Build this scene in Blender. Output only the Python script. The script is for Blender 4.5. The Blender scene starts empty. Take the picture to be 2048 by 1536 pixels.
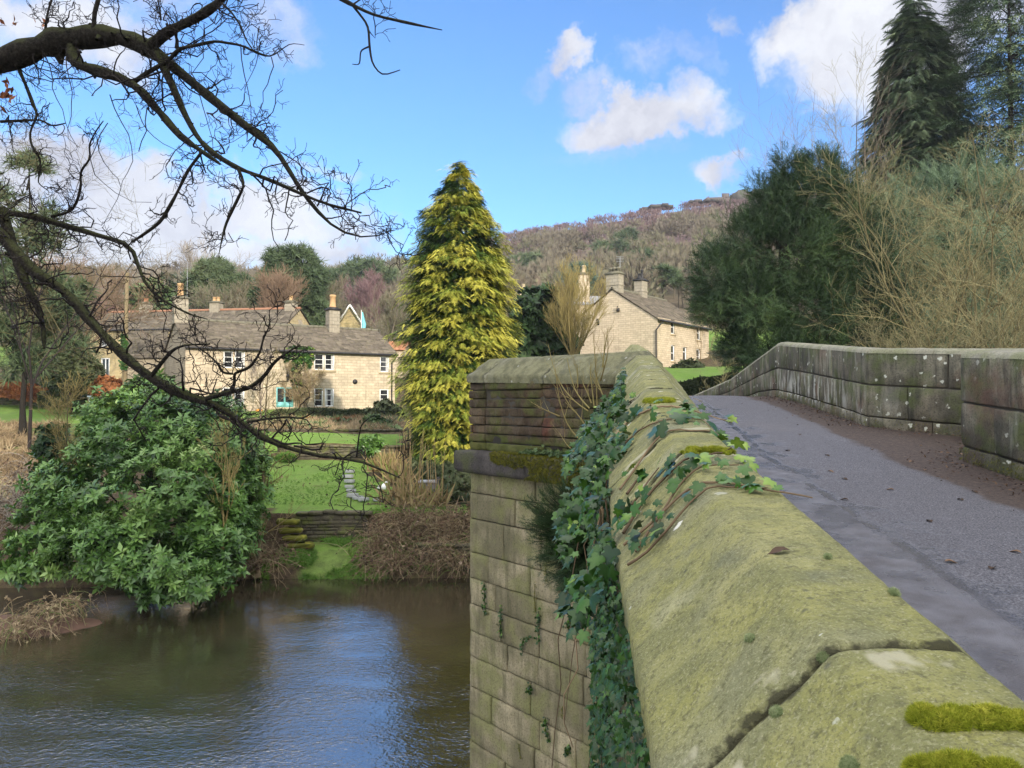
import bpy, math, random
import numpy as np
from mathutils import Vector
from mathutils.bvhtree import BVHTree
C = bpy.context.scene.collection
rng = np.random.default_rng(11)
random.seed(5)
R = math.radians

# ------------------------------------------------------------------ camera
FPX, HOR, EYE = 1540.0, 805.0, 6.0
PITCH = math.atan((HOR - 768) / FPX)
cam = bpy.data.cameras.new('camera')
cam_o = bpy.data.objects.new('camera', cam); C.objects.link(cam_o)
cam.sensor_width = 36.0
cam.lens = FPX / 2048 * 36
cam.clip_start, cam.clip_end = 0.05, 4000
cam_o.location = (0, 0, EYE)
cam_o.rotation_euler = (R(90) + PITCH, 0, 0)
bpy.context.scene.camera = cam_o

# ------------------------------------------------------------------ light
SUN_AZ, SUN_EL = 28.0, 21.0            # degrees to the right of straight behind the camera, height
SKY_STRENGTH, SUN_STRENGTH, EXPOSURE = 0.15, 3.0, 0.86
sx, sy = math.sin(R(SUN_AZ)), -math.cos(R(SUN_AZ))
SUNDIR = Vector((sx * math.cos(R(SUN_EL)), sy * math.cos(R(SUN_EL)), math.sin(R(SUN_EL))))
sun = bpy.data.lights.new('sun', 'SUN')
sun.energy, sun.angle, sun.color = SUN_STRENGTH, R(0.6), (1.0, 0.90, 0.74)
sun_o = bpy.data.objects.new('sun', sun); C.objects.link(sun_o)
sun_o.rotation_euler = (-SUNDIR).to_track_quat('-Z', 'Y').to_euler()
sun_o.location = (20, -40, 60)
vs = bpy.context.scene.view_settings
vs.view_transform, vs.look, vs.exposure, vs.gamma = 'Standard', 'None', EXPOSURE, 1.0
bpy.context.scene.cycles.max_bounces = 6
bpy.context.scene.cycles.transparent_max_bounces = 6

# ------------------------------------------------------------------ photo pixel <-> place
cp, sp_ = math.cos(PITCH), math.sin(PITCH)
def ray(px, py):
    a, b = (px - 1024) / FPX, (768 - py) / FPX
    return np.array([a, cp - b * sp_, sp_ + b * cp])
def P(px, py, d):
    r = ray(px, py); t = d / r[1]
    return np.array([r[0] * t, d, EYE + r[2] * t])
def X(px, d): return (px - 1024) / FPX * d
def Z(py, d): return P(1024, py, d)[2]

# ------------------------------------------------------------------ node helper
class G:
    def __init__(s, tree): s.t = tree; s.c = {}
    def n(s, typ, ins=None, **props):
        nd = s.t.nodes.new(typ)
        for k, v in props.items(): setattr(nd, k, v)
        for k, v in (ins or {}).items():
            sock = nd.inputs[k]
            if isinstance(v, bpy.types.NodeSocket): s.t.links.new(v, sock)
            else: sock.default_value = v
        return nd
    def pos(s):
        if 'p' not in s.c: s.c['p'] = s.n('ShaderNodeNewGeometry').outputs['Position']
        return s.c['p']
    def nor(s): return s.n('ShaderNodeNewGeometry').outputs['Normal']
    def uv(s):
        if 'uv' not in s.c: s.c['uv'] = s.n('ShaderNodeUVMap').outputs[0]
        return s.c['uv']
    def attr(s, name='var'):
        if name not in s.c: s.c[name] = s.n('ShaderNodeAttribute', attribute_name=name).outputs['Fac']
        return s.c[name]
    def scale(s, vec, sc, loc=(0, 0, 0)):
        return s.n('ShaderNodeMapping', {0: vec, 'Location': loc, 'Scale': sc}).outputs[0]
    def noise(s, scale=1, detail=4, rough=.55, vec=None, dist=0, col=False):
        nd = s.n('ShaderNodeTexNoise', {'Vector': vec if vec is not None else s.pos(), 'Scale': scale, 'Detail': detail, 'Roughness': rough, 'Distortion': dist})
        return nd.outputs['Color' if col else 'Fac']
    def voro(s, scale=1, vec=None, feature='F1', rnd=1, out='Distance'):
        nd = s.n('ShaderNodeTexVoronoi', {'Vector': vec if vec is not None else s.pos(), 'Scale': scale, 'Randomness': rnd}, feature=feature)
        return nd.outputs[out]
    def ramp(s, fac, stops, interp='LINEAR'):
        nd = s.n('ShaderNodeValToRGB', {'Fac': fac}); cr = nd.color_ramp; cr.interpolation = interp
        while len(cr.elements) < len(stops): cr.elements.new(.5)
        for e, (p, c) in zip(cr.elements, stops):
            e.position = p; e.color = (c, c, c, 1) if isinstance(c, (int, float)) else (*c, 1)
        return nd.outputs['Color']
    def mix(s, f, a, b, mode='MIX'):
        nd = s.n('ShaderNodeMix', data_type='RGBA', blend_type=mode)
        for i, v in ((0, f), (6, a), (7, b)):
            if isinstance(v, bpy.types.NodeSocket): s.t.links.new(v, nd.inputs[i])
            else: nd.inputs[i].default_value = v if i == 0 else (*v, 1)
        return nd.outputs[2]
    def math(s, op, a, b=0.0, clamp=False):
        nd = s.n('ShaderNodeMath', {0: a, 1: b}, operation=op, use_clamp=clamp)
        return nd.outputs[0]
    def sep(s, v): return s.n('ShaderNodeSeparateXYZ', {0: v}).outputs
    def bump(s, h, strength=.5, dist=.02, normal=None):
        ins = {'Height': h, 'Strength': strength, 'Distance': dist}
        if normal is not None: ins['Normal'] = normal
        return s.n('ShaderNodeBump', ins).outputs[0]

def material(name, fn, **kw):
    m = bpy.data.materials.new(name); m.use_nodes = True
    t = m.node_tree; t.nodes.clear(); g = G(t)
    r = fn(g)
    b = g.n('ShaderNodeBsdfPrincipled', {})
    names = {'color': 'Base Color', 'rough': 'Roughness', 'normal': 'Normal', 'spec': 'Specular IOR Level', 'ior': 'IOR', 'metal': 'Metallic', 'sheen': 'Sheen Weight', 'coat': 'Coat Weight', 'alpha': 'Alpha'}
    for k, v in r.items():
        sck = b.inputs[names[k]]
        if isinstance(v, bpy.types.NodeSocket): t.links.new(v, sck)
        elif isinstance(v, tuple): sck.default_value = (*v, 1)
        else: sck.default_value = v
    o = g.n('ShaderNodeOutputMaterial'); t.links.new(b.outputs[0], o.inputs[0])
    return m

# ------------------------------------------------------------------ sky with drifting cumulus (world directions)
world = bpy.data.worlds.new('World'); bpy.context.scene.world = world; world.use_nodes = True
wt = world.node_tree; wt.nodes.clear(); g = G(wt)
sky = g.n('ShaderNodeTexSky', sky_type='NISHITA', sun_disc=False, sun_elevation=R(SUN_EL), sun_rotation=R(180 - SUN_AZ), altitude=150, air_density=1.0, dust_density=0.3, ozone_density=3.0)
skycol = g.mix(1.0, sky.outputs[0], (0.52, 0.78, 1.02), 'MULTIPLY')
dirv = g.n('ShaderNodeTexCoord').outputs['Generated']
wob = g.noise(9, 6, .62, dirv, col=True)
wobv = g.n('ShaderNodeVectorMath', {0: wob, 1: (.5, .5, .5)}, operation='SUBTRACT').outputs[0]
wobv = g.n('ShaderNodeVectorMath', {0: wobv, 1: (.17, .17, .17)}, operation='MULTIPLY').outputs[0]
dw = g.n('ShaderNodeVectorMath', {0: dirv, 1: wobv}, operation='ADD').outputs[0]
CLOUDS = [  # where in the sky (as seen in the photograph), half width, half height, thickness
 (40, 330, 190, 75, 1.1), (120, 470, 280, 120, 1.2), (330, 440, 230, 100, 1.2), (230, 360, 150, 70, .9), (520, 440, 180, 90, .95), (620, 335, 130, 26, .5),
 (430, 530, 260, 70, .95), (690, 480, 150, 70, .7), (760, 450, 110, 40, .55), (660, 520, 170, 40, .8), (560, 80, 90, 70, .5), (90, 40, 260, 95, .85), (330, 20, 110, 50, .5), (420,240,90,40,.3),
 (1128, 128, 55, 42, .85), (1075, 150, 50, 22, .45), (1175, 185, 80, 34, .5), (1290, 245, 165, 62, 1.15), (1215, 262, 90, 46, .8), (1375, 205, 65, 45, .7), (1330, 120, 110, 42, .42), (1240, 320, 150, 34, .3),
 (1440, 368, 62, 34, .85), (1452, 55, 26, 40, .45), (1600, 70, 110, 70, .95), (1570, 95, 60, 40, .5), (1760, 70, 200, 150, 1.1), (1900, 20, 200, 130, 1.0), (1665, 200, 75, 26, .6), (1760, 190, 110, 60, .55), (1400, 145, 50, 40, .3),
 (300, -500, 500, 180, .9), (1300, -700, 600, 200, .8)]
dens = None
for (px, py, rx, ry, th) in CLOUDS:
    D = Vector(ray(px, py)); L = D.length; D.normalize()
    right = Vector((D.y, -D.x, 0)).normalized(); up = right.cross(D)
    v = g.n('ShaderNodeVectorMath', {0: dw, 1: tuple(D)}, operation='SUBTRACT').outputs[0]
    a = g.n('ShaderNodeVectorMath', {0: v, 1: tuple(right * (FPX * L / rx))}, operation='DOT_PRODUCT').outputs['Value']
    b = g.n('ShaderNodeVectorMath', {0: v, 1: tuple(up * (FPX * L / ry))}, operation='DOT_PRODUCT').outputs['Value']
    r2 = g.math('ADD', g.math('MULTIPLY', a, a), g.math('MULTIPLY', b, b))
    fac = g.math('MULTIPLY', g.math('SUBTRACT', 1.25, r2, clamp=False), th)
    fac = g.math('MAXIMUM', fac, 0.0)
    front = g.n('ShaderNodeVectorMath', {0: dirv, 1: tuple(D)}, operation='DOT_PRODUCT').outputs['Value']
    fac = g.math('MULTIPLY', fac, g.math('GREATER_THAN', front, 0.5))
    dens = fac if dens is None else g.math('MAXIMUM', dens, fac)
# unseen bright cloud added overhead and behind the camera to lift shaded areas
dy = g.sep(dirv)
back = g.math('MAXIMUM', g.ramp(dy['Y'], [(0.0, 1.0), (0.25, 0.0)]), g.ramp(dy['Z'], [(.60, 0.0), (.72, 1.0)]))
fill_cloud = g.math('MULTIPLY', g.ramp(g.noise(2.2, 5, .6, dirv), [(.36, 0.0), (.52, 1.0)]), back)
dens = g.math('MAXIMUM', dens, fill_cloud)
fluff = g.noise(13, 7, .62, dw)
fine = g.noise(30, 5, .6, dw)
fl = g.math('ADD', g.math('MULTIPLY', fluff, 0.75), g.math('MULTIPLY', fine, 0.25))
cl = g.math('ADD', g.math('MULTIPLY', dens, .95), g.math('MULTIPLY', g.math('SUBTRACT', fl, .55), 1.5))
cl = g.math('MULTIPLY', cl, g.math('GREATER_THAN', dens, 0.0001))
clm = g.ramp(cl, [(.0, 0.0), (1.25, .95)], 'EASE')
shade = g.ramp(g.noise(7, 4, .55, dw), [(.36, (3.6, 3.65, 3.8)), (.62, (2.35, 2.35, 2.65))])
shade = g.mix(back, shade, (10.5, 10.2, 9.8))  # added unseen cloud brightened well past the visible ones to light the shade
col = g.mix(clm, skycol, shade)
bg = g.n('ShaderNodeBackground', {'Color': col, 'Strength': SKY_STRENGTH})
wo = g.n('ShaderNodeOutputWorld'); wt.links.new(bg.outputs[0], wo.inputs[0])

# ------------------------------------------------------------------ numpy noise
def _h(i, j, k, s):
    n = (i.astype(np.uint32) * np.uint32(374761393) + j.astype(np.uint32) * np.uint32(668265263) + k.astype(np.uint32) * np.uint32(2246822519) + np.uint32(s * 7919 + 13))
    n = (n ^ (n >> np.uint32(13))) * np.uint32(1274126177); n = n ^ (n >> np.uint32(16))
    return (n & np.uint32(0xffffff)).astype(np.float64) / 0xffffff
def vnoise(p, s=1.0, seed=0):
    q = np.asarray(p, float) * s; i = np.floor(q).astype(np.int64); f = q - i; f = f * f * (3 - 2 * f)
    r = 0
    for a in (0, 1):
        for b in (0, 1):
            for c in (0, 1):
                w = (f[..., 0] if a else 1 - f[..., 0]) * (f[..., 1] if b else 1 - f[..., 1]) * (f[..., 2] if c else 1 - f[..., 2])
                r = r + w * _h(i[..., 0] + a, i[..., 1] + b, i[..., 2] + c, seed)
    return r
def fbm(p, s=1.0, o=4, seed=0):
    r, a, t = 0, 1.0, 0
    for k in range(o): r = r + a * vnoise(p, s * 2 ** k, seed + k * 17); t += a; a *= .5
    return r / t
def unit(v): return v / np.maximum(np.linalg.norm(v, axis=-1, keepdims=True), 1e-9)
def rdir(n, r=None):
    return unit((r or rng).normal(size=(n, 3)))

# ------------------------------------------------------------------ mesh builder
class MB:
    def __init__(s): s.V, s.T, s.Q, s.N, s.A, s.U, s.n = [], [], [], [], [], [], 0
    def add(s, V, tris=None, quads=None, ngons=None, var=0.5, uv=None):
        V = np.asarray(V, float).reshape(-1, 3); k = len(V)
        if tris is not None and len(tris): s.T.append(np.asarray(tris, np.int64).reshape(-1, 3) + s.n)
        if quads is not None and len(quads): s.Q.append(np.asarray(quads, np.int64).reshape(-1, 4) + s.n)
        for f in (ngons or []): s.N.append([int(i) + s.n for i in f])
        s.V.append(V); s.A.append(np.broadcast_to(np.asarray(var, float), (k,)).copy() if np.ndim(var) < 2 else var)
        s.U.append(np.zeros((k, 2)) if uv is None else np.asarray(uv, float).reshape(-1, 2)); s.n += k
        return s
    def box(s, c, size, ax=None, var=.5):
        """box centred c, full sizes, axes rows ax"""
        ax = np.eye(3) if ax is None else np.asarray(ax, float)
        sg = np.array([[x, y, z] for x in (-.5, .5) for y in (-.5, .5) for z in (-.5, .5)])
        V = np.asarray(c, float) + (sg * np.asarray(size, float)) @ ax
        return s.add(V, quads=[(0, 1, 3, 2), (4, 6, 7, 5), (0, 4, 5, 1), (2, 3, 7, 6), (0, 2, 6, 4), (1, 5, 7, 3)], var=var)
    def lathe(s, base, prof, seg=12, var=.5):
        """prof: list of (r,z) from bottom up, about a vertical axis at base"""
        a = np.linspace(0, 2 * np.pi, seg, endpoint=False); V = []
        for r, z in prof: V.append(np.stack([base[0] + r * np.cos(a), base[1] + r * np.sin(a), np.full(seg, base[2] + z)], 1))
        V = np.concatenate(V); m = len(prof); i = np.arange(seg); j = (i + 1) % seg
        q = [np.stack([k * seg + i, k * seg + j, (k + 1) * seg + j, (k + 1) * seg + i], 1) for k in range(m - 1)]
        return s.add(V, quads=np.concatenate(q), ngons=[list(range((m - 1) * seg, m * seg)), list(range(seg - 1, -1, -1))], var=var)
    def tubes(s, pts, rad, sides=4, var=.5, cap=False):
        pts = np.asarray(pts, float); rad = np.asarray(rad, float)
        if pts.ndim == 2: pts = pts[None]; rad = rad[None]
        n, k, _ = pts.shape
        if n == 0: return s
        t = unit(np.gradient(pts, axis=1)); d = unit(pts[:, -1] - pts[:, 0] + 1e-6)
        ref = np.where(np.abs(d[:, 2:3]) > .75, np.array([[.9, .43, .1]]), np.array([[.1, .2, .97]]))[:, None, :]
        a = unit(np.cross(t, ref)); b = np.cross(t, a)
        an = np.linspace(0, 2 * np.pi, sides, endpoint=False)
        V = pts[:, :, None, :] + rad[:, :, None, None] * (np.cos(an)[None, None, :, None] * a[:, :, None, :] + np.sin(an)[None, None, :, None] * b[:, :, None, :])
        base = (np.arange(n) * k * sides)[:, None, None]; kk = (np.arange(k - 1) * sides)[None, :, None]; i = np.arange(sides)[None, None, :]; j = (np.arange(sides) + 1) % sides
        j = j[None, None, :]
        q = np.stack([base + kk + i, base + kk + j, base + kk + sides + j, base + kk + sides + i], -1).reshape(-1, 4)
        vv = np.repeat(np.broadcast_to(np.asarray(var, float), (n,)), k * sides)
        ng = []
        if cap: ng = [list(range(m * k * sides + (k - 1) * sides, m * k * sides + k * sides)) for m in range(n)]
        return s.add(V.reshape(-1, 3), quads=q, var=vv, ngons=ng)
    def scatter(s, tpl, pos, ydir, up, size, var=.5):
        """stamp a small template (verts, tris, quads[, vertex var offsets]) at each pos, its Y axis along ydir"""
        tv, tt, tq = tpl[:3]; tv = np.asarray(tv, float); n = len(pos); m = len(tv)
        if n == 0: return s
        y = unit(np.asarray(ydir, float)); x = unit(np.cross(y, np.asarray(up, float) + 1e-4)); z = np.cross(x, y)
        sc = np.broadcast_to(np.asarray(size, float), (n,))[:, None, None]
        V = np.asarray(pos, float)[:, None, :] + sc * (tv[None, :, 0:1] * x[:, None] + tv[None, :, 1:2] * y[:, None] + tv[None, :, 2:3] * z[:, None])
        off = (np.arange(n) * m)[:, None, None]
        T = (np.asarray(tt).reshape(1, -1, 3) + off).reshape(-1, 3) if len(tt) else None
        Q = (np.asarray(tq).reshape(1, -1, 4) + off).reshape(-1, 4) if len(tq) else None
        vv = np.broadcast_to(np.asarray(var, float), (n,))[:, None] + (np.asarray(tpl[3], float)[None] if len(tpl) > 3 else np.zeros((1, m)))
        return s.add(V.reshape(-1, 3), tris=T, quads=Q, var=vv.reshape(-1))
    def mesh(s, name, base, smooth):
        V = np.concatenate(s.V) - np.asarray(base, float)
        T = np.concatenate(s.T) if s.T else np.zeros((0, 3), np.int64); Q = np.concatenate(s.Q) if s.Q else np.zeros((0, 4), np.int64)
        nl = [i for f in s.N for i in f]; nc = [len(f) for f in s.N]
        loops = np.concatenate([T.ravel(), Q.ravel(), np.asarray(nl, np.int64)]).astype(np.int32)
        cnt = np.concatenate([np.full(len(T), 3), np.full(len(Q), 4), np.asarray(nc, np.int64)]).astype(np.int32)
        st = np.concatenate([[0], np.cumsum(cnt)[:-1]]).astype(np.int32)
        me = bpy.data.meshes.new(name)
        me.vertices.add(len(V)); me.vertices.foreach_set('co', V.astype(np.float32).ravel())
        me.loops.add(len(loops)); me.loops.foreach_set('vertex_index', loops)
        me.polygons.add(len(cnt)); me.polygons.foreach_set('loop_start', st); me.polygons.foreach_set('loop_total', cnt)
        if smooth: me.polygons.foreach_set('use_smooth', np.ones(len(cnt), bool))
        at = me.attributes.new('var', 'FLOAT', 'POINT'); at.data.foreach_set('value', np.concatenate(s.A).astype(np.float32))
        U = np.concatenate(s.U)
        if np.any(U):
            ul = me.uv_layers.new(name='UVMap'); ul.data.foreach_set('uv', U[loops].astype(np.float32).ravel())
        me.update(calc_edges=True); me.validate()
        return me

ROOT = {}
def thing(name, label, cat, base=(0, 0, 0), group=None):
    o = bpy.data.objects.new(name, None); C.objects.link(o); o.location = base; o.empty_display_size = .2
    o['label'] = label; o['category'] = cat
    if group: o['group'] = group
    ROOT[o] = np.asarray(base, float); return o
def part(name, mb, mat, parent, smooth=False, label=None, kind=None):
    base = ROOT[parent]
    o = bpy.data.objects.new(name, mb.mesh(name, base, smooth)); C.objects.link(o); o.parent = parent
    o.data.materials.append(mat); ROOT[o] = base
    if label: o['label'] = label
    if kind: o['kind'] = kind
    return o
def single(name, mb, mat, label=None, cat=None, group=None, kind=None, smooth=False, base=None):
    V = np.concatenate(mb.V)
    if base is None: base = ((V[:, 0].min() + V[:, 0].max()) / 2, (V[:, 1].min() + V[:, 1].max()) / 2, V[:, 2].min())
    if kind == 'structure': base = (0, 0, 0)
    o = bpy.data.objects.new(name, mb.mesh(name, base, smooth)); C.objects.link(o); o.location = base
    o.data.materials.append(mat); ROOT[o] = np.asarray(base, float)
    if label: o['label'] = label
    if cat: o['category'] = cat
    if group: o['group'] = group
    if kind: o['kind'] = kind
    return o
# ------------------------------------------------------------------ materials
def leafy(name, stops, rough=.5, spec=.4, ns=0.0, nsc=1.5):
    def f(g):
        v = g.attr()
        if ns: v = g.math('ADD', v, g.math('MULTIPLY', g.math('SUBTRACT', g.noise(nsc, 3), .5), ns))
        return dict(color=g.ramp(v, stops), rough=rough, spec=spec)
    return material(name, f)
def plain(name, col, rough=.6, var=.12, sc=3, spec=.4, metal=0.0):
    def f(g):
        n = g.noise(sc, 4)
        c = g.mix(n, tuple(x * (1 - var) for x in col), tuple(min(1, x * (1 + var)) for x in col))
        return dict(color=c, rough=rough, spec=spec, metal=metal)
    return material(name, f)

def f_coping(g, grey=0.0):
    p = g.pos()
    n1 = g.noise(2.2, 5, .6); n2 = g.noise(9, 5, .62); n3 = g.noise(60, 5, .7); n4 = g.noise(170, 3, .7)
    c = g.ramp(n1, [(.3, (.26, .255, .082)), (.5, (.315, .30, .115)), (.7, (.35, .33, .155))])
    c = g.mix(g.ramp(n2, [(.42, .9), (.58, 0.0)]), c, (.205, .205, .09))
    c = g.mix(g.ramp(g.noise(3.3, 6, .68, g.scale(p, (1, 1, 1), (2, 5, 3))), [(.56, 0.0), (.66, .6)]), c, (.16, .165, .115))
    c = g.mix(g.ramp(g.noise(4.5, 4, .6, g.scale(p, (1, 1, 1), (3, 7, 1))), [(.60, 0.0), (.74, .45)]), c, (.44, .42, .28))
    c = g.mix(g.ramp(g.noise(1.7, 3, .5, g.scale(p, (1, 1, 1), (9, 2, 1))), [(.56, 0.0), (.7, .7)]), c, (.25, .245, .19))
    c = g.mix(g.ramp(n3, [(.34, .9), (.50, 0.0)]), c, (.13, .125, .06))
    c = g.mix(g.ramp(n4, [(.52, 0.0), (.70, .6)]), c, (.45, .43, .26))
    c = g.mix(g.ramp(g.noise(260, 2, .6), [(.30, .7), (.45, 0.0)]), c, (.12, .115, .055))
    # small dark pits and white crust spots
    vd = g.voro(26, p); vr = g.voro(26, p, out='Color')
    dark = g.math('MULTIPLY', g.ramp(vd, [(.10, 1.0), (.22, 0.0)]), g.ramp(vr, [(.72, 0.0), (.8, .7)]))
    c = g.mix(dark, c, (.10, .10, .07))
    vp = g.n('ShaderNodeVectorMath', {0: p, 1: g.n('ShaderNodeVectorMath', {0: g.noise(70, 2, col=True), 1: (.025, .025, .025)}, operation='MULTIPLY').outputs[0]}, operation='ADD').outputs[0]
    wd = g.voro(7.5, vp); wr = g.voro(7.5, vp, out='Color')
    wht = g.math('MULTIPLY', g.ramp(wd, [(.105, 1.0), (.13, 0.0)]), g.ramp(wr, [(.60, 0.0), (.61, 1.0)]))
    c = g.mix(wht, c, (.72, .71, .62))
    w2 = g.math('MULTIPLY', g.ramp(g.voro(24, vp), [(.10, 1.0), (.16, 0.0)]), g.ramp(g.voro(24, vp, out='Color'), [(.86, 0.0), (.87, .8)]))
    c = g.mix(w2, c, (.60, .60, .50))
    gd = g.voro(3.1, vp); gr = g.math('MULTIPLY', g.ramp(gd, [(.10, .25), (.17, .6), (.19, .55), (.22, 0.0)]), g.ramp(g.voro(3.1, vp, out='Color'), [(.70, 0.0), (.71, 1.0)]))
    c = g.mix(g.math('MULTIPLY', gr, g.ramp(n3, [(.35, .3), (.6, 1.0)])), c, (.42, .43, .33))
    # var carries distance to the stone's end: black joint dirt with paler broken rim
    v = g.attr(); vv = g.math('ADD', v, g.math('MULTIPLY', g.math('SUBTRACT', g.noise(28, 4), .5), .5))
    c = g.mix(g.ramp(vv, [(.02, .9), (.10, 0.0)]), c, (.045, .042, .026))
    c = g.mix(g.math('MULTIPLY', g.ramp(vv, [(.17, 0.0), (.24, 1.0), (.5, 1.0), (.6, 0.0)]), g.ramp(g.noise(7, 3), [(.52, 0.0), (.57, .85)])), c, (.45, .42, .29))
    if grey: c = g.mix(grey, c, g.ramp(n2, [(.35, (.075, .07, .055)), (.6, (.17, .165, .125))]))
    h = g.math('ADD', g.math('MULTIPLY', n3, .6), g.math('ADD', g.math('MULTIPLY', n2, 1.0), g.math('MULTIPLY', n4, .35)))
    return dict(color=c, rough=.92, spec=.15, normal=g.bump(h, .9, .012))
M_coping = material('mossy_sandstone', f_coping)
M_coping_grey = material('grey_weathered_coping', lambda g: f_coping(g, .62))

def stonemat(name, base, dark, green, gz=None, white=False, lich=.0, streak=.5, dirt=.55, redpatch=None, sc=1.0):
    def f(g):
        p = g.pos(); v = g.attr()
        n1 = g.noise(1.1 * sc, 5, .6); n2 = g.noise(6 * sc, 5, .65); n3 = g.noise(45 * sc, 5, .7)
        c = g.ramp(v, [(0, tuple(x * .72 for x in base)), (.5, base), (1, tuple(min(1, x * 1.25) for x in base))])
        if redpatch: c = g.mix(g.math('MULTIPLY', g.ramp(g.noise(1.6, 3, .5, g.scale(p, (1, 1, 1), (5, 2, 8))), [(.5, 0.0), (.6, .85)]), g.ramp(v, [(.4, .2), (.6, 1.0)])), c, redpatch)
        st = g.noise(3.0 * sc, 5, .6, g.scale(p, (2.4, 2.4, .35)))
        c = g.mix(g.ramp(st, [(.48, 0.0), (.66, streak)]), c, dark)
        c = g.mix(g.ramp(n1, [(.42, dirt), (.6, 0.0)]), c, dark)
        c = g.mix(g.ramp(g.noise(2.3 * sc, 5, .6, g.scale(p, (1, 1, 1), (4, 4, 4))), [(.47, 0.0), (.63, .75)]), c, green)
        c = g.mix(g.ramp(n3, [(.34, .6), (.5, 0.0)]), c, tuple(x * .45 for x in dark))
        if gz: c = g.mix(g.math('MULTIPLY', g.ramp(g.math('ADD', g.math('MULTIPLY', g.math('SUBTRACT', gz[1], g.sep(p)['Z']), gz[2]), g.math('MULTIPLY', n2, .9)), [(.55, 0.0), (.8, .9)]), gz[0]), c, green)
        if lich:
            vp = g.n('ShaderNodeVectorMath', {0: p, 1: g.n('ShaderNodeVectorMath', {0: g.noise(18, 3, col=True), 1: (.09, .09, .09)}, operation='MULTIPLY').outputs[0]}, operation='ADD').outputs[0]
            d = g.voro(7, vp); r = g.voro(7, vp, out='Color'); area = g.ramp(g.noise(.8, 2), [(.45, 0.0), (.55, 1.0)])
            if white: area = g.math('MAXIMUM', area, g.n('ShaderNodeMapRange', {0: g.math('ABSOLUTE', g.math('SUBTRACT', g.sep(p)['Y'], 11.1)), 1: .7, 2: 1.1, 3: 1.0, 4: 0.0}).outputs[0])
            m = g.math('MULTIPLY', g.math('MULTIPLY', g.ramp(d, [(.17, 1.0), (.22, 0.0)]), g.ramp(r, [(1 - lich, 0.0), (1 - lich + .01, .9)])), area)
            c = g.mix(m, c, (.62, .62, .52))
        if white:  # lime leached out of the joints low on the wall
            s = g.sep(p); m = g.math('MULTIPLY', g.ramp(s['Y'], [(12.0 / 30, 0.0), (13.6 / 30, 1.0), (17 / 30, 1.0), (22 / 30, .35), (24 / 30, 0.0)]) if False else g.n('ShaderNodeMapRange', {0: g.math('ABSOLUTE', g.math('SUBTRACT', s['Y'], 15.6)), 1: 1.2, 2: 4.5, 3: 1.0, 4: 0.0}).outputs[0], 1.0)
            lo = g.n('ShaderNodeMapRange', {0: g.math('SUBTRACT', s['Z'], g.math('ADD', g.math('MULTIPLY', s['Y'], .083), 4.63)), 1: .30, 2: .78, 3: 1.0, 4: 0.0}).outputs[0]
            lo2 = g.n('ShaderNodeMapRange', {0: g.math('SUBTRACT', s['Z'], g.math('ADD', g.math('MULTIPLY', s['Y'], .083), 4.63)), 1: .05, 2: .2, 3: 0.0, 4: 1.0}).outputs[0]
            st2 = g.ramp(g.noise(1.0, 5, .6, g.scale(p, (7, 7, 1.6))), [(.50, 0.0), (.60, 1.0)])
            c = g.mix(g.math('MULTIPLY', g.math('MULTIPLY', m, g.math('MULTIPLY', lo, lo2)), st2), c, (.55, .54, .47))
            rd = g.math('MULTIPLY', g.n('ShaderNodeMapRange', {0: g.math('ABSOLUTE', g.math('SUBTRACT', s['Y'], 8.45)), 1: .25, 2: .5, 3: 1.0, 4: 0.0}).outputs[0], g.n('ShaderNodeMapRange', {0: g.math('ABSOLUTE', g.math('SUBTRACT', s['Z'], 6.12)), 1: .12, 2: .34, 3: 1.0, 4: 0.0}).outputs[0])
            c = g.mix(g.math('MULTIPLY', rd, g.ramp(n2, [(.35, .1), (.6, .55)])), c, (.17, .085, .06))
            st3 = g.ramp(g.noise(1.0, 4, .6, g.scale(p, (5, 5, .8), (3, 1, 2))), [(.60, 0.0), (.70, .5)])
            c = g.mix(st3, c, (.32, .32, .25))
        h = g.math('ADD', g.math('MULTIPLY', n2, .9), g.math('MULTIPLY', n3, .5))
        return dict(color=c, rough=.9, spec=.2, normal=g.bump(h, .8, .02))
    return material(name, f)
M_pier = stonemat('pier_sandstone', (.355, .30, .19), (.12, .11, .06), (.215, .215, .085), streak=.75, dirt=.75)
M_pier_up = stonemat('tooled_gritstone', (.135, .10, .062), (.035, .026, .02), (.085, .10, .025), streak=.6, dirt=.5, redpatch=(.13, .048, .032), gz=(.9, 5.62, 2.2))
M_ledge = stonemat('ledge_gritstone', (.085, .075, .068), (.03, .026, .026), (.075, .085, .03), streak=.4)
M_parapet = stonemat('parapet_gritstone', (.26, .235, .17), (.052, .05, .04), (.10, .12, .042), lich=.6, white=True, streak=.85, dirt=.75, redpatch=(.20, .13, .09))
M_cope_right = stonemat('weathered_cope', (.36, .34, .26), (.14, .13, .09), (.22, .23, .12), streak=.4, dirt=.35)
M_spandrel = stonemat('spandrel_stone', (.22, .18, .11), (.07, .06, .035), (.12, .13, .05))
M_mortar = plain('old_mortar', (.055, .048, .036), .95)
M_drywall = stonemat('dry_stone', (.17, .15, .10), (.05, .045, .032), (.13, .15, .035), streak=.4)
M_rock = stonemat('edge_gritstone', (.13, .115, .11), (.05, .045, .045), (.10, .10, .08), sc=.12)

def f_white(g):
    p = g.pos(); st = g.noise(5, 5, .65, g.scale(p, (2.2, 2.2, .5)))
    return dict(color=g.ramp(st, [(.3, (.34, .33, .28)), (.6, (.62, .60, .52))]), rough=.95, spec=.1)
M_limewash = material('white_lime_streak', f_white)

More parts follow.
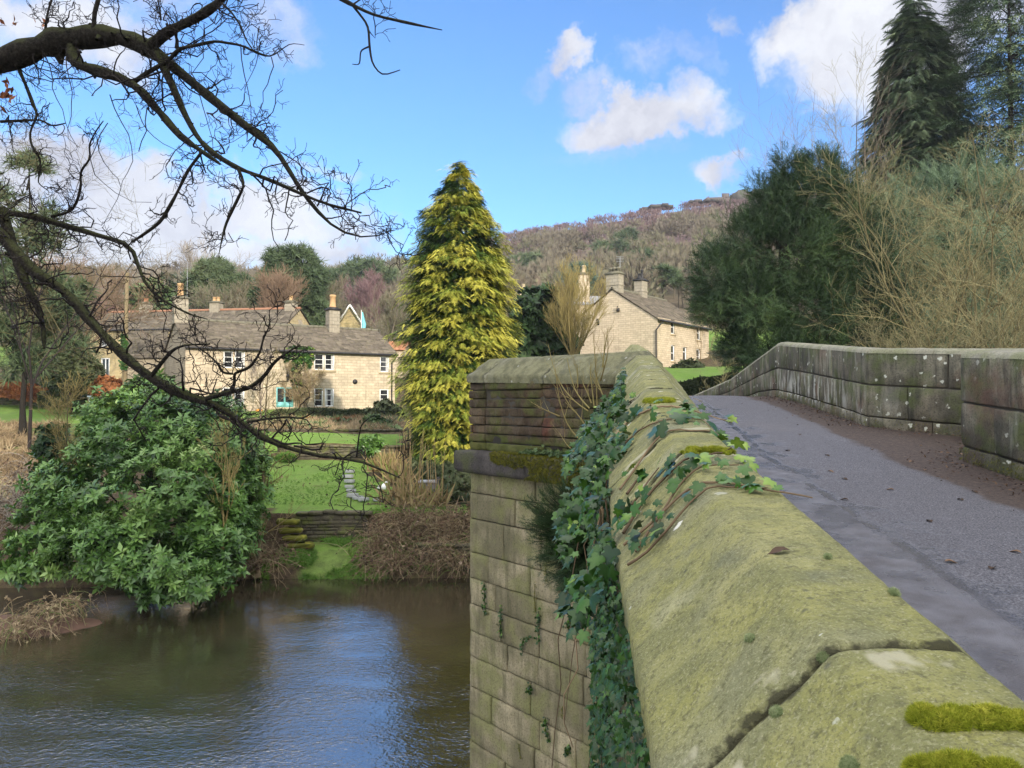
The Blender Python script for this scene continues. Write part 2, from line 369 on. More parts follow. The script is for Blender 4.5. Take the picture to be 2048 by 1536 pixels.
def wallmat(name, c0, c1, mort, bw, bh, dirt=.35, contrast=.5):
    def f(g):
        u = g.uv(); p = g.pos()
        br = g.n('ShaderNodeTexBrick', {'Vector': u, 'Color1': (*c0, 1), 'Color2': (*c1, 1), 'Mortar': (*mort, 1), 'Scale': 1.0, 'Mortar Size': .018, 'Mortar Smooth': .25, 'Bias': -.1, 'Brick Width': bw, 'Row Height': bh}, offset=.5, squash=1.0)
        c = br.outputs['Color']
        n = g.noise(.9, 5, .65); n2 = g.noise(5, 4, .6)
        st = g.noise(2.0, 5, .6, g.scale(p, (1.6, 1.6, .22)))
        c = g.mix(g.ramp(st, [(.55, 0.0), (.75, dirt)]), c, (.12, .10, .075))
        c = g.mix(g.ramp(n, [(.35, dirt * .8), (.58, 0.0)]), c, (.22, .19, .14))
        c = g.mix(g.ramp(n2, [(.5, 0.0), (.75, .35)]), c, tuple(min(1, x * 1.25) for x in c0))
        h = g.math('ADD', g.math('MULTIPLY', br.outputs['Fac'], -.7), g.math('MULTIPLY', n2, .5))
        return dict(color=c, rough=.9, spec=.2, normal=g.bump(h, .5, .03))
    return material(name, f)
M_cottage = wallmat('cottage_gritstone', (.58, .485, .355), (.45, .375, .27), (.34, .28, .20), .55, .24, .5)
M_gable = wallmat('gable_rubble', (.42, .36, .26), (.30, .255, .185), (.28, .24, .18), .35, .16, .45)
M_backhouse = wallmat('yellow_rubble', (.50, .40, .21), (.36, .28, .14), (.42, .36, .24), .4, .17, .4)
M_farm = wallmat('pink_gritstone', (.58, .48, .345), (.44, .36, .255), (.36, .295, .21), .5, .19, .25)
M_chim = wallmat('chimney_stone', (.36, .32, .25), (.28, .25, .19), (.2, .18, .14), .5, .3, .6)
def f_slate(g):
    v = g.attr(); n = g.noise(2.5, 5, .65); n2 = g.noise(14, 4, .65)
    c = g.ramp(v, [(0, (.072, .060, .047)), (.5, (.125, .105, .082)), (1, (.20, .17, .13))])
    c = g.mix(g.ramp(n, [(.5, 0.0), (.7, .5)]), c, (.12, .115, .06))
    c = g.mix(g.ramp(n2, [(.6, 0.0), (.72, .6)]), c, (.27, .25, .21))
    return dict(color=c, rough=.85, spec=.25, normal=g.bump(n2, .5, .02))
M_slate = material('stone_slate', f_slate)
M_ridge = plain('ridge_tile', (.30, .15, .09), .85, .3, 3)
M_ridge_grey = plain('ridge_stone', (.15, .14, .10), .9, .35, 3)
M_white = plain('white_paint', (.78, .78, .76), .45, .05)
M_teal = plain('turquoise_paint', (.22, .56, .57), .45, .06)
M_pot = plain('clay_pot', (.46, .29, .14), .8, .25, 4)
M_potred = plain('red_clay_pot', (.36, .17, .09), .8, .25, 4)
M_iron = plain('black_iron', (.022, .021, .022), .5)
M_lead = plain('grey_lead', (.30, .31, .33), .55)
M_quoin = plain('smooth_sandstone', (.45, .36, .23), .85, .12)
def f_glass(g):
    n = g.noise(1.2, 3)
    return dict(color=g.ramp(n, [(.4, (.012, .013, .016)), (.65, (.045, .047, .05))]), rough=.08, spec=.6)
M_glass = material('window_glass', f_glass)
M_curtain = plain('pale_curtain', (.42, .42, .42), .9)

def f_road(g):
    p = g.pos(); v = g.attr()
    n1 = g.noise(.7, 4, .6); n2 = g.noise(5, 5, .6); n3 = g.noise(95, 3, .7); vo = g.voro(120, p)
    c = g.ramp(g.noise(80, 4, .75), [(.36, (.03, .029, .034)), (.5, (.105, .102, .118)), (.63, (.29, .285, .31))])
    c = g.mix(g.ramp(n1, [(.40, .2), (.62, 0.0)]), c, (.11, .10, .105))
    c = g.mix(g.ramp(n2, [(.55, 0.0), (.75, .35)]), c, (.20, .195, .215))
    vw = g.math('ADD', v, g.math('MULTIPLY', g.math('SUBTRACT', g.noise(1.1, 5, .65), .5), .16))
    dirt = g.ramp(vw, [(.765, 0.0), (.80, 1.0)])
    dc = g.ramp(g.noise(24, 5, .7), [(.33, (.035, .024, .02)), (.55, (.085, .058, .046)), (.72, (.16, .115, .09))])
    c = g.mix(dirt, c, dc)
    vl = g.math('ADD', v, g.math('MULTIPLY', g.math('SUBTRACT', g.noise(1.6, 4, .6), .5), .06))
    gut = g.ramp(vl, [(.36, 1.0), (.385, 0.0)])
    c = g.mix(gut, c, g.ramp(n2, [(.35, (.11, .10, .105)), (.7, (.19, .185, .205))]))
    line = g.ramp(vl, [(.35, 0.0), (.37, 1.0), (.385, 1.0), (.41, 0.0)])
    wet = g.math('MAXIMUM', g.math('MULTIPLY', gut, g.ramp(g.noise(2.4, 4), [(.42, .25), (.58, .9)])), g.math('MULTIPLY', line, g.ramp(g.noise(3.5, 3), [(.36, .3), (.5, 1.0)])))
    pud = g.math('MULTIPLY', g.ramp(vl, [(.37, 0.0), (.39, 1.0), (.44, 1.0), (.52, 0.0)]), g.ramp(g.noise(1.9, 5, .6, g.scale(p, (1, 1, 1), (3, 1, 0))), [(.55, 0.0), (.62, .9)]))
    wet = g.math('MAXIMUM', wet, pud)
    c = g.mix(g.math('MULTIPLY', wet, .30), c, (.05, .047, .052))
    rough = g.ramp(wet, [(0.0, .78), (.5, .4), (1.0, .12)])
    bs = g.ramp(wet, [(0, 1.0), (1, .12)])
    h = g.math('MULTIPLY', g.math('ADD', g.noise(80, 4, .75), g.math('MULTIPLY', vo, .6)), bs)
    return dict(color=c, rough=rough, spec=.5, normal=g.bump(h, .8, .012))
M_road = material('wet_asphalt', f_road)

def f_water(g):
    p = g.pos()
    q = g.scale(p, (1, 1.5, 1)); n1 = g.noise(5.6, 2, .5, q, dist=.5); n2 = g.noise(15, 2, .5, q, dist=.4); n0 = g.noise(.35, 2, .5, g.scale(p, (1, 2.2, 1)))
    s = g.sep(p)
    near = g.n('ShaderNodeMapRange', {0: s['Y'], 1: 24.0, 2: 15.0, 3: .25, 4: 1.0}).outputs[0]
    amp = g.math('MULTIPLY', near, g.ramp(n0, [(.36, .45), (.62, 1.2)]))
    h = g.math('MULTIPLY', g.math('ADD', n1, g.math('MULTIPLY', n2, .5)), amp)
    deep = g.ramp(g.noise(.5, 3), [(.35, (.030, .025, .013)), (.65, (.048, .040, .022))])
    return dict(color=deep, rough=.03, ior=3.8, spec=.5, normal=g.bump(h, .7, .021))
M_water = material('river_water', f_water)

def f_ground(g):
    p = g.pos(); v = g.attr()
    n1 = g.noise(.35, 5, .6); n2 = g.noise(3, 5, .65); n3 = g.noise(26, 4, .7)
    lawn = g.ramp(n2, [(.3, (.12, .225, .036)), (.55, (.175, .295, .05)), (.75, (.235, .34, .08))])
    lawn = g.mix(g.ramp(n1, [(.4, .7), (.6, 0.0)]), lawn, (.19, .27, .075))
    lawn = g.mix(g.ramp(g.noise(1.1, 5, .7), [(.56, 0.0), (.70, .7)]), lawn, (.16, .15, .06))
    lawn = g.mix(g.ramp(n3, [(.35, .45), (.55, 0.0)]), lawn, (.07, .14, .025))
    soil = g.ramp(n2, [(.32, (.045, .032, .022)), (.5, (.105, .075, .045)), (.68, (.15, .14, .055)), (.8, (.10, .15, .04))])
    soil = g.mix(g.ramp(n3, [(.34, .6), (.52, 0.0)]), soil, (.035, .026, .018))
    wood = g.ramp(g.noise(.12, 5, .7), [(.3, (.10, .075, .05)), (.5, (.17, .13, .085)), (.7, (.14, .125, .07))])
    c = g.mix(g.ramp(g.math('ADD', v, g.math('MULTIPLY', g.math('SUBTRACT', n2, .5), .25)), [(.40, 0.0), (.60, 1.0)]), soil, lawn)
    c = g.mix(g.ramp(v, [(-.6, 0.0), (0.0, 0.0)]) if False else g.n('ShaderNodeMapRange', {0: v, 1: 1.4, 2: 1.9, 3: 0.0, 4: 1.0}).outputs[0], c, wood)
    return dict(color=c, rough=.95, spec=.15, normal=g.bump(g.math('ADD', n2, n3), .8, .06))
M_ground = material('garden_ground', f_ground)

def f_hill(g):
    p = g.pos(); n = g.noise(.12, 5, .7); n2 = g.noise(.9, 4, .65)
    lo = g.ramp(n, [(.3, (.13, .105, .075)), (.5, (.18, .15, .105)), (.7, (.15, .145, .085))])
    hi = g.ramp(n, [(.3, (.13, .085, .085)), (.6, (.185, .125, .12)), (.75, (.20, .15, .13))])
    z = g.n('ShaderNodeMapRange', {0: g.math('ADD', g.sep(p)['Z'], g.math('MULTIPLY', g.noise(.03, 3), 22)), 1: 58.0, 2: 72.0, 3: 0.0, 4: 1.0}).outputs[0]
    c = g.mix(z, lo, hi); c = g.mix(g.ramp(n2, [(.35, .5), (.55, 0.0)]), c, (.07, .055, .042))
    return dict(color=c, rough=.97, spec=.05, normal=g.bump(n2, 1.0, .8))
M_hill = material('winter_hillside', f_hill)
M_moss = leafy('bright_moss', [(0, (.10, .13, .012)), (.5, (.27, .31, .025)), (1, (.46, .44, .06))], .8, .1)
M_mossdark = leafy('dark_moss', [(0, (.05, .055, .010)), (.5, (.16, .16, .028)), (1, (.32, .29, .05))], .9, .1)
M_mosscushion = leafy('grey_moss', [(0, (.13, .17, .07)), (.5, (.27, .33, .15)), (1, (.45, .48, .28))], .9, .1)
M_ivy = leafy('ivy_leaf', [(0, (.010, .030, .007)), (.45, (.022, .066, .010)), (.8, (.062, .15, .018)), (1.0, (.24, .34, .05))], .32, .36)
M_ivystem = leafy('ivy_stem', [(0, (.06, .042, .028)), (.6, (.16, .11, .065)), (1, (.36, .25, .15))], .8, .2)
M_laurel = leafy('laurel_leaf', [(0, (.026, .064, .012)), (.4, (.082, .175, .032)), (.75, (.17, .29, .065)), (1, (.31, .41, .14))], .36, .45, .3, .6)
M_gold = leafy('golden_conifer', [(0, (.020, .055, .014)), (.35, (.075, .145, .025)), (.62, (.25, .31, .045)), (1, (.62, .58, .10))], .6, .3)
M_spruce = leafy('spruce_needles', [(0, (.04, .07, .042)), (.5, (.10, .155, .085)), (1, (.19, .24, .13))], .6, .3)
M_yew = leafy('yew_needles', [(0, (.010, .026, .010)), (.5, (.024, .052, .016)), (.85, (.05, .09, .026)), (1, (.09, .13, .035))], .55, .3)
M_pine = leafy('pine_needles', [(0, (.04, .065, .034)), (.5, (.085, .125, .058)), (1, (.15, .18, .09))], .65, .25)
M_bluepine = leafy('blue_pine_needles', [(0, (.05, .10, .075)), (1, (.14, .21, .15))], .65, .25)
M_hedge = leafy('hedge_leaf', [(0, (.022, .035, .014)), (.5, (.058, .075, .03)), (.8, (.10, .115, .045)), (1, (.15, .09, .06))], .6, .3)
M_shrub = leafy('shrub_leaf', [(0, (.03, .06, .02)), (.5, (.07, .12, .04)), (1, (.14, .19, .07))], .55, .35)
M_copper = leafy('copper_leaf', [(0, (.12, .04, .018)), (.5, (.27, .10, .04)), (1, (.40, .20, .09))], .8, .15)
M_bramble = leafy('bramble_stem', [(0, (.10, .07, .04)), (.45, (.26, .19, .11)), (.8, (.42, .33, .20)), (1, (.16, .22, .06))], .85, .15)
M_reed = leafy('dry_reed', [(0, (.18, .12, .055)), (.6, (.33, .24, .12)), (1, (.20, .25, .06))], .8, .2)
def f_bark(g):
    n = g.noise(9, 5, .65); n2 = g.noise(40, 4, .7); nz = g.sep(g.nor())['Z']
    c = g.ramp(n2, [(.32, (.008, .007, .006)), (.52, (.026, .022, .018)), (.72, (.052, .047, .036))])
    up = g.ramp(g.math('ADD', g.math('MULTIPLY', nz, .5), g.math('MULTIPLY', g.noise(5, 4, .6), .9)), [(.55, 0.0), (.78, .85)])
    c = g.mix(up, c, (.055, .06, .022))
    return dict(color=c, rough=.92, spec=.15, normal=g.bump(g.math('ADD', n, n2), 1.0, .03))
M_bark = material('dark_bark', f_bark)
M_twigdark = leafy('dark_twig', [(0, (.014, .011, .011)), (.5, (.028, .022, .02)), (1, (.055, .045, .038))], .85, .2)
M_olive = leafy('olive_twig', [(0, (.06, .048, .028)), (.35, (.125, .107, .055)), (.7, (.205, .182, .088)), (1, (.31, .285, .155))], .85, .15)
M_willow = leafy('yellow_twig', [(0, (.16, .12, .05)), (1, (.34, .28, .11))], .85, .15)
M_grey = leafy('grey_twig', [(0, (.13, .10, .08)), (.5, (.24, .20, .16)), (1, (.40, .36, .31))], .9, .1)
M_woods = leafy('winter_wood', [(0, (.10, .085, .065)), (.25, (.17, .145, .11)), (.5, (.20, .18, .125)), (.72, (.15, .16, .085)), (.85, (.19, .135, .105)), (1, (.28, .25, .20))], .95, .05)
M_birch = leafy('birch_wood', [(0, (.12, .078, .082)), (.5, (.185, .125, .125)), (.8, (.21, .15, .135)), (1, (.40, .35, .32))], .95, .05)
M_purple = leafy('purple_twig', [(0, (.13, .075, .085)), (1, (.25, .16, .165))], .95, .05)
M_russet = leafy('russet_twig', [(0, (.15, .10, .068)), (1, (.27, .19, .13))], .95, .05)
M_litter = leafy('leaf_litter', [(0, (.035, .022, .017)), (.5, (.11, .07, .045)), (.85, (.22, .14, .09)), (1, (.36, .27, .19))], .8, .2)
M_pole = plain('pole_timber', (.20, .155, .085), .85, .3, 2)
M_pumpkin = plain('orange_skin', (.62, .24, .03), .5, .12)
M_flag = plain('turquoise_cloth', (.20, .55, .62), .7, .1)
M_box = plain('galvanised_white', (.60, .66, .70), .6, .1)
M_slab = plain('grey_slab', (.30, .31, .29), .85, .25, 4)
M_mud = plain('red_mud', (.13, .075, .05), .9, .5, 3)
M_grass = leafy('grass_blade', [(0, (.07, .15, .022)), (.6, (.16, .30, .045)), (1, (.28, .34, .09))], .7, .2)
M_dust = plain('plastic_grey', (.11, .12, .14), .6)
# ------------------------------------------------------------------ ground, river, hill
COL = {
 -140: [(-40, 6), (0, 4), (9, 0), (11, -1), (18, -1), (21, .3), (30, 2.5), (50, 6), (75, 10), (110, 15)],
 -60: [(-40, 5), (2, 3), (9, 0), (10, -1), (18.5, -1), (20.5, .2), (30, 2), (45, 4.5), (58, 5.6), (66, 7), (75, 8.6), (110, 14)],
 -24: [(-40, 5), (2, 2.6), (8, 0), (9, -1), (19.5, -1), (21, .15), (24, .5), (30, 1.7), (38, 2.9), (46, 4.4), (56, 4.85), (61, 5.45), (64, 6), (70, 7.9), (110, 13)],
 -13: [(-40, 4), (1, 1.4), (6, 0), (8, -1), (24.5, -1), (25.4, .3), (28, 1), (30, 1.7), (42, 3.5), (46, 4.2), (54, 4.7), (60, 5.2), (68, 5.45), (74, 7.0), (80, 9), (110, 13)],
 -10.5: [(-40, 4), (1, 1.2), (5, 0), (7, -1), (25.6, -1), (26.3, .05), (26.7, .4), (29, .75), (29.06, 1.85), (40, 3.05), (40.06, 3.80), (47, 4.14), (52, 4.65), (56, 4.85), (62, 5.3), (69, 5.5), (75, 7.2), (110, 13)],
 -1: [(-40, 3.4), (-6, 3.2), (2, 1), (7, -1), (25.8, -1), (26.5, .05), (27, .6), (29, 1.1), (29.06, 1.85), (40, 3.05), (40.06, 3.5), (47, 4.3), (52, 4.8), (56, 5.0), (62, 5.4), (69, 5.7), (75, 7.8), (110, 13.5)],
 5: [(-40, 3.4), (-6, 3.3), (2, 1), (7, -1), (26, -1), (27, 0), (30, 2), (34, 4.6), (38, 5.2), (44, 6.2), (50, 6.9), (62, 8.6), (70, 9.0), (110, 15)],
 20: [(-40, 3.4), (-6, 3.2), (4, .5), (6, -1), (22, -1), (24, 0), (28, 1.6), (34, 4.2), (40, 5.8), (50, 7.2), (62, 8.8), (70, 9.4), (110, 16)],
 60: [(-40, 3.4), (-6, 3.2), (4, 1), (8, -1), (20, -1), (22, .3), (28, 2), (34, 4), (40, 6), (50, 8), (70, 11), (110, 18)],
 140: [(-40, 5), (4, 1), (8, -1), (18, -1), (20, .3), (34, 4), (50, 9), (110, 20)]}
CX = np.array(sorted(COL))
def ground(x, y):
    x = np.asarray(x, float); y = np.asarray(y, float); x, y = np.broadcast_arrays(x, y)
    H = np.stack([np.interp(y, *zip(*COL[c])) for c in CX]); xx = np.clip(x, CX[0], CX[-1])
    i = np.clip(np.searchsorted(CX, xx) - 1, 0, len(CX) - 2); t = (xx - CX[i]) / (CX[i + 1] - CX[i])
    t = t * t * (3 - 2 * t)
    h0 = np.take_along_axis(H, i[None], 0)[0]; h1 = np.take_along_axis(H, i[None] + 1, 0)[0]
    return h0 * (1 - t) + h1 * t
EPX = [(-2500, .12), (-600, .15), (0, .165), (400, .162), (650, .166), (810, .176), (1020, .214), (1300, .246), (1540, .270), (2048, .30), (2700, .30), (4500, .2)]
def hill(x, y):
    px = 1024 + FPX * np.asarray(x) / np.maximum(np.asarray(y), 1.0)
    E = np.interp(px, *zip(*EPX)); q = np.clip((np.asarray(y) - 72) / (330 - 72), 0, 1.3)
    e = .045 + (E - .045) * np.minimum(q, 1) ** .72
    z = EYE + np.minimum(y, 330 + 0 * np.asarray(y)) * e
    z = z - np.maximum(np.asarray(y) - 330, 0) * .03
    return z + (fbm(np.stack([x, y, 0 * x], -1), .03, 3, 5) - .5) * 5 * np.clip((np.asarray(y) - 90) / 60, 0, 1) * (np.asarray(y) < 320)
def land(x, y):
    x, y = np.broadcast_arrays(np.asarray(x, float), np.asarray(y, float))
    g0 = ground(x, np.minimum(y, 110)); w = np.clip((y - 78) / 40, 0, 1); w = w * w * (3 - 2 * w)
    return g0 * (1 - w) + hill(x, y) * w
def gp(px, d, dz=0.0):
    x = X(px, d); return np.array([x, d, float(land(x, d)) + dz])

def grid_mesh(xs, ys, zf, var):
    xx, yy = np.meshgrid(xs, ys); zz = zf(xx, yy); n, m = xx.shape
    i = (np.arange(n - 1)[:, None] * m + np.arange(m - 1)[None]).ravel()
    return MB().add(np.stack([xx, yy, zz], -1).reshape(-1, 3), quads=np.stack([i, i + 1, i + m + 1, i + m], 1), var=var(xx, yy).ravel())
xs = np.unique(np.round(np.concatenate([np.arange(-140, -44, 6), np.arange(-44, 26, .55), np.arange(26, 141, 6)]), 3))
ys = np.unique(np.round(np.concatenate([np.arange(-40, 18, 2.0), np.arange(18, 62, .45), np.arange(62, 121, 2.0), [29, 29.06, 40, 40.06]]), 3))
ys = np.array([y for y in ys if not (29 < y < 29.06 or 40 < y < 40.06)])
def gz(x, y):
    p = np.stack([x, y, 0 * x], -1)
    return land(x, y) + (fbm(p, .8, 3, 3) - .5) * .16 + (fbm(p, .2, 2, 8) - .5) * .12
def lawn_mask(x, y):
    px = 1024 + FPX * x / np.maximum(y, 1)
    wob = (fbm(np.stack([x, y, 0 * x], -1), .9, 2, 4) - .5)
    m = np.full(x.shape, .25)
    big = (y > 30.1 + wob) & (y < 39.6) & (px > 470) & (px < np.interp(y, [30, 33, 36, 40], [740, 775, 735, 770]) + 30 * wob)
    up = (y > 40.3) & (y < 46.3 + wob) & (px > 470) & (px < 800)
    strip = (y > 27.9) & (y < 28.95) & (px > 560) & (px < 740)
    ledge = (y > 29.1) & (y <= 30.2) & (px > 545) & (px < 780)
    bank = (y > 26.2) & (y < 28) & (px > 590) & (px < 790)
    left = (y > 50 + 5 * wob) & (y < 61) & (x < -25) & (px < 200)
    lft2 = (y > 33) & (y <= 51) & (x < -18) & (px < 200)
    rt = (y > 42) & (y < 68) & (x > 7) & (x < 30)
    cot = (y > 56) & (y < 75) & (px > 430) & (px < 800)
    m = np.where(lft2, .47 + wob * .2, m); m = np.where(cot, .56, m); m = np.where(bank, .55, m); m = np.where(strip | ledge, .72, m); m = np.where(big | up | left | rt, 1.0, m)
    return np.where(y > 80, np.clip((y - 80) / 15, 0, 2) + m * (y < 95), m)
single('ground', grid_mesh(xs, ys, gz, lawn_mask), M_ground, kind='structure', smooth=True)
# the wooded hill behind, running out well past the crest
xs2 = np.concatenate([np.arange(-900, -300, 40), np.arange(-300, 320, 7.0), np.arange(320, 1000, 40)]); ys2 = np.concatenate([np.arange(112, 345, 6.0), np.arange(350, 900, 50)])
single('hill', grid_mesh(xs2, ys2, lambda x, y: land(x, y) - .4, lambda x, y: np.full(x.shape, 2.0)), M_hill, kind='structure', smooth=True)
# flanks either side of the near ground
for sgn in (-1, 1):
    xs3 = np.sort(sgn * np.concatenate([np.arange(138, 300, 20), np.arange(300, 901, 100)])); ys3 = np.concatenate([np.arange(-40, 20, 10), np.arange(20, 113, 6.0)])
    single('ground', grid_mesh(xs3, ys3, lambda x, y: land(x, y) - .3, lambda x, y: np.full(x.shape, .4)), M_ground, kind='structure', smooth=True)
single('river', MB().add([(-300, -10, 0), (300, -10, 0), (300, 40, 0), (-300, 40, 0)], quads=[(0, 1, 2, 3)]), M_water, kind='structure')

# ------------------------------------------------------------------ the bridge
RIDGE = np.array([[.25, -4, 5.10], [.36, -1, 5.42], [*P(1665, 1285, 1.06)], [*P(1534, 1110, 1.416)], [*P(1364, 903, 2.54)], [*P(1298, 800, 4.2)], [1.395, 8.58, 6.53]])
RIDGE[2:, :] = RIDGE[2:, :]
def ridge_at(y): return np.array([np.interp(y, RIDGE[:, 1], RIDGE[:, 0]), y, np.interp(y, RIDGE[:, 1], RIDGE[:, 2])])
CA, CN, CB = np.array([1.19, 8.5]), np.array([-.59, 10.8]), np.array([1.95, 13.0])
def rt(d): d = np.asarray(d, float); d = d / np.hypot(*d); return np.array([d[1], -d[0]])
def mitre(d0, d1):
    a, b = rt(d0), rt(d1); return (a + b) / (1 + a @ b)
dm = RIDGE[-1, :2] - RIDGE[-2, :2]; d1, d2, d3 = CN - CA, CB - CN, np.array([.135, .99])
mA, mN, mB = mitre(dm, d1), mitre(d1, d2), mitre(d2, d3)
V3 = lambda xy, z: np.array([xy[0], xy[1], z])
rA, rN, rB = V3(CA + .19 * mA, 6.53), V3(CN + .19 * mN, 6.61), V3(CB + .19 * mB, 6.86)
FAR = [rB, np.array([*P(1262, 689, 18.4)]), np.array([3.55, 24.5, 6.72]), np.array([4.75, 35, 5.95])]

bridge = thing('stone_bridge', 'old arched gritstone road bridge with mossy ridged parapet and pointed refuges over the river', 'bridge', (2.5, 12, 0))

PROF = []
def _prof():
    c, f = .22, .165; pts = [(-.225, -.33), (-.232, -.26), (-.228, -.228)]
    for t in np.linspace(0, 1, 20)[1:-1]: pts.append((-c + c * t, -c + c * t))
    pts = pts[:-2]; pts += [(-.012, -.0135), (.002, -.0045)]
    for t in np.linspace(0, 1, 13): pts.append((.018 + (f - .018) * t * .98, -.001 + .002 * math.sin(t * 3.1)))
    for t in np.linspace(0, 1, 12)[1:]: pts.append((f + .008 + (c - .008) * t, -.006 - (c - .006) * t))
    pts += [(.392, -.26), (.385, -.33)]
    return np.array(pts)
PROF = _prof()
def cope(A, mA_, B, mB_, step=.05, rough=.006, gap=.005, edge=.016, seed=0, prof=PROF, sag=.007):
    """one coping stone from ridge point A to B, section vectors mA_, mB_ (horizontal, towards the road)"""
    L = np.linalg.norm(B - A); n = max(4, int(L / step)); k = edge / L
    t = np.unique(np.concatenate([[gap / L, gap / L + k * .15, gap / L + k * .5, gap / L + k], np.linspace(gap / L + k, 1 - gap / L - k, n), 1 - gap / L - np.array([k * .5, k * .15, 0])]))
    d = np.minimum(t, 1 - t) * L - gap
    axis = A[None] * (1 - t[:, None]) + B[None] * t[:, None]
    m = np.asarray(mA_)[None] * (1 - t[:, None]) + np.asarray(mB_)[None] * t[:, None]
    m3 = np.concatenate([m, 0 * m[:, :1]], 1)
    V = axis[:, None, :] + prof[None, :, 0, None] * m3[:, None, :] + prof[None, :, 1, None] * np.array([0, 0, 1.0])
    # normals of the section
    tg = np.gradient(prof, axis=0); nn = np.stack([-tg[:, 1], tg[:, 0]], 1); nn /= np.linalg.norm(nn, axis=1, keepdims=True)
    N = nn[None, :, 0, None] * m3[:, None, :] + nn[None, :, 1, None] * np.array([0, 0, 1.0])
    disp = (fbm(V, 9, 4, seed) - .5) * rough * 1.8 + (fbm(V, 38, 3, seed + 5) - .5) * rough * 1.0
    fall = np.clip(1 - d / edge, 0, 1)[:, None] ** 2
    disp = disp - fall * sag * (1 + 1.6 * (vnoise(V, 16, seed + 9) - .4)) - np.clip(1 - d / .05, 0, 1)[:, None] * .02 * np.clip(vnoise(V, 11, seed + 21) - .68, 0, 1) * 3
    V = V + N * disp[..., None]; nL, M, _ = V.shape
    i = (np.arange(nL - 1)[:, None] * M + np.arange(M - 1)[None]).ravel()
    var = np.clip(d / .13, 0, 1)[:, None] + 0 * V[..., 0]
    return MB().add(V.reshape(-1, 3), quads=np.stack([i, i + M, i + M + 1, i + 1], 1), ngons=[list(range(M)), list(range((nL - 1) * M, nL * M))[::-1]], var=var.ravel())
JOINTS = [-3.2, -1.6, -.25, 1.06, 2.54, 3.02, 3.62, 4.2, 4.85, 5.5, 6.2, 6.85, 7.55, 8.58]
ROOT_PAR = []
def walltube(path, mit, prof):
    """closed section swept along a mitred path"""
    V = np.array([[p + np.array([m[0] * a, m[1] * a, b]) for a, b in prof] for p, m in zip(path, mit)]); n, M, _ = V.shape
    q = [(i * M + j, (i + 1) * M + j, (i + 1) * M + (j + 1) % M, i * M + (j + 1) % M) for i in range(n - 1) for j in range(M)]
    return MB().add(V.reshape(-1, 3), quads=q, ngons=[list(range(M)), list(range((n - 1) * M, n * M))[::-1]])
mains = [ridge_at(y) for y in JOINTS]; mains[-1] = rA
mm = [rt(mains[min(i + 1, len(mains) - 1)][:2] - mains[max(i - 1, 0)][:2]) for i in range(len(mains))]; mm[-1] = mA
body = walltube(mains, mm, [(-.195, -.3), (.36, -.3), (.36, -1.5), (-.195, -1.5)])
par = part('parapet', body, M_spandrel, bridge, label='near parapet with ridged coping, hung with ivy')
for i in range(len(JOINTS) - 1):
    near = JOINTS[i + 1] < 3.2
    part('coping_stone', cope(mains[i], mm[i], mains[i + 1], mm[i + 1], .014 if near else .03, .006 if near else .008, seed=i * 31), M_coping, par, smooth=True)
# pointed refuge: two raking sides and their coping
vpath, vm = [rA, rN, rB], [mA, mN, mB]
vb = part('refuge_wall', walltube(vpath, vm, [(-.16, -.3), (.36, -.3), (.36, -1.4), (-.16, -1.4)]), M_mortar, bridge)
for (a, ma, b, mb_) in ((rA, mA, rN, mN), (rN, mN, rB, mB)):
    ts = [0, .43, .86, 1] if a is rA else [0, .3, .65, 1]
    for i in range(3):
        q = lambda t: (a * (1 - t) + b * t, ma * (1 - t) + mb_ * t)
        part('coping_stone', cope(*q(ts[i]), *q(ts[i + 1]), .04, .010, seed=70 + i), M_coping_grey, vb, smooth=True)
fm = [mB, rt(FAR[2][:2] - FAR[0][:2]), rt(FAR[3][:2] - FAR[1][:2]), rt(FAR[3][:2] - FAR[2][:2])]
part('parapet', walltube(FAR, fm, [(-.195, -.3), (.36, -.3), (.36, -1.5), (-.195, -1.5)]), M_spandrel, bridge)
fc = MB()
for i in range(3):
    L = np.linalg.norm(FAR[i + 1] - FAR[i]); n = int(L / .9)
    for k in range(n):
        t0, t1 = k / n, (k + 1) / n
        s = cope(FAR[i] * (1 - t0) + FAR[i + 1] * t0, fm[i] * (1 - t0) + fm[i + 1] * t0, FAR[i] * (1 - t1) + FAR[i + 1] * t1, fm[i] * (1 - t1) + fm[i + 1] * t1, .12, .01, seed=200 + k)
        fc.add(np.concatenate(s.V), quads=np.concatenate(s.Q), ngons=s.N, var=np.concatenate(s.A))
part('coping', fc, M_coping, bridge, smooth=True)

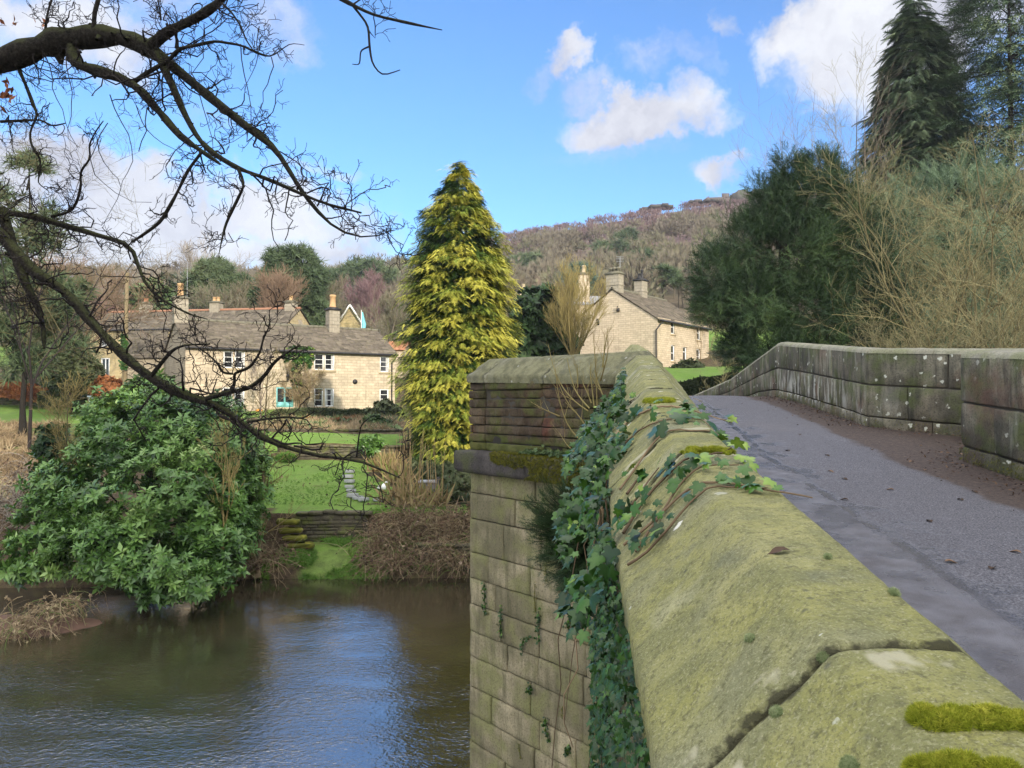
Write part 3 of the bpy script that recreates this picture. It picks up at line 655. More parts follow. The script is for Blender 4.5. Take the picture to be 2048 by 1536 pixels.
def blocks(mb, mapf, cells, gap=.012, rnd=.02, jit=.012, rough=.02, seed=0, res=.10):
    """individually rounded, slightly uneven stones laid on mapf(u, v, w)"""
    r = np.random.default_rng(seed)
    for (u0, u1, v0, v1) in cells:
        g0 = gap * r.uniform(.4, 1.3)
        if u1 - u0 < 3 * rnd + 2 * g0 or v1 - v0 < 2.4 * rnd + 2 * g0: rn = min(u1 - u0, v1 - v0) * .22
        else: rn = rnd
        def ax(a, b):
            n = max(2, int((b - a) / res)); return np.concatenate([[a + g0, a + g0 + rn * .3], np.linspace(a + g0 + rn, b - g0 - rn, n), [b - g0 - rn * .3, b - g0]])
        us, vs_ = ax(u0, u1), ax(v0, v1); U, Vv = np.meshgrid(us, vs_); n, m = U.shape
        eu = np.minimum(U - us[0], us[-1] - U); ev = np.minimum(Vv - vs_[0], vs_[-1] - Vv); e = np.minimum(eu, ev)
        w = r.uniform(-jit, jit) - np.clip(1 - e / rn, 0, 1) ** 2 * rn * 1.1
        w = w - (e <= 1e-9) * .03
        cr = (np.clip(1 - eu / (rn * 2.2), 0, 1) * np.clip(1 - ev / (rn * 2.2), 0, 1)) * rn * r.uniform(.2, 1.2)
        q = np.stack([U, Vv, 0 * U + seed], -1)
        w = w - cr + (fbm(q, 6, 4, seed) - .5) * rough * 2
        un = U + (vnoise(q, 9, seed + 3) - .5) * gap * 1.1; vn = Vv + (vnoise(q, 9, seed + 4) - .5) * gap * 1.1
        i = (np.arange(n - 1)[:, None] * m + np.arange(m - 1)[None]).ravel()
        mb.add(mapf(un, vn, w).reshape(-1, 3), quads=np.stack([i, i + 1, i + m + 1, i + m], 1), var=np.clip(r.normal(.5, .22), 0, 1))
    return mb
def courses(u0, u1, v0, v1, hs, wr, seed=0):
    r = np.random.default_rng(seed); out = []; v = v0; k = 0
    while v < v1 - .02:
        h = min(r.uniform(*hs), v1 - v); h = v1 - v if v1 - v - h < hs[0] * .5 else h
        u = u0; first = True
        while u < u1 - .02:
            w = r.uniform(*wr) * (r.uniform(.4, .9) if first else 1); first = False
            if u1 - u - w < wr[0] * .6: w = u1 - u
            out.append((u, u + w, v, v + h)); u += w
        v += h
    return out
def planemap(o, d, n):
    o = np.asarray(o, float); d = np.asarray(d, float); n = np.asarray(n, float)
    return lambda u, v, w: o + u[..., None] * d + w[..., None] * n + v[..., None] * np.array([0, 0, 1.0])
pier = part('pier', MB().add([(*(CA + .035 * mA), -.8), (*(CN + .035 * mN), -.8), (*(CB + .035 * mB), -.8), (*(CA + .035 * mA), 5.05), (*(CN + .035 * mN), 5.05), (*(CB + .035 * mB), 5.05)], quads=[(0, 1, 4, 3), (1, 2, 5, 4), (2, 0, 3, 5)], ngons=[(3, 4, 5)]), M_mortar, bridge)
for k, (a, b) in enumerate(((CA, CN), (CN, CB))):
    d = (b - a); L = np.hypot(*d); d = d / L; n = -rt(d); D3, N3 = np.array([*d, 0]), np.array([*n, 0])
    mp = planemap((*a, 0), D3, N3)
    lo = blocks(MB(), mp, courses(0, L, -.7, 5.04, (.33, .47), (.55, 1.1), 3 + k), .005, .013, .010, .018, 40 + k, .06)
    part('pier_stonework', lo, M_pier, pier, smooth=True)
    up = []
    for j in range(8):
        v0, v1 = 5.34 + j * .118, 5.34 + (j + 1) * .118
        br = [0, 1.32, L - .36, L] if k == 0 else [0, .4, 1.7, L]
        up += [(br[i], br[i + 1], v0, v1) for i in range(3)]
    part('tooled_stonework', blocks(MB(), mp, up, .004, .013, .02, .06, 60 + k, .025), M_pier_up, vb, smooth=True)
    # string course: a heavy projecting ledge
    for (u0, u1) in ([(-.05, 1.35), (1.35, L)] if k == 0 else [(0, 1.6), (1.6, L)]):
        m0 = mA * (1 - u0 / L) + mN * (u0 / L) if k == 0 else mN * (1 - u0 / L) + mB * (u0 / L)
        m1 = mA * (1 - u1 / L) + mN * (u1 / L) if k == 0 else mN * (1 - u1 / L) + mB * (u1 / L)
        A_, B_ = V3(a + d * u0, 5.34), V3(a + d * u1, 5.34)
        pr = np.array([(.05, -.31), (-.02, -.315), (-.09, -.312), (-.135, -.30), (-.163, -.272), (-.172, -.24), (-.175, -.16), (-.175, -.08), (-.17, -.035), (-.155, -.012), (-.12, -.002), (-.04, .0), (.05, 0)])
        part('string_course', cope(A_, m0, B_, m1, .06, .012, .005, .03, 90 + k, pr), M_ledge, pier, smooth=True)
# spandrel walls, the near abutment and the main arch beyond the pier
def xl(y): return np.interp(y, [-6, 8.5, 13, 18.4, 24.5, 36], [.05, 1.195, 1.955, FAR[1][0] - .19, FAR[2][0] - .19, FAR[3][0] - .3])
RW = np.array([[4.55, -5], [4.85, 2], [X(2048, 7.8), 7.8], [X(1921, 8.95), 8.95], [6.75, 10.45], [X(1735, 12.0), 12.0], [X(1556, 18.0), 18.0], [X(1460, 24.0), 24.0], [7.7, 35]])
RTOP = np.array([5.12, 5.72, Z(704, 7.8), Z(703, 8.95), 6.72, Z(697, 12), Z(685, 18), Z(757, 24), 6.1])
ROADZ = [(-8, 3.9), (0, 4.55), (4, 4.9), (7.8, 5.19), (8.95, 5.32), (12, 5.62), (16, 5.98), (18.6, 6.15), (20, 6.15), (24, 5.95), (34, 5.4), (44, 5.5)]
def roadz(y): return np.interp(y, *zip(*ROADZ))
def xr(y): return np.interp(y, np.delete(RW[:, 1], 4), np.delete(RW[:, 0], 4))
def slab(prof, name, label=None):
    k = len(prof); Lf = [(xl(y) + .004, y, z) for y, z in prof]; Rg = [(xr(y) + .44, y, z) for y, z in prof]
    uv = np.array([(y, z) for y, z in prof] * 2)
    return part(name, MB().add(Lf + Rg, ngons=[list(range(k)), list(range(k, 2 * k))[::-1]] + [(i, (i + 1) % k, k + (i + 1) % k, k + i) for i in range(k)][:], uv=uv), M_spandrel, bridge, label=label)
slab([(-6, -1), (8.6, -1)] + [(y, roadz(y) - .06) for y in (8.6, 7.8, 4, 0, -6)], 'abutment')
arch = [(14.2 + 7.9 * (1 - math.cos(a)), 4.6 * math.sin(a)) for a in np.linspace(0, math.pi, 25)]
slab([(12.6, -1), (14.2, -1)] + arch[1:-1] + [(30, -1), (36, -1)] + [(y, roadz(y) - .06) for y in (36, 34, 24, 20, 18.6, 16, 12.6)], 'main_arch')
slab([(8.6, -1), (12.6, -1), (12.6, 5.3), (8.6, 5.0)], 'pier_core')

# right-hand parapet (its inner face is the one seen)
def seglen(P2): return np.concatenate([[0], np.cumsum(np.hypot(*np.diff(P2, axis=0).T))])
SL = seglen(RW); rpar = None
mR = [rt(RW[1] - RW[0])] + [mitre(RW[i] - RW[i - 1], RW[i + 1] - RW[i]) for i in range(1, len(RW) - 1)] + [rt(RW[-1] - RW[-2])]
rpar = part('parapet', walltube([np.array([*RW[i], RTOP[i]]) for i in range(len(RW))], mR, [(.03, -.08), (.42, -.08), (.42, -1.6), (.03, -1.6)]), M_mortar, bridge, label='far side parapet of large dark lichen-spotted blocks')
rb = np.random.default_rng(8)
for i in range(len(RW) - 1):
    a, b = RW[i], RW[i + 1]; L = SL[i + 1] - SL[i]
    d = (b - a) / L; n = -rt(d)
    def mp(u, v, w, a=a, d=d, n=n, i=i, L=L):
        x, y = a[0] + u * d[0] + w * n[0], a[1] + u * d[1] + w * n[1]
        base = roadz(np.clip(y, -8, 44)) - .12; top = RTOP[i] + (RTOP[i + 1] - RTOP[i]) * u / L - .05
        return np.stack([x, y, base + v * (top - base)], -1)
    cells = []
    for (v0, v1, off) in ((0, .22, .2), (.22, .60, .55), (.60, 1, 0)):
        u = 0
        while u < L - .01:
            w = rb.uniform(.75, 1.25) * (1.0 if u > 0 or off == 0 else off)
            if L - u - w < .5: w = L - u
            cells.append((u, u + w, v0, v1)); u += w
    # v is a fraction of the height: shrink gaps accordingly
    part('parapet_stonework', blocks(MB(), mp, cells, .007, .016, .010, .014, 300 + i, .09), M_parapet, rpar, smooth=True)
RP = np.array([(-.004, -.075), (.006, -.04), (.03, -.012), (.07, 0), (.22, .012), (.38, 0), (.42, -.012), (.445, -.04), (.455, -.12)])
cr = MB()
for i in range(len(RW) - 1):
    A_, B_ = np.array([*RW[i], RTOP[i]]), np.array([*RW[i + 1], RTOP[i + 1]]); n = max(1, int(round(np.linalg.norm(B_ - A_) / 1.2)))
    for k in range(n):
        t0, t1 = k / n, (k + 1) / n
        s = cope(A_ * (1 - t0) + B_ * t0, mR[i] * (1 - t0) + mR[i + 1] * t0, A_ * (1 - t1) + B_ * t1, mR[i] * (1 - t1) + mR[i + 1] * t1, .1, .008, .003, .02, 400 + k + i * 9, RP, .008)
        cr.add(np.concatenate(s.V), quads=np.concatenate(s.Q), ngons=s.N, var=np.clip(.5 + rb.normal(0, .15), 0, 1))
part('parapet_top', cr, M_cope_right, rpar, smooth=True)

# road deck
ysr = np.unique(np.concatenate([np.arange(-8, 8, .5), np.arange(8, 13, .15), np.arange(13, 24, .4), np.arange(24, 46, 1.5)]))
Vr, ar = [], []
cols = np.linspace(0, 1, 29)
rwl = np.interp(ysr, [-6, 8.5, 13, 18.4, 24.5, 35, 46], [.05, 1.195, 1.955, 2.7, 3.35, 4.5, 5.6]) + .38
rwl = np.where(ysr < 8.6, np.array([ridge_at(y)[0] + .34 for y in ysr]), rwl)
for y, x0 in zip(ysr, rwl):
    x1 = np.interp(y, RW[:, 1], RW[:, 0]) + .06; xe = xr(y)
    for c in cols:
        x = x0 + (x1 - x0) * c; f = (x - x0) / (xe - x0)
        cam_ = .05 * (1 - (2 * min(f, 1) - 1) ** 2) - .03 + (.03 * max(0, (f - .86) / .14) if f < 1.05 else .03)
        Vr.append((x, y, roadz(y) + cam_)); ar.append(f)
m = len(cols); i = (np.arange(len(ysr) - 1)[:, None] * m + np.arange(m - 1)[None]).ravel()
ROADMB = MB().add(Vr, quads=np.stack([i, i + 1, i + m + 1, i + m], 1), var=np.array(ar))
single('road', ROADMB, M_road, kind='structure', smooth=True)
# ------------------------------------------------------------------ houses
class Plane:
    """vertical wall plane: origin o (bottom left), unit direction e along it; outward normal to the right-hand viewer"""
    def __init__(s, o, e): s.o = np.asarray(o, float); s.e = np.array([e[0], e[1], 0.0]); s.n = np.array([e[1], -e[0], 0.0])
    def uz(s, px, py):
        r = ray(px, py); c = np.array([0, 0, EYE]); t = ((s.o - c) @ s.n) / (r @ s.n); p = c + r * t
        return (p - s.o) @ s.e, p[2]
    def rect(s, x0, y0, x1, y1):
        um = (y0 + y1) / 2; xm = (x0 + x1) / 2
        return s.uz(x0, um)[0], s.uz(x1, um)[0], s.uz(xm, y1)[1], s.uz(xm, y0)[1]
    def p(s, u, z, w=0.0):
        q = s.o + s.e * u + s.n * w; return np.array([q[0], q[1], z])
def wall_face(mb, pl, u0, u1, z0, z1, holes=(), dep=.14):
    us = sorted({u0, u1, *[h[0] for h in holes], *[h[1] for h in holes]}); zs = sorted({z0, z1, *[h[2] for h in holes], *[h[3] for h in holes]})
    for a, b in zip(us[:-1], us[1:]):
        for c, d in zip(zs[:-1], zs[1:]):
            if any(h[0] <= a and b <= h[1] and h[2] <= c and d <= h[3] for h in holes): continue
            mb.add([pl.p(a, c), pl.p(b, c), pl.p(b, d), pl.p(a, d)], quads=[(0, 1, 2, 3)], uv=[(a, c), (b, c), (b, d), (a, d)])
    for (a, b, c, d) in holes:
        for (q, r) in (((a, c), (b, c)), ((b, c), (b, d)), ((b, d), (a, d)), ((a, d), (a, c))):
            mb.add([pl.p(*q), pl.p(*r), pl.p(*r, -dep), pl.p(*q, -dep)], quads=[(0, 1, 2, 3)], uv=[(q[0], q[1]), (r[0], r[1]), (r[0] + .1, r[1] + .1), (q[0] + .1, q[1] + .1)])
def bars(mb, pl, lst, w0, w1):
    for (a, b, c, d) in lst:
        ax = [pl.e, pl.n, (0, 0, 1)]; mb.box(pl.p((a + b) / 2, (c + d) / 2, (w0 + w1) / 2), (b - a, w1 - w0, d - c), ax)
def window(par, pl, h, rows=3, cols=1, fw=.075, gb=.035, curtain=None, dep=-.05, sill=None, mat=None):
    a, b, c, d = h; f = MB()
    L = [(a, a + fw, c, d), (b - fw, b, c, d), (a + fw, b - fw, c, c + fw), (a + fw, b - fw, d - fw, d)]
    bars(f, pl, L, dep - .05, dep + .03)
    G_ = []
    for k in range(1, rows): z = c + fw + (d - c - 2 * fw) * k / rows; G_.append((a + fw, b - fw, z - gb / 2, z + gb / 2))
    bars(f, pl, G_, dep - .035, dep + .005)
    G2 = []
    for k in range(1, cols): u = a + fw + (b - a - 2 * fw) * k / cols; G2.append((u - gb / 2, u + gb / 2, c + fw, d - fw))
    bars(f, pl, G2, dep - .032, dep + .009)
    w = part('window', f, mat or M_white, par)
    part('pane', MB().add([pl.p(a, c, dep - .03), pl.p(b, c, dep - .03), pl.p(b, d, dep - .03), pl.p(a, d, dep - .03)], quads=[(0, 1, 2, 3)]), M_glass, w)
    if curtain:
        k = MB()
        for side in curtain:
            u0, u1 = (a + fw, a + fw + (b - a) * .22) if side == 'l' else (b - fw - (b - a) * .22, b - fw)
            n = 6; uu = np.linspace(u0, u1, n); V = [pl.p(u, z, dep - .025 + .006 * (i % 2)) for i, u in enumerate(uu) for z in (c + fw, d - fw)]
            k.add(V, quads=[(2 * i, 2 * i + 2, 2 * i + 3, 2 * i + 1) for i in range(n - 1)])
        part('curtain', k, M_curtain, w)
    if sill:
        s = MB(); bars(s, pl, [(a - .1, b + .1, c - .16, c)], -.1, .07); part('sill', s, sill, w)
    return w
def slates(mb, eL, eR, rL, rR, row=(.34, .2), wid=.5, th=.045, seed=0):
    """stone slates laid in diminishing courses from eave (eL..eR) to ridge (rL..rR)"""
    r = np.random.default_rng(seed); eL, eR, rL, rR = map(lambda q: np.asarray(q, float), (eL, eR, rL, rR))
    S = np.linalg.norm(rL - eL); nrm = np.cross(eR - eL, rL - eL); nrm /= np.linalg.norm(nrm)
    if nrm[2] < 0: nrm = -nrm
    mb.add([eL - nrm * .06, eR - nrm * .06, rR - nrm * .06, rL - nrm * .06], quads=[(0, 1, 2, 3)], var=.0)
    s = 0.0
    while s < S - .03:
        f = s / S; h = row[0] * (1 - f) + row[1] * f; h = min(h, S - s)
        t0, t1 = s / S, min(1.0, (s + h * 1.18) / S)
        A0, A1 = eL + (rL - eL) * t0, eR + (rR - eR) * t0; B0, B1 = eL + (rL - eL) * t1, eR + (rR - eR) * t1
        W = np.linalg.norm(A1 - A0); u = -r.uniform(0, .3); rv = r.normal(0, .07)
        while u < W:
            w = r.uniform(.55, 1.5) * wid * (1 - .3 * f); a, b = max(0, u), min(W, u + w)
            if b - a > .05:
                k0, k1 = (a + .006) / W, (b - .006) / W; lift = th + r.normal(0, .010); sag = r.normal(0, .014); dn = (A0 - B0) / np.linalg.norm(A0 - B0) * r.uniform(-.02, .035)
                p0, p1, p2, p3 = A0 + (A1 - A0) * k0 + dn, A0 + (A1 - A0) * k1 + dn, B0 + (B1 - B0) * k1, B0 + (B1 - B0) * k0
                up = nrm * lift
                mb.add([p0 + up, p1 + up + nrm * sag, p2 + nrm * .012, p3 + nrm * .012, p0 - nrm * .01, p1 - nrm * .01], quads=[(0, 1, 2, 3), (4, 5, 1, 0)], tris=[(4, 0, 3), (5, 2, 1)], var=np.clip(r.normal(.5 + rv, .2), 0, 1))
            u += w
        s += h
def chimney(par, c, e, w, dp, z0, z1, mat, pots, cap=.12, band=True, seed=0):
    e = np.array([e[0], e[1], 0]); n = np.array([e[1], -e[0], 0]); ax = [e, n, (0, 0, 1)]
    mb = MB(); r = np.random.default_rng(seed)
    def ubox(ctr, sx_, sy_, sz_):
        for k, (d1, d2, w1, w2) in enumerate(((e, n, sx_, sy_), (n, -e, sy_, sx_), (-e, -n, sx_, sy_), (-n, e, sy_, sx_))):
            o = np.asarray(ctr) + d2 * w2 / 2
            q = [o - d1 * w1 / 2 - np.array([0, 0, sz_ / 2]), o + d1 * w1 / 2 - np.array([0, 0, sz_ / 2]), o + d1 * w1 / 2 + np.array([0, 0, sz_ / 2]), o - d1 * w1 / 2 + np.array([0, 0, sz_ / 2])]
            mb.add(q, quads=[(0, 1, 2, 3)], uv=[(k * 3 - w1 / 2, ctr[2] - sz_ / 2), (k * 3 + w1 / 2, ctr[2] - sz_ / 2), (k * 3 + w1 / 2, ctr[2] + sz_ / 2), (k * 3 - w1 / 2, ctr[2] + sz_ / 2)])
        mb.add([np.asarray(ctr) + a * e * sx_ / 2 + b * n * sy_ / 2 + np.array([0, 0, s_ * sz_ / 2]) for s_ in (1, -1) for a, b in ((-1, -1), (1, -1), (1, 1), (-1, 1))], quads=[(0, 1, 2, 3), (7, 6, 5, 4)])
    ubox((c[0], c[1], (z0 + z1) / 2), w, dp, z1 - z0)
    if band: ubox((c[0], c[1], z0 + (z1 - z0) * .42), w + .1, dp + .1, .09)
    ch = part('chimney', mb, mat, par)
    cp_ = MB(); cp_.box((c[0], c[1], z1 + cap / 2 + .003), (w + .22, dp + .22, cap), ax); cp_.box((c[0], c[1], z1 + cap + .06), (w * .8, dp * .8, .1), ax)
    part('chimney_cap', cp_, M_iron if band == 'dark' else M_ridge_grey, ch)
    for (du, h, rad, mt) in pots:
        b = np.array([c[0], c[1], z1 + cap + .1]) + e * du
        part('chimney_pot', MB().lathe(b, [(rad * 1.0, 0), (rad * 1.05, h * .1), (rad * .9, h * .15), (rad * .82, h * .8), (rad * .98, h * .84), (rad * 1.0, h * .95), (rad * .8, h), (rad * .7, h * .9)], 12), mt, ch, smooth=True)
    return ch
def gable(mb, p0, p1, zb, ze, pk, uv0=0.0):
    p0, p1, pk = map(lambda q: np.asarray(q, float), (p0, p1, pk)); L = np.hypot(*(p1 - p0)[:2])
    k = np.hypot(*(pk - p0)[:2]); V = [(*p0[:2], zb), (*p1[:2], zb), (*p1[:2], ze), tuple(pk), (*p0[:2], ze)]
    mb.add(V, ngons=[(0, 1, 2, 3, 4)], uv=[(uv0, zb), (uv0 + L, zb), (uv0 + L, ze), (uv0 + k, pk[2]), (uv0, ze)])

# ---- the long cottage
e = np.array([.829, .559]); bk = np.array([-.559, .829])
O = np.array([X(370, 58), 58.0]); Lc, Wc = 17.3, 8.0; zb, ze = 5.0, Z(691, 58); zr = Z(640, 61.3) - .05
cot = thing('stone_cottage', 'long two storey stone cottage with slate roof, white windows and a turquoise door', 'cottage', (O[0] + e[0] * Lc / 2, O[1] + e[1] * Lc / 2, 5.3))
pl = Plane((*O, 0), e)
rects = {k: pl.rect(*v) for k, v in dict(u1=(447, 702, 466, 736), u2=(469.5, 702.5, 490, 736.5), u3=(628.5, 707.5, 647.5, 740), u4=(649.5, 708, 669, 740), u5=(760, 713, 778, 744), l1=(445, 775, 465, 813), l2=(469, 775.5, 489, 813), l3=(628.5, 776.5, 646, 813), l4=(649.5, 777, 668, 813), l5=(759.5, 778.5, 777, 809), door=(552.5, 774.5, 587, 822)).items()}
rects['door'] = (*rects['door'][:2], 5.62, rects['door'][3])
wm = MB(); wall_face(wm, pl, 0, Lc, zb, ze, list(rects.values()))
cor = lambda u, v, z: np.array([*(O + e * u + bk * v), z])
wm.add([cor(Lc, Wc, zb), cor(0, Wc, zb), cor(0, Wc, ze), cor(Lc, Wc, ze)], quads=[(0, 1, 2, 3)], uv=[(0, zb), (Lc, zb), (Lc, ze), (0, ze)])
gable(wm, cor(Lc, 0, 0), cor(Lc, Wc, 0), zb, ze, cor(Lc, Wc / 2, zr - .1))
part('wall', wm, M_cottage, cot)
gm = MB(); gable(gm, cor(0, Wc, 0), cor(0, 0, 0), zb, ze, cor(0, Wc / 2, zr - .1)); part('gable_wall', gm, M_gable, cot)
rf = MB(); ov = .28; sl = (zr - ze) / (Wc / 2); ez = ze - ov * sl + .08
slates(rf, cor(-.12, -ov, ez), cor(Lc + .15, -ov, ez), cor(-.12, Wc / 2, zr + .08), cor(Lc + .15, Wc / 2, zr + .08), (.36, .2), .55, .05, 1)
slates(rf, cor(Lc + .15, Wc + ov, ez), cor(-.12, Wc + ov, ez), cor(Lc + .15, Wc / 2, zr + .08), cor(-.12, Wc / 2, zr + .08), (.5, .5), .9, .05, 2)
roof = part('roof', rf, M_slate, cot)
rm = MB(); u = -.1
while u < Lc + .1:
    w = rng.uniform(.45, .7); a, b = cor(u + .01, Wc / 2, zr + .14 + rng.normal(0, .012)), cor(u + w, Wc / 2, zr + .14 + rng.normal(0, .012)); rm.tubes([a, a * .5 + b * .5, b], [.13, .135, .13], 6, cap=True); u += w
part('ridge', rm, M_ridge_grey, roof)
gt = MB(); gt.tubes([cor(u, -ov - .05, ez - .07) for u in np.linspace(-.1, Lc + .15, 8)], [.085] * 8, 8, cap=True); gt.box(cor(Lc / 2, -.06, ze - .10), (Lc, .14, .22), [(*e, 0), (*-bk, 0), (0, 0, 1)])
part('gutter', gt, M_iron, cot)
du = pl.uz(783, 760)[0]
dp = MB(); dp.tubes([cor(Lc + .05, -ov - .02, ez - .1), cor(Lc - .1, -.2, ez - .45), cor(du, -.1, ez - .7), cor(du, -.09, 7.6), cor(du, -.09, 5.6)], [.055] * 5, 8)
for z in (9.4, 8.2, 7.0): dp.tubes([cor(du, -.09, z), cor(du, -.09, z + .09)], [.075, .075], 8)
part('downpipe', dp, M_iron, cot)
for k, cu in zip(('u1', 'u2', 'u3', 'u4', 'u5', 'l1', 'l2', 'l3', 'l4', 'l5'), ('', 'r', '', 'r', 'r', '', 'r', '', 'lr', '')):
    window(cot, pl, rects[k], 3, 1, .085, .045, cu or None)
for (a, b) in (('u1', 'u2'), ('u3', 'u4'), ('l1', 'l2'), ('l3', 'l4')):
    sl_ = MB(); bars(sl_, pl, [(rects[a][0] - .12, rects[b][1] + .12, rects[a][2] - .17, rects[a][2] - .003)], -.05, .05); part('sill', sl_, M_quoin, cot)
for a in ('u5', 'l5'): sl_ = MB(); bars(sl_, pl, [(rects[a][0] - .12, rects[a][1] + .12, rects[a][2] - .17, rects[a][2] - .003)], -.05, .05); part('sill', sl_, M_quoin, cot)
a, b, c, d_ = rects['door']; dm_ = MB()
bars(dm_, pl, [(a, a + .11, c, d_), (b - .11, b, c, d_), (a + .11, b - .11, d_ - .11, d_), ((a + b) / 2 - .07, (a + b) / 2 + .07, c, d_ - .11), (a + .11, (a + b) / 2 - .07, c, c + .42), ((a + b) / 2 + .07, b - .11, c, c + .42)], -.12, -.03)
door = part('door', dm_, M_teal, cot)
part('pane', MB().add([pl.p(a + .1, c + .3, -.09), pl.p(b - .1, c + .3, -.09), pl.p(b - .1, d_ - .1, -.09), pl.p(a + .1, d_ - .1, -.09)], quads=[(0, 1, 2, 3)]), M_glass, door)
part('handle', MB().box(pl.p((a + b) / 2 + .05, c + 1.0, .0), (.03, .05, .16), [pl.e, pl.n, (0, 0, 1)]), M_iron, door)
uu, zz = pl.uz(710, 763.5)
part('wall_plaque', MB().add(np.concatenate([[pl.p(uu + .21 * math.cos(t), zz + .21 * math.sin(t), w) for t in np.linspace(0, 2 * math.pi, 24, endpoint=False)] for w in (.0, .06)] + [[pl.p(uu, zz, .085)]]), quads=[(i, (i + 1) % 24, 24 + (i + 1) % 24, 24 + i) for i in range(24)], tris=[(24 + i, 24 + (i + 1) % 24, 48) for i in range(24)]), M_iron, cot, smooth=False)
uu, zz = pl.uz(574, 755); ln = MB(); q = pl.p(uu, zz, .28)
ln.tubes([pl.p(uu, zz + .35, 0), pl.p(uu, zz + .5, .15), pl.p(uu, zz + .42, .28), pl.p(uu, zz + .3, .28)], [.02] * 4, 6); ln.lathe((q[0], q[1], q[2] - .25), [(.05, 0), (.07, .03), (.12, .38), (.15, .4), (.04, .55), (.02, .58)], 6)
ln.box(pl.p(uu, zz + .2, .015), (.1, .03, .4), [pl.e, pl.n, (0, 0, 1)])
part('lantern', ln, M_iron, cot)
c1 = cor(.35, Wc / 2 - .05, 0); chimney(cot, c1, e, 1.05, .95, zr - .25, Z(598, 61.4), M_chim, [(0, 1.05, .26, M_pot)], .12, True, 1)
u2 = pl.uz(660, 680)[0] * 1.0
c2 = cor(12.95, Wc / 2 - .35, 0); chimney(cot, c2, e, .95, .95, zr - .55, Z(622, 68.5), M_chim, [(0, 1.15, .30, M_pot)], .16, 'dark', 2)
ae = MB(); ae.tubes([cor(.9, 4.2, zr), cor(.9, 4.2, zr + 4.9)], [.022, .018], 5); 
for k in range(5): ae.tubes([cor(.9 - .35, 4.2, zr + 4.3 + .12 * k), cor(.9 + .35, 4.2, zr + 4.3 + .12 * k)], [.01, .01], 4)
part('aerial', ae, M_lead, cot)

# ---- terrace behind to the left
e2 = np.array([.985, -.17]); b2 = np.array([.17, .985]); O2 = np.array([X(172, 72.5), 72.5]); L2, W2 = 19.9, 6.4
zb2, ze2, zr2 = 7.2, Z(660, 72.5), Z(627, 75.7)
hb = thing('stone_house', 'yellowish stone house with red ridged slate roof and three chimneys, behind the long cottage', 'house', (O2[0] + e2[0] * L2 / 2, O2[1] + e2[1] * L2 / 2 + 3, 7.6))
pl2 = Plane((*O2, 0), e2); r2 = {k: pl2.rect(*v) for k, v in dict(a=(202, 671, 221, 693), b=(202, 716, 219, 753)).items()}
c2f = lambda u, v, z: np.array([*(O2 + e2 * u + b2 * v), z])
w2 = MB(); wall_face(w2, pl2, 0, L2, zb2, ze2, list(r2.values()))
gable(w2, c2f(0, W2, 0), c2f(0, 0, 0), zb2, ze2, c2f(0, W2 / 2, zr2 - .1)); gable(w2, c2f(L2, 0, 0), c2f(L2, W2, 0), zb2, ze2, c2f(L2, W2 / 2, zr2 - .1))
w2.add([c2f(L2, W2, zb2), c2f(0, W2, zb2), c2f(0, W2, ze2), c2f(L2, W2, ze2)], quads=[(0, 1, 2, 3)], uv=[(0, zb2), (L2, zb2), (L2, ze2), (0, ze2)])
part('wall', w2, M_backhouse, hb)
rf2 = MB(); s2 = (zr2 - ze2) / (W2 / 2); ez2 = ze2 - .2 * s2 + .08
slates(rf2, c2f(-.12, -.2, ez2), c2f(L2 + .1, -.2, ez2), c2f(-.12, W2 / 2, zr2 + .06), c2f(L2 + .1, W2 / 2, zr2 + .06), (.4, .25), .6, .05, 5)
slates(rf2, c2f(L2 + .1, W2 + .2, ez2), c2f(-.12, W2 + .2, ez2), c2f(L2 + .1, W2 / 2, zr2 + .06), c2f(-.12, W2 / 2, zr2 + .06), (.6, .6), 1.0, .05, 6)
ro2 = part('roof', rf2, M_slate, hb)
part('ridge', MB().tubes([c2f(u, W2 / 2, zr2 + .1) for u in np.linspace(-.1, L2 + .1, 30)], [.13] * 30, 6), M_ridge, ro2)
part('gutter', MB().tubes([c2f(-.1, -.27, ez2 - .06), c2f(L2, -.27, ez2 - .06)], [.08, .08], 6), M_iron, hb)
window(hb, pl2, r2['a'], 2, 4, .09, .05); window(hb, pl2, r2['b'], 1, 2, .1, .09)
def ridge_u(px): # position along the ridge for a column of the photograph
    o = c2f(0, W2 / 2, 0); t = (px - 1024) / FPX; return (t * o[1] - o[0]) / (e2[0] - t * e2[1])
for px, zt, w, pots in ((290, 609, .85, [(0, .4, .24, M_potred)]), (431, 607, .9, [(-.2, .4, .18, M_pot), (.2, .4, .18, M_pot)]), (581, 606, .9, [(0, .5, .2, M_pot)])):
    u = ridge_u(px); chimney(hb, c2f(u, W2 / 2, 0), e2, w, .9, zr2 - .4, Z(zt, 75.8 - .17 * u), M_chim, pots, .1, False, 3)
sh = MB(); u = ridge_u(581); A_ = c2f(u - .75, W2 / 2 - .42, 0); B_ = c2f(u + 1.0, W2 / 2 - .42, 0)
for v in (-.42, .42):
    q = [c2f(u - .9, W2 / 2 + v, zr2 - 1.6), c2f(u + 1.1, W2 / 2 + v, zr2 - 1.6), c2f(u + .42, W2 / 2 + v, zr2 + .25), c2f(u - .3, W2 / 2 + v, zr2 + .35)]
    sh.add(q, quads=[(0, 1, 2, 3)], uv=[(0, 0), (2, 0), (1.3, 1.9), (.6, 1.9)])
sh.add(np.concatenate(sh.V), quads=[(1, 5, 6, 2), (0, 3, 7, 4), (2, 6, 7, 3)])
part('chimney_shoulder', sh, M_gable, hb)
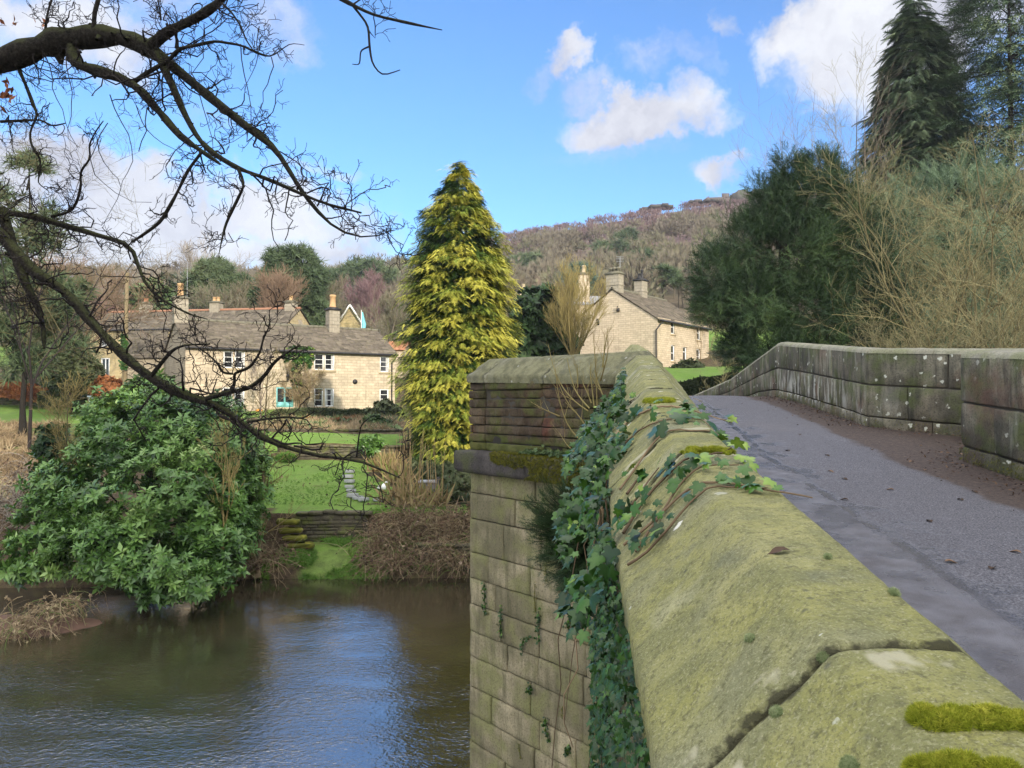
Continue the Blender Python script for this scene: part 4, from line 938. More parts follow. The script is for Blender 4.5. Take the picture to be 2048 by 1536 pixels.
# low wing of that house between it and the cottage
zw1, zw0 = Z(662, 70.2), Z(716, 66.8)
q = [np.array([X(246, 70.4), 70.4, zw1]), np.array([X(336, 69.6), 69.6, zw1]), np.array([X(246, 67), 67, zw0]), np.array([X(330, 66.4), 66.4, zw0])]
wr_ = MB(); slates(wr_, q[2], q[3], q[0], q[1], (.36, .25), .55, .05, 8); part('wing_roof', wr_, M_slate, hb)
ww = MB(); pw = Plane((q[2][0] + .1, q[2][1] + .2, 0), unit(np.array([[q[3][0] - q[2][0], q[3][1] - q[2][1]]]))[0]); wall_face(ww, pw, 0, 4.0, 5.5, zw0 - .05)
ww.add([(q[2][0] + .1, 67.2, 5.5), (q[2][0] + .1, 67.2, zw0 - .03), (q[0][0] + .1, 70.3, zw1 - .06), (q[0][0] + .1, 70.3, 5.5)], quads=[(0, 1, 2, 3)], uv=[(0, 0), (0, 4), (3, 6), (3, 0)])
part('wing_wall', ww, M_gable, hb)

# ---- the farmhouse on the right, gable towards the river
e3 = np.array([.607, .795]); b3 = np.array([-.795, .607]); O3 = np.array([X(1316, 68), 68.0]); L3, W3 = 11.2, 9.2
zb3, ze3, zr3 = 8.0, Z(638, 68), Z(579, 70.8)
hf = thing('stone_farmhouse', 'tall pale stone farmhouse with bare gable end and slate roof beside the dark yew', 'house', (O3[0], O3[1] + 4, 8.7))
pl3 = Plane((*O3, 0), e3); r3 = {k: pl3.rect(*v) for k, v in dict(a=(1342, 640, 1350, 668), b=(1342, 690, 1350, 722), c=(1393.5, 652, 1401, 680), d=(1393, 698, 1401, 728), door=(1366, 694, 1374, 738)).items()}
c3 = lambda u, v, z: np.array([*(O3 + e3 * u + b3 * v), z])
r3['door'] = (*r3['door'][:2], 9.0, r3['door'][3])
w3 = MB(); wall_face(w3, pl3, 0, L3, zb3, ze3, list(r3.values()), .2)
gable(w3, c3(L3, 0, 0), c3(L3, W3, 0), zb3, ze3, c3(L3, W3 / 2, zr3 - .1)); gable(w3, c3(0, W3, 0), c3(0, 0, 0), zb3, ze3, c3(0, W3 / 2, zr3 - .08))
w3.add([c3(L3, W3, zb3), c3(0, W3, zb3), c3(0, W3, ze3), c3(L3, W3, ze3)], quads=[(0, 1, 2, 3)], uv=[(0, zb3), (L3, zb3), (L3, ze3), (0, ze3)])
part('wall', w3, M_farm, hf)
rf3 = MB(); s3 = (zr3 - ze3) / (W3 / 2); ez3 = ze3 - .25 * s3 + .08
slates(rf3, c3(-.1, -.25, ez3), c3(L3 + .1, -.25, ez3), c3(-.1, W3 / 2, zr3 + .08), c3(L3 + .1, W3 / 2, zr3 + .08), (.38, .24), .6, .05, 11)
slates(rf3, c3(L3 + .1, W3 + .25, ez3), c3(-.1, W3 + .25, ez3), c3(L3 + .1, W3 / 2, zr3 + .08), c3(-.1, W3 / 2, zr3 + .08), (.5, .4), .8, .05, 12)
ro3 = part('roof', rf3, M_slate, hf)
part('ridge', MB().tubes([c3(u, W3 / 2, zr3 + .13) for u in np.linspace(-.1, L3, 24)], [.12] * 24, 6), M_ridge_grey, ro3)
for k in ('a', 'b', 'c', 'd'): window(hf, pl3, r3[k], 2, 1, .1, .06, None, -.12, M_quoin)
a, b, c, d_ = r3['door']; dm3 = MB(); bars(dm3, pl3, [(a, a + .08, c, d_), (b - .08, b, c, d_), (a + .08, b - .08, d_ - .5, d_ - .42), (a + .08, b - .08, d_ - .08, d_)], -.2, -.1)
dr3 = part('door', dm3, M_white, hf)
part('pane', MB().add([pl3.p(a + .08, c, -.16), pl3.p(b - .08, c, -.16), pl3.p(b - .08, d_, -.16), pl3.p(a + .08, d_, -.16)], quads=[(0, 1, 2, 3)]), M_glass, dr3)
part('gutter', MB().tubes([c3(-.1, -.33, ez3 - .05), c3(L3, -.33, ez3 - .05)], [.08, .08], 6), M_iron, hf)
part('downpipe', MB().tubes([c3(.5, -.33, ez3 - .1), c3(.12, -.2, ez3 - .4), c3(-.08, .12, ez3 - .9), c3(-.08, .12, 11.3), c3(-.08, .12, 8.5)], [.06] * 5, 8), M_iron, hf)
plg = Plane((*c3(0, W3, 0)[:2], 0), -b3); uu, zz = plg.uz(1237, 620)
lm = MB(); lm.box(plg.p(uu, zz, .1), (.22, .2, .3), [plg.e, plg.n, (0, 0, 1)]); lm.tubes([plg.p(uu, zz + .1, .05), plg.p(uu, zz + .35, .2), plg.p(uu, zz + .2, .3)], [.03] * 3, 5); part('flood_lamp', lm, M_iron, hf)
uu, zz = plg.uz(1196, 644); sv = MB(); sv.box(plg.p(uu, zz, .01), (.28, .06, .6), [plg.e, plg.n, (0, 0, 1)]); part('vent_slit', sv, M_glass, hf)
cg = c3(.5, W3 / 2, 0); ch3 = chimney(hf, cg, -b3, 1.35, .9, zr3 - .3, Z(549, 71), M_chim, [], .16, True, 5)
cw = MB()
for du in (-.38, 0, .38):
    q = np.array([cg[0], cg[1], Z(549, 71) + .2]) + np.array([*-b3, 0]) * du
    cw.lathe(q, [(.2, 0), (.17, .28), (.24, .3), (.24, .42), (.12, .5)], 8)
part('cowl', cw, M_ridge_grey, ch3)
cb = c3(5.6, W3 / 2, 0); ch4 = chimney(hf, cb, e3, 1.1, .85, zr3 - .3, Z(562, 75), M_chim, [(-.28, .5, .18, M_iron), (.24, .95, .16, M_iron)], .14, 'dark', 6)
ae3 = MB(); ae3.tubes([(*c3(.6, W3 / 2 - .5, 0)[:2], zr3 + .4), (*c3(.6, W3 / 2 - .5, 0)[:2], Z(512, 70.8))], [.03, .025], 5)
q = c3(.6, W3 / 2 - .5, Z(517, 70.8))
for k in range(4): ae3.tubes([q + np.array([-.35, 0, -.15 * k + .2]), q + np.array([.35, .1, -.15 * k + .2])], [.016, .016], 4)
part('aerial', ae3, M_lead, hf)
# rear wing and its tall chimney
zR = Z(594, 79)
q = [np.array([X(1128, 78), 78, zR - .9]), np.array([X(1215, 78), 78, zR - .9]), np.array([X(1170, 82), 82, zR + .5]), np.array([X(1222, 82), 82, zR + .5])]
rw = MB(); slates(rw, q[0], q[1], q[2], q[3], (.4, .3), .6, .05, 15); part('rear_wing_roof', rw, M_lead, hf)
rwm = MB(); wall_face(rwm, Plane((q[0][0], 78.1, 0), (1, 0)), 0, q[1][0] - q[0][0], 8, zR - .95); part('rear_wing_wall', rwm, M_farm, hf)
chimney(hf, (X(1169, 79), 79.4), (1, 0), 1.1, .9, zR - 2.2, Z(549, 79), M_farm, [(0, .75, .24, M_quoin)], .14, False, 7)

# ---- smaller buildings glimpsed between the trees
def small_house(name, label, px0, px1, d, yeave, yridge, wallm, roofm, face_gable, zbase, ridge_m=None, cat='house', barge=None):
    h = thing(name, label, cat, (X((px0 + px1) / 2, d), d, zbase)); x0, x1 = X(px0, d), X(px1, d); ze_, zr_ = Z(yeave, d), Z(yridge, d)
    w = MB(); r = MB(); xm = (x0 + x1) / 2; D = 7.0
    if face_gable:
        gable(w, (x0, d, 0), (x1, d, 0), zbase - .5, ze_, (xm, d, zr_)); gable(w, (x1, d + D, 0), (x0, d + D, 0), zbase - .5, ze_, (xm, d + D, zr_))
        for x in (x0, x1): w.add([(x, d, zbase - .5), (x, d + D, zbase - .5), (x, d + D, ze_), (x, d, ze_)], quads=[(0, 1, 2, 3)], uv=[(0, 0), (D, 0), (D, 4), (0, 4)])
        slates(r, (x0 - .2, d + D, ze_ - .1), (x0 - .2, d - .3, ze_ - .1), (xm, d + D, zr_ + .05), (xm, d - .3, zr_ + .05), (.4, .4), .7, .05, 3)
        slates(r, (x1 + .2, d - .3, ze_ - .1), (x1 + .2, d + D, ze_ - .1), (xm, d - .3, zr_ + .05), (xm, d + D, zr_ + .05), (.4, .4), .7, .05, 4)
    else:
        p_ = Plane((x0, d, 0), (1, 0)); wall_face(w, p_, 0, x1 - x0, zbase - .5, ze_)
        for x in (x0, x1): gable(w, (x, d, 0), (x, d + D, 0), zbase - .5, ze_, (x, d + D / 2, zr_))
        slates(r, (x0 - .2, d - .25, ze_ - .1), (x1 + .2, d - .25, ze_ - .1), (x0 - .2, d + D / 2, zr_ + .05), (x1 + .2, d + D / 2, zr_ + .05), (.4, .4), .7, .05, 5)
        slates(r, (x1 + .2, d + D + .25, ze_ - .1), (x0 - .2, d + D + .25, ze_ - .1), (x1 + .2, d + D / 2, zr_ + .05), (x0 - .2, d + D / 2, zr_ + .05), (.4, .4), .7, .05, 6)
    part('wall', w, wallm, h); part('roof', r, roofm, h)
    if barge:
        b = MB()
        for sg, xx in ((-1, x0 - .25), (1, x1 + .25)):
            n_ = 9; b.tubes([np.array([xm, d - .36, zr_ + .1]) * (1 - t) + np.array([xx, d - .36, ze_ - .1]) * t for t in np.linspace(0, 1, n_)], [.13] * n_, 4)
        part('bargeboard', b, M_white, h)
    return h
small_house('gabled_house', 'distant house with thin white bargeboards showing above the cottage ridge', 676, 724, 96, 652, 612, M_backhouse, M_slate, True, land(X(700, 96), 96), barge=True)
small_house('tiled_outbuilding', 'orange tiled outbuilding peeping out between the cottage end and the golden conifer', 772, 806, 80, 698, 678, M_farm, M_potred, False, land(X(790, 80), 80), cat='outbuilding')
fh = small_house('hidden_house', 'pale house half hidden by evergreens right of the golden conifer', 1010, 1066, 92, 640, 612, M_farm, M_slate, True, land(X(1040, 92), 92))
chimney(fh, (X(1047, 92), 92.4), (1, 0), .8, .8, Z(625, 92), Z(580, 92), M_farm, [(0, .5, .2, M_quoin)], .16, 'dark', 9)
# ------------------------------------------------------------------ plants
def tpl_leaf(w=.22, fold=.08, droop=-.06): return ([(0, 0, 0), (-w, .45, fold), (0, 1, droop), (w, .45, fold), (0, .5, 0)], [], [(0, 4, 2, 1), (0, 3, 2, 4)])
def tpl_join(parts):
    V, T, Q, A, n = [], [], [], [], 0
    for (v, t, q, *a) in parts:
        V += [tuple(x) for x in v]; T += [tuple(i + n for i in f) for f in t]; Q += [tuple(i + n for i in f) for f in q]; A += list(a[0]) if a else [0] * len(v); n += len(v)
    return V, T, Q, A
def xf(t, y, up, pos, s, dv=0.0):
    y = np.array(y, float); y /= np.linalg.norm(y); x = np.cross(y, up); x /= np.linalg.norm(x); z = np.cross(x, y)
    v = [np.array(pos) + s * (p[0] * x + p[1] * y + p[2] * z) for p in t[0]]
    return v, t[1], t[2], [dv + (t[3][i] if len(t) > 3 else 0) for i in range(len(v))]
_r = random.Random(3)
def tpl_rosette(n=9, leaf=None):
    L = []
    for i in range(n):
        a = i * 2.4; el = .15 + .75 * i / n; L.append(xf(leaf or tpl_leaf(.19, .06, -.10), (math.cos(a) * math.cos(el), math.sin(el), math.sin(a) * math.cos(el)), (.1, 1, .2), (0, .04 * i, 0), .75 + .25 * _r.random(), _r.uniform(-.12, .12)))
    return tpl_join(L)
def tpl_frond(n=9, w=.035, spread=.55, droop=.35, tip=.28):
    """flat drooping spray: narrow fingers either side of a curved axis"""
    L = []
    for i in range(n):
        t = (i + .5) / n; y = t * .85; z = -droop * t * t
        for s in (-1, 1):
            ln = spread * (1 - .75 * t) * (.8 + .4 * _r.random()); q = np.array([s * ln * .75, y + ln * .7, z - .14 * ln - .1 * _r.random() * ln])
            L.append(([(0, y - w, z), (0, y + w * 1.6, z), tuple(q)], [(0, 1, 2)], [], [-.16 + .2 * t, -.16 + .2 * t, tip * (.5 + .5 * t)]))
    L.append(([(-w, 0, 0), (w, 0, 0), (0, 1.05, -droop * 1.1)], [(0, 1, 2)], [], [-.2, -.2, tip]))
    return tpl_join(L)
def tpl_needle(n=14, w=.03, ln=.28, droop=.12):
    L = []
    for i in range(n):
        t = i / n; y = t; z = -droop * t * t; a = i * 2.4
        q = np.array([math.cos(a) * ln, y + ln * .8, z + math.sin(a) * ln * .5]); L.append(([(-w, y, z), (w, y, z), tuple(q)], [(0, 1, 2)], [], [-.1, -.1, .14]))
    return tpl_join(L)
def tpl_tuft(n=12, w=.05, up=.5):
    L = []
    for i in range(n):
        a = i * 2.4; el = up * (.2 + .8 * i / n) * 1.5; d = np.array([math.cos(a) * math.cos(el), math.sin(el), math.sin(a) * math.cos(el)]); s = np.cross(d, (.2, .3, .9)); s = s / np.linalg.norm(s) * w
        L.append(([tuple(-s), tuple(s), tuple(d * (.75 + .3 * _r.random()))], [(0, 1, 2)], [], [-.12, -.12, .12]))
    return tpl_join(L)
IVY_OUT = [(0, 0), (.13, -.13), (.36, -.10), (.50, .10), (.33, .26), (.58, .50), (.40, .62), (.20, .58), (.12, .82), (0, 1.05)]
def tpl_ivy(cup=.16):
    o = IVY_OUT + [(-x, y) for x, y in IVY_OUT[-2:0:-1]]; V = [(x, y, -cup * (x * x * 1.6 + max(0, y - .4) ** 2 * .8)) for x, y in o] + [(0, .34, .03)]
    n = len(o); return V, [(i, (i + 1) % n, n) for i in range(n)], []
T_LAUREL2 = tpl_rosette(6, tpl_leaf(.23, .10, -.22))
T_LAUREL, T_FROND, T_YEW, T_TUFT, T_IVY, T_LEAF = tpl_rosette(), tpl_frond(), tpl_needle(), tpl_tuft(), tpl_ivy(), tpl_leaf()
T_TWIG = tpl_join([([(-.012, 0, 0), (.012, 0, 0), (.25 * s, 1 - .25 * abs(s), .1 * k)], [(0, 1, 2)], [], [-.1, -.1, .1]) for k, s in enumerate((-1.3, -.7, -.2, .35, .8, 1.4))])
T_SMALL = tpl_join([xf(tpl_leaf(.3), (math.cos(a), .55, math.sin(a)), (.1, 1, .2), (0, 0, 0), 1, .1 * math.sin(5 * a)) for a in (0, 1.3, 2.5, 3.8, 5.0)])
T_BLADE = ([(-.035, 0, 0), (.035, 0, 0), (.03, .55, .04), (-.03, .55, .04), (0, 1, .2)], [(3, 2, 4)], [(0, 1, 2, 3)])

def lobes(lst, d):
    """(px, py, half width px, half height px[, extra distance, half depth m]) -> centres, radii"""
    c, r = [], []
    for t in lst:
        px, py, rx, ry = t[:4]; dd = d + (t[4] if len(t) > 4 else 0); c.append(P(px, py, dd)); r.append([rx * dd / FPX, t[5] if len(t) > 5 else .5 * (rx + ry) * dd / FPX, ry * dd / FPX])
    return np.array(c), np.array(r)
def crown(c, r, n, shell=(.72, 1.04), seed=0, rough=.3, gap=None, gfreq=1.2, front=None):
    g = np.random.default_rng(seed); A = (r[:, 0] * r[:, 1] + r[:, 1] * r[:, 2] + r[:, 0] * r[:, 2]) ** .9; k = g.choice(len(c), n, p=A / A.sum())
    d = rdir(n, g); rad = g.uniform(*shell, n)[:, None]
    rad = rad * (1 + rough * (vnoise(d * 2.1 + k[:, None] * 7.3, 1.6, seed) - .5) * 2)[:, None]
    p = c[k] + d * r[k] * rad; nr = unit(d / r[k])
    keep = np.ones(n, bool)
    for j in range(len(c)):
        q = np.linalg.norm((p - c[j]) / r[j], axis=1); keep &= (k == j) | (q > .66)
    if gap is not None: keep &= fbm(p, gfreq, 2, seed + 1) > gap
    return p[keep], nr[keep]
def kids(pts, rad, n, L, ang, wig=.15, up=.1, K=5, rr=.55, tmin=.25, g=rng, keep=1.0, tip=.35, tpow=1.0, rmax=None):
    N, K0, _ = pts.shape; idx = np.repeat(np.arange(N), n)
    if keep < 1: idx = idx[g.random(len(idx)) < keep]
    m = len(idx); t = tmin + (1 - tmin) * g.random(m) ** tpow; f = t * (K0 - 1) * .9999; i = f.astype(int); fr = (f - i)[:, None]
    p = pts[idx, i] * (1 - fr) + pts[idx, i + 1] * fr; tan = unit(pts[idx, i + 1] - pts[idx, i]); r0 = (rad[idx, i] * (1 - fr[:, 0]) + rad[idx, i + 1] * fr[:, 0]) * rr
    if rmax: r0 = np.minimum(r0, rmax * g.uniform(.6, 1.1, m))
    perp = unit(np.cross(tan, rdir(m, g))); a = np.radians(g.uniform(*ang, m))[:, None]
    d = unit(tan * np.cos(a) + perp * np.sin(a) + np.array([0, 0, up])); ln = g.uniform(*L, m) * (1.15 - .45 * t)
    out = [p]
    for s in range(K - 1):
        d = unit(d + g.normal(size=(m, 3)) * wig + np.array([0, 0, up * .25])); p = p + d * (ln / (K - 1))[:, None]; out.append(p)
    return np.stack(out, 1), r0[:, None] * np.linspace(1, tip, K)[None]
def curve(pts, K):
    pts = np.asarray(pts, float); s = np.concatenate([[0], np.cumsum(np.linalg.norm(np.diff(pts, axis=0), axis=1))]); t = np.linspace(0, s[-1], K)
    # smooth through the points
    q = np.stack([np.interp(t, s, pts[:, i]) for i in range(pts.shape[1])], 1)
    for _ in range(2): q[1:-1] = .5 * q[1:-1] + .25 * (q[:-2] + q[2:])
    return q
def trunk_mb(b, top, r0, r1=None, wob=.15, seed=0, K=9, flare=1.5):
    g = np.random.default_rng(seed); b, top = np.asarray(b, float), np.asarray(top, float); t = np.linspace(0, 1, K)[:, None]
    p = b + (top - b) * t; p[1:-1, :2] += g.normal(0, wob, (K - 2, 2)) * .4
    r = r0 + ((r1 if r1 is not None else r0 * .25) - r0) * t[:, 0]; r[0] *= flare; return MB().tubes(p, r, 8, var=.5)

def evergreen(name, label, mat, lst, d, base, n, size, tpl=T_YEW, seed=0, out=.6, upd=.4, gap=.34, gfreq=.9, shell=(.5, 1.05), vj=.2, group=None, trunk_r=.35, cat='tree', core=True, rough=.3, grain=None):
    c, r = lobes(lst, d); g = np.random.default_rng(seed); p, nr = crown(c, r, n, shell, seed, rough, gap, gfreq)
    t = thing(name, label, cat, tuple(base), group); mb = MB(); m = len(p)
    dirn = unit(nr * out + np.array([0, 0, upd]) + g.normal(size=(m, 3)) * .45)
    var = .5 + (fbm(p, grain or gfreq * .8, 3, seed + 4) - .5) * 1.1 + g.normal(0, vj, m) * .6
    sz, vr, hv = size * g.uniform(.6, 1.4, m), np.clip(var, 0, 1), (g.random(m) < .4) & (tpl is T_LAUREL)
    mb.scatter(tpl, p[~hv], dirn[~hv], unit(nr + np.array([0, 0, .8]))[~hv], sz[~hv], vr[~hv]); mb.scatter(T_LAUREL2, p[hv], unit(dirn + g.normal(size=(m, 3)) * .3)[hv], unit(nr + np.array([0, 0, .8]))[hv], sz[hv] * 1.15, np.clip(vr[hv] - .08, 0, 1))
    # limbs from the trunk into every lobe
    top = c[np.argmax(c[:, 2])]; tm = trunk_mb(base, (base[0] * .35 + top[0] * .65, base[1] * .35 + top[1] * .65, top[2]), trunk_r, seed=seed)
    L = [[np.array([base[0], base[1], max(base[2], cc[2] - rr[2] * .9)]) * (1 - s) + cc * s for s in np.linspace(0, 1, 5)] for cc, rr in zip(c, r)]
    tm.tubes(np.array(L), np.tile(np.linspace(trunk_r * .4, trunk_r * .1, 5), (len(L), 1)), 5)
    part('trunk', tm, M_bark, t); part('crown', mb, mat, t)
    return t

def conifer(name, label, mat, px, d, ztop, prof, zbase, nb, per, size, tpl, seed, droop=.5, group=None, spread=.4, tr=.3, sunny=0.0, dx=(0, 0), inner=True, vbase=.5, upsweep=.0, tipk=.45, low=0.0, jit=.16, rj=.10):
    """tiers of drooping boughs; prof: (height fraction from base, radius m)"""
    g = np.random.default_rng(seed); cx, cy = X(px, d), d; H = ztop - zbase
    t = thing(name, label, 'tree', (cx, cy, zbase), group)
    hf_, rf_ = zip(*prof)
    w = np.interp(np.linspace(0, 1, 200), hf_, rf_) + .15; cdf = np.cumsum(w); cdf /= cdf[-1]
    h = np.interp(g.random(nb), cdf, np.linspace(0, 1, 200)); th = g.uniform(0, 2 * np.pi, nb)
    rr = np.interp(h, hf_, rf_) * (g.uniform(.98 - rj * 1.2, 1.0 + rj, nb) + rj * (vnoise(np.stack([np.cos(th) * 2, np.sin(th) * 2, h * 9], 1), 1.0, seed) - .5) * 2)
    od = np.stack([np.cos(th), np.sin(th), 0 * th], 1); sd = np.stack([-np.sin(th), np.cos(th), 0 * th], 1)
    tip = np.array([cx, cy, zbase]) + od * rr[:, None] + np.array([0, 0, 1.0]) * (h * H)[:, None]
    k = np.repeat(np.arange(nb), per); m = len(k); u = g.uniform(.0, 1, m) ** .8; lat = g.normal(0, 1, m) * spread * (.45 + .7 * u)
    back = (1 - u) * np.minimum(rr[k] * .55, 1.5)
    p = tip[k] - od[k] * back[:, None] + sd[k] * lat[:, None] + np.array([0, 0, 1.0]) * (back * (.32 - upsweep) + g.normal(0, .10, m) - np.abs(lat) * .3)[:, None]
    dirn = unit(od[k] * 1.0 + sd[k] * (lat / max(spread, .01) * .5)[:, None] + g.normal(size=(m, 3)) * .22 + np.array([0, 0, -droop]))
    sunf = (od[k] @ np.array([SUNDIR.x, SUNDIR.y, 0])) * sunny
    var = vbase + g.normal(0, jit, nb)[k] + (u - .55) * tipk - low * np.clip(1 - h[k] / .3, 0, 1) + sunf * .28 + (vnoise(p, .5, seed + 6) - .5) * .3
    mb = MB().scatter(tpl, p, dirn, np.tile([0, 0, 1.0], (m, 1)) + od[k] * .3, size * g.uniform(.7, 1.3, m), np.clip(var, 0, 1))
    if inner:
        m2 = nb * per // 4; hh = np.interp(g.random(m2), cdf, np.linspace(0, 1, 200)); t2 = g.uniform(0, 2 * np.pi, m2); r2 = np.interp(hh, hf_, rf_) * g.uniform(.35, .82, m2)
        o2 = np.stack([np.cos(t2), np.sin(t2), 0 * t2], 1); q = np.array([cx, cy, zbase]) + o2 * r2[:, None] + np.array([0, 0, 1.0]) * (hh * H)[:, None]
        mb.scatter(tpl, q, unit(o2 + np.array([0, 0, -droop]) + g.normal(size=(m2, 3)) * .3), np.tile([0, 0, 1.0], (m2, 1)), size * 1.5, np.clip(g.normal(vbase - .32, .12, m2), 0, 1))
    tm = trunk_mb((cx, cy, zbase), (cx + dx[0], cy + dx[1], ztop - .3), tr, .03, .05, seed)
    st = tip[::3]; L = np.stack([np.array([cx, cy, 0]) * (1 - s) + st * s + np.array([0, 0, 1.0]) * ((st[:, 2:3]) * (1 - s) + 0) * np.array([0, 0, 1.0]) for s in np.linspace(0, 1, 4)], 1)
    tm.tubes(L, np.tile(np.linspace(.06, .012, 4), (len(L), 1)), 4)
    part('trunk', tm, M_bark, t); part('crown', mb, mat, t)
    return t

def bare_tree(name, label, mat, base, H, spread, seed, stems=5, lean=(0, 0), n=(7, 7, 5), r0=.12, wig=.14, up=.25, group=None, cat='tree', barkmat=None, var=(.5, .2), Ls=(.5, .35, .25), ang=(20, 50), trunk=.15, sides=3, cone=38, tipr=.0):
    """multi-branched leafless tree or shrub"""
    g = np.random.default_rng(seed); base = np.asarray(base, float); t = thing(name, label, cat, tuple(base), group)
    K = 8; az = g.uniform(0, 2 * np.pi, stems) + np.arange(stems) * 2.4; tl = np.radians(g.uniform(cone * .25, cone, stems))
    d = np.stack([np.cos(az) * np.sin(tl) * spread + lean[0], np.sin(az) * np.sin(tl) * spread + lean[1], np.cos(tl)], 1); d = unit(d)
    z0 = H * trunk; p = np.tile(base + np.array([lean[0] * z0, lean[1] * z0, z0]), (stems, 1)) + g.normal(0, .05, (stems, 3)) * (trunk > 0) + (g.normal(0, .07 * H, (stems, 3)) * np.array([1, 1, 0]) if trunk <= 0 else 0)
    L = H * (1 - trunk) * g.uniform(.75, 1.08, stems); out = [p]
    for s in range(K - 1):
        d = unit(d + g.normal(size=(stems, 3)) * wig * .7 + np.array([0, 0, up * .25])); p = p + d * (L / (K - 1))[:, None]; out.append(p)
    P0 = np.stack(out, 1); R0 = (r0 * g.uniform(.6, 1.0, stems))[:, None] * np.linspace(1, .12, K)[None] + tipr
    br = MB().tubes(P0, R0, 6, var=.35)
    tw = MB(); cur = (P0, R0)
    for lv, (nn, l) in enumerate(zip(n, Ls)):
        cur = kids(*cur, nn, (H * l * .55, H * l), ang, wig, up, 5, .55, .12 if lv == 0 else .2, g, tip=.35, rmax=(.05, .02, .012)[min(lv, 2)] * max(.6, H / 9))
        cur = (cur[0], np.maximum(cur[1], tipr)); tw.tubes(*cur, sides, var=np.clip(g.normal(var[0] + .12 * lv, var[1], len(cur[0])), 0, 1))
    if trunk > 0: br.tubes(curve([base, base + np.array([lean[0] * z0, lean[1] * z0, z0])], 4), np.linspace(r0 * 1.9, r0 * 1.4, 4), 8, var=.35)
    part('trunk' if trunk > 0 else 'stems', br, barkmat or mat, t); part('twigs', tw, mat, t)
    return t

# ---- golden conifer
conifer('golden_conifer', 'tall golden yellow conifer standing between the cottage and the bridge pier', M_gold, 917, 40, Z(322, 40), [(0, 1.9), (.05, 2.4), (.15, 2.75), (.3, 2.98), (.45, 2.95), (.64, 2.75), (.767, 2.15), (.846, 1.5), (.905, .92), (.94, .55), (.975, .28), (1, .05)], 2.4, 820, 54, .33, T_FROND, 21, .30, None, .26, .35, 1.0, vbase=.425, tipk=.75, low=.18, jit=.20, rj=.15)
# ---- dark yew beside the farmhouse
evergreen('yew_tree', 'massive dark green yew spreading beside the farmhouse, behind the bridge', M_yew,
 [(1600, 395, 55, 70), (1550, 430, 60, 70), (1640, 410, 70, 80, 1), (1490, 500, 70, 75), (1580, 520, 110, 100), (1680, 480, 80, 110, 1), (1430, 560, 48, 65, -1), (1505, 605, 78, 66, -1), (1610, 620, 120, 90), (1720, 580, 90, 110, 2), (1418, 622, 36, 24, -1), (1478, 694, 38, 52), (1535, 690, 70, 68, -1), (1620, 700, 90, 60), (1700, 690, 90, 60, 1), (1580, 350, 28, 40), (1570, 335, 20, 34), (1520, 395, 22, 45), (1640, 340, 40, 40)],
 36, (X(1570, 36), 36.5, 4.7), 52000, .46, T_YEW, 31, .75, .45, .40, 1.0, (.45, 1.1), .22, trunk_r=.5, rough=.35)
# ---- tall spruces behind
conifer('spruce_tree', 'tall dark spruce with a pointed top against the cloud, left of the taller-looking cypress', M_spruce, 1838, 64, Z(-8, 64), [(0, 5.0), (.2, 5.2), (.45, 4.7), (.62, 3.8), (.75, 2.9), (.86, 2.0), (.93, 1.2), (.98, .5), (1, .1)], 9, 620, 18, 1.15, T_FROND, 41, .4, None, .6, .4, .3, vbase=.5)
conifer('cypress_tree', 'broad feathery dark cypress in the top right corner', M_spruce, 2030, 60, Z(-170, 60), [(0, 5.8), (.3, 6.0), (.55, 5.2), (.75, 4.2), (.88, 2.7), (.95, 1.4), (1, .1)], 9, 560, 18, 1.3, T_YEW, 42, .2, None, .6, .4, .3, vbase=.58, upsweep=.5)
evergreen('holly_tree', 'dark broadleaf evergreen filling the gap between the yew and the bare shrubs', M_spruce,
 [(1780, 470, 110, 90, 2), (1900, 420, 120, 110, 2), (2010, 450, 110, 130, 2), (1800, 580, 110, 90), (1930, 580, 130, 110), (2040, 620, 110, 120), (1780, 670, 100, 50), (1900, 690, 120, 50), (1720, 520, 60, 90)], 39, (X(1880, 40), 40, 5.6), 20000, .55, T_YEW, 33, .8, .3, .45, .8, (.5, 1.05), .2, trunk_r=.3)
# ---- bare olive shrubs and trees leaning over the far parapet
for k, (px, d, H, spr, st, lean, nn, lab) in enumerate([
    (2060, 24.5, 10.5, 1.25, 14, (-.65, 0), (9, 8, 5), 'nearest bare olive twigged shrub leaning left over the parapet at right edge'),
    (1880, 27, 8.6, 1.3, 14, (-.60, 0), (9, 8, 5), 'bare olive shrub with fanned stems just above the parapet recess'),
    (1810, 26, 6.2, 1.3, 14, (-.60, 0), (9, 8, 5), 'low bare olive shrub leaning out over the middle of the far parapet'),
    (2030, 31, 14.0, 1.0, 8, (-.25, 0), (9, 8, 4), 'tall bare budding tree in front of the cypress at right'),
    (1890, 34, 15.5, .95, 8, (-.16, 0), (9, 8, 4), 'tall bare budding tree in front of the pointed spruce')]):
    b = gp(px, d, -.2); bare_tree('bare_shrub' if k < 3 else 'budding_tree', lab, M_olive, b, H, spr, 50 + k, st, lean, (11, 7, 6), .075, .19, .14, 'bare olive shrubs behind the far parapet' if k < 3 else None, 'shrub' if k < 3 else 'tree', Ls=(.30, .15, .065), ang=(22, 66), trunk=0 if k < 3 else .12, cone=52, tipr=.0042, sides=3)
bare_tree('ash_sapling', 'thin bare grey tree against the sky between the yew and the spruce', M_grey, gp(1700, 42, -.2), Z(235, 42) - 5.5, .75, 57, 6, (-.10, 0), (7, 6, 3), .045, .16, .25, Ls=(.3, .17, .1), trunk=.3, cone=30, tipr=.004, var=(.25, .15))
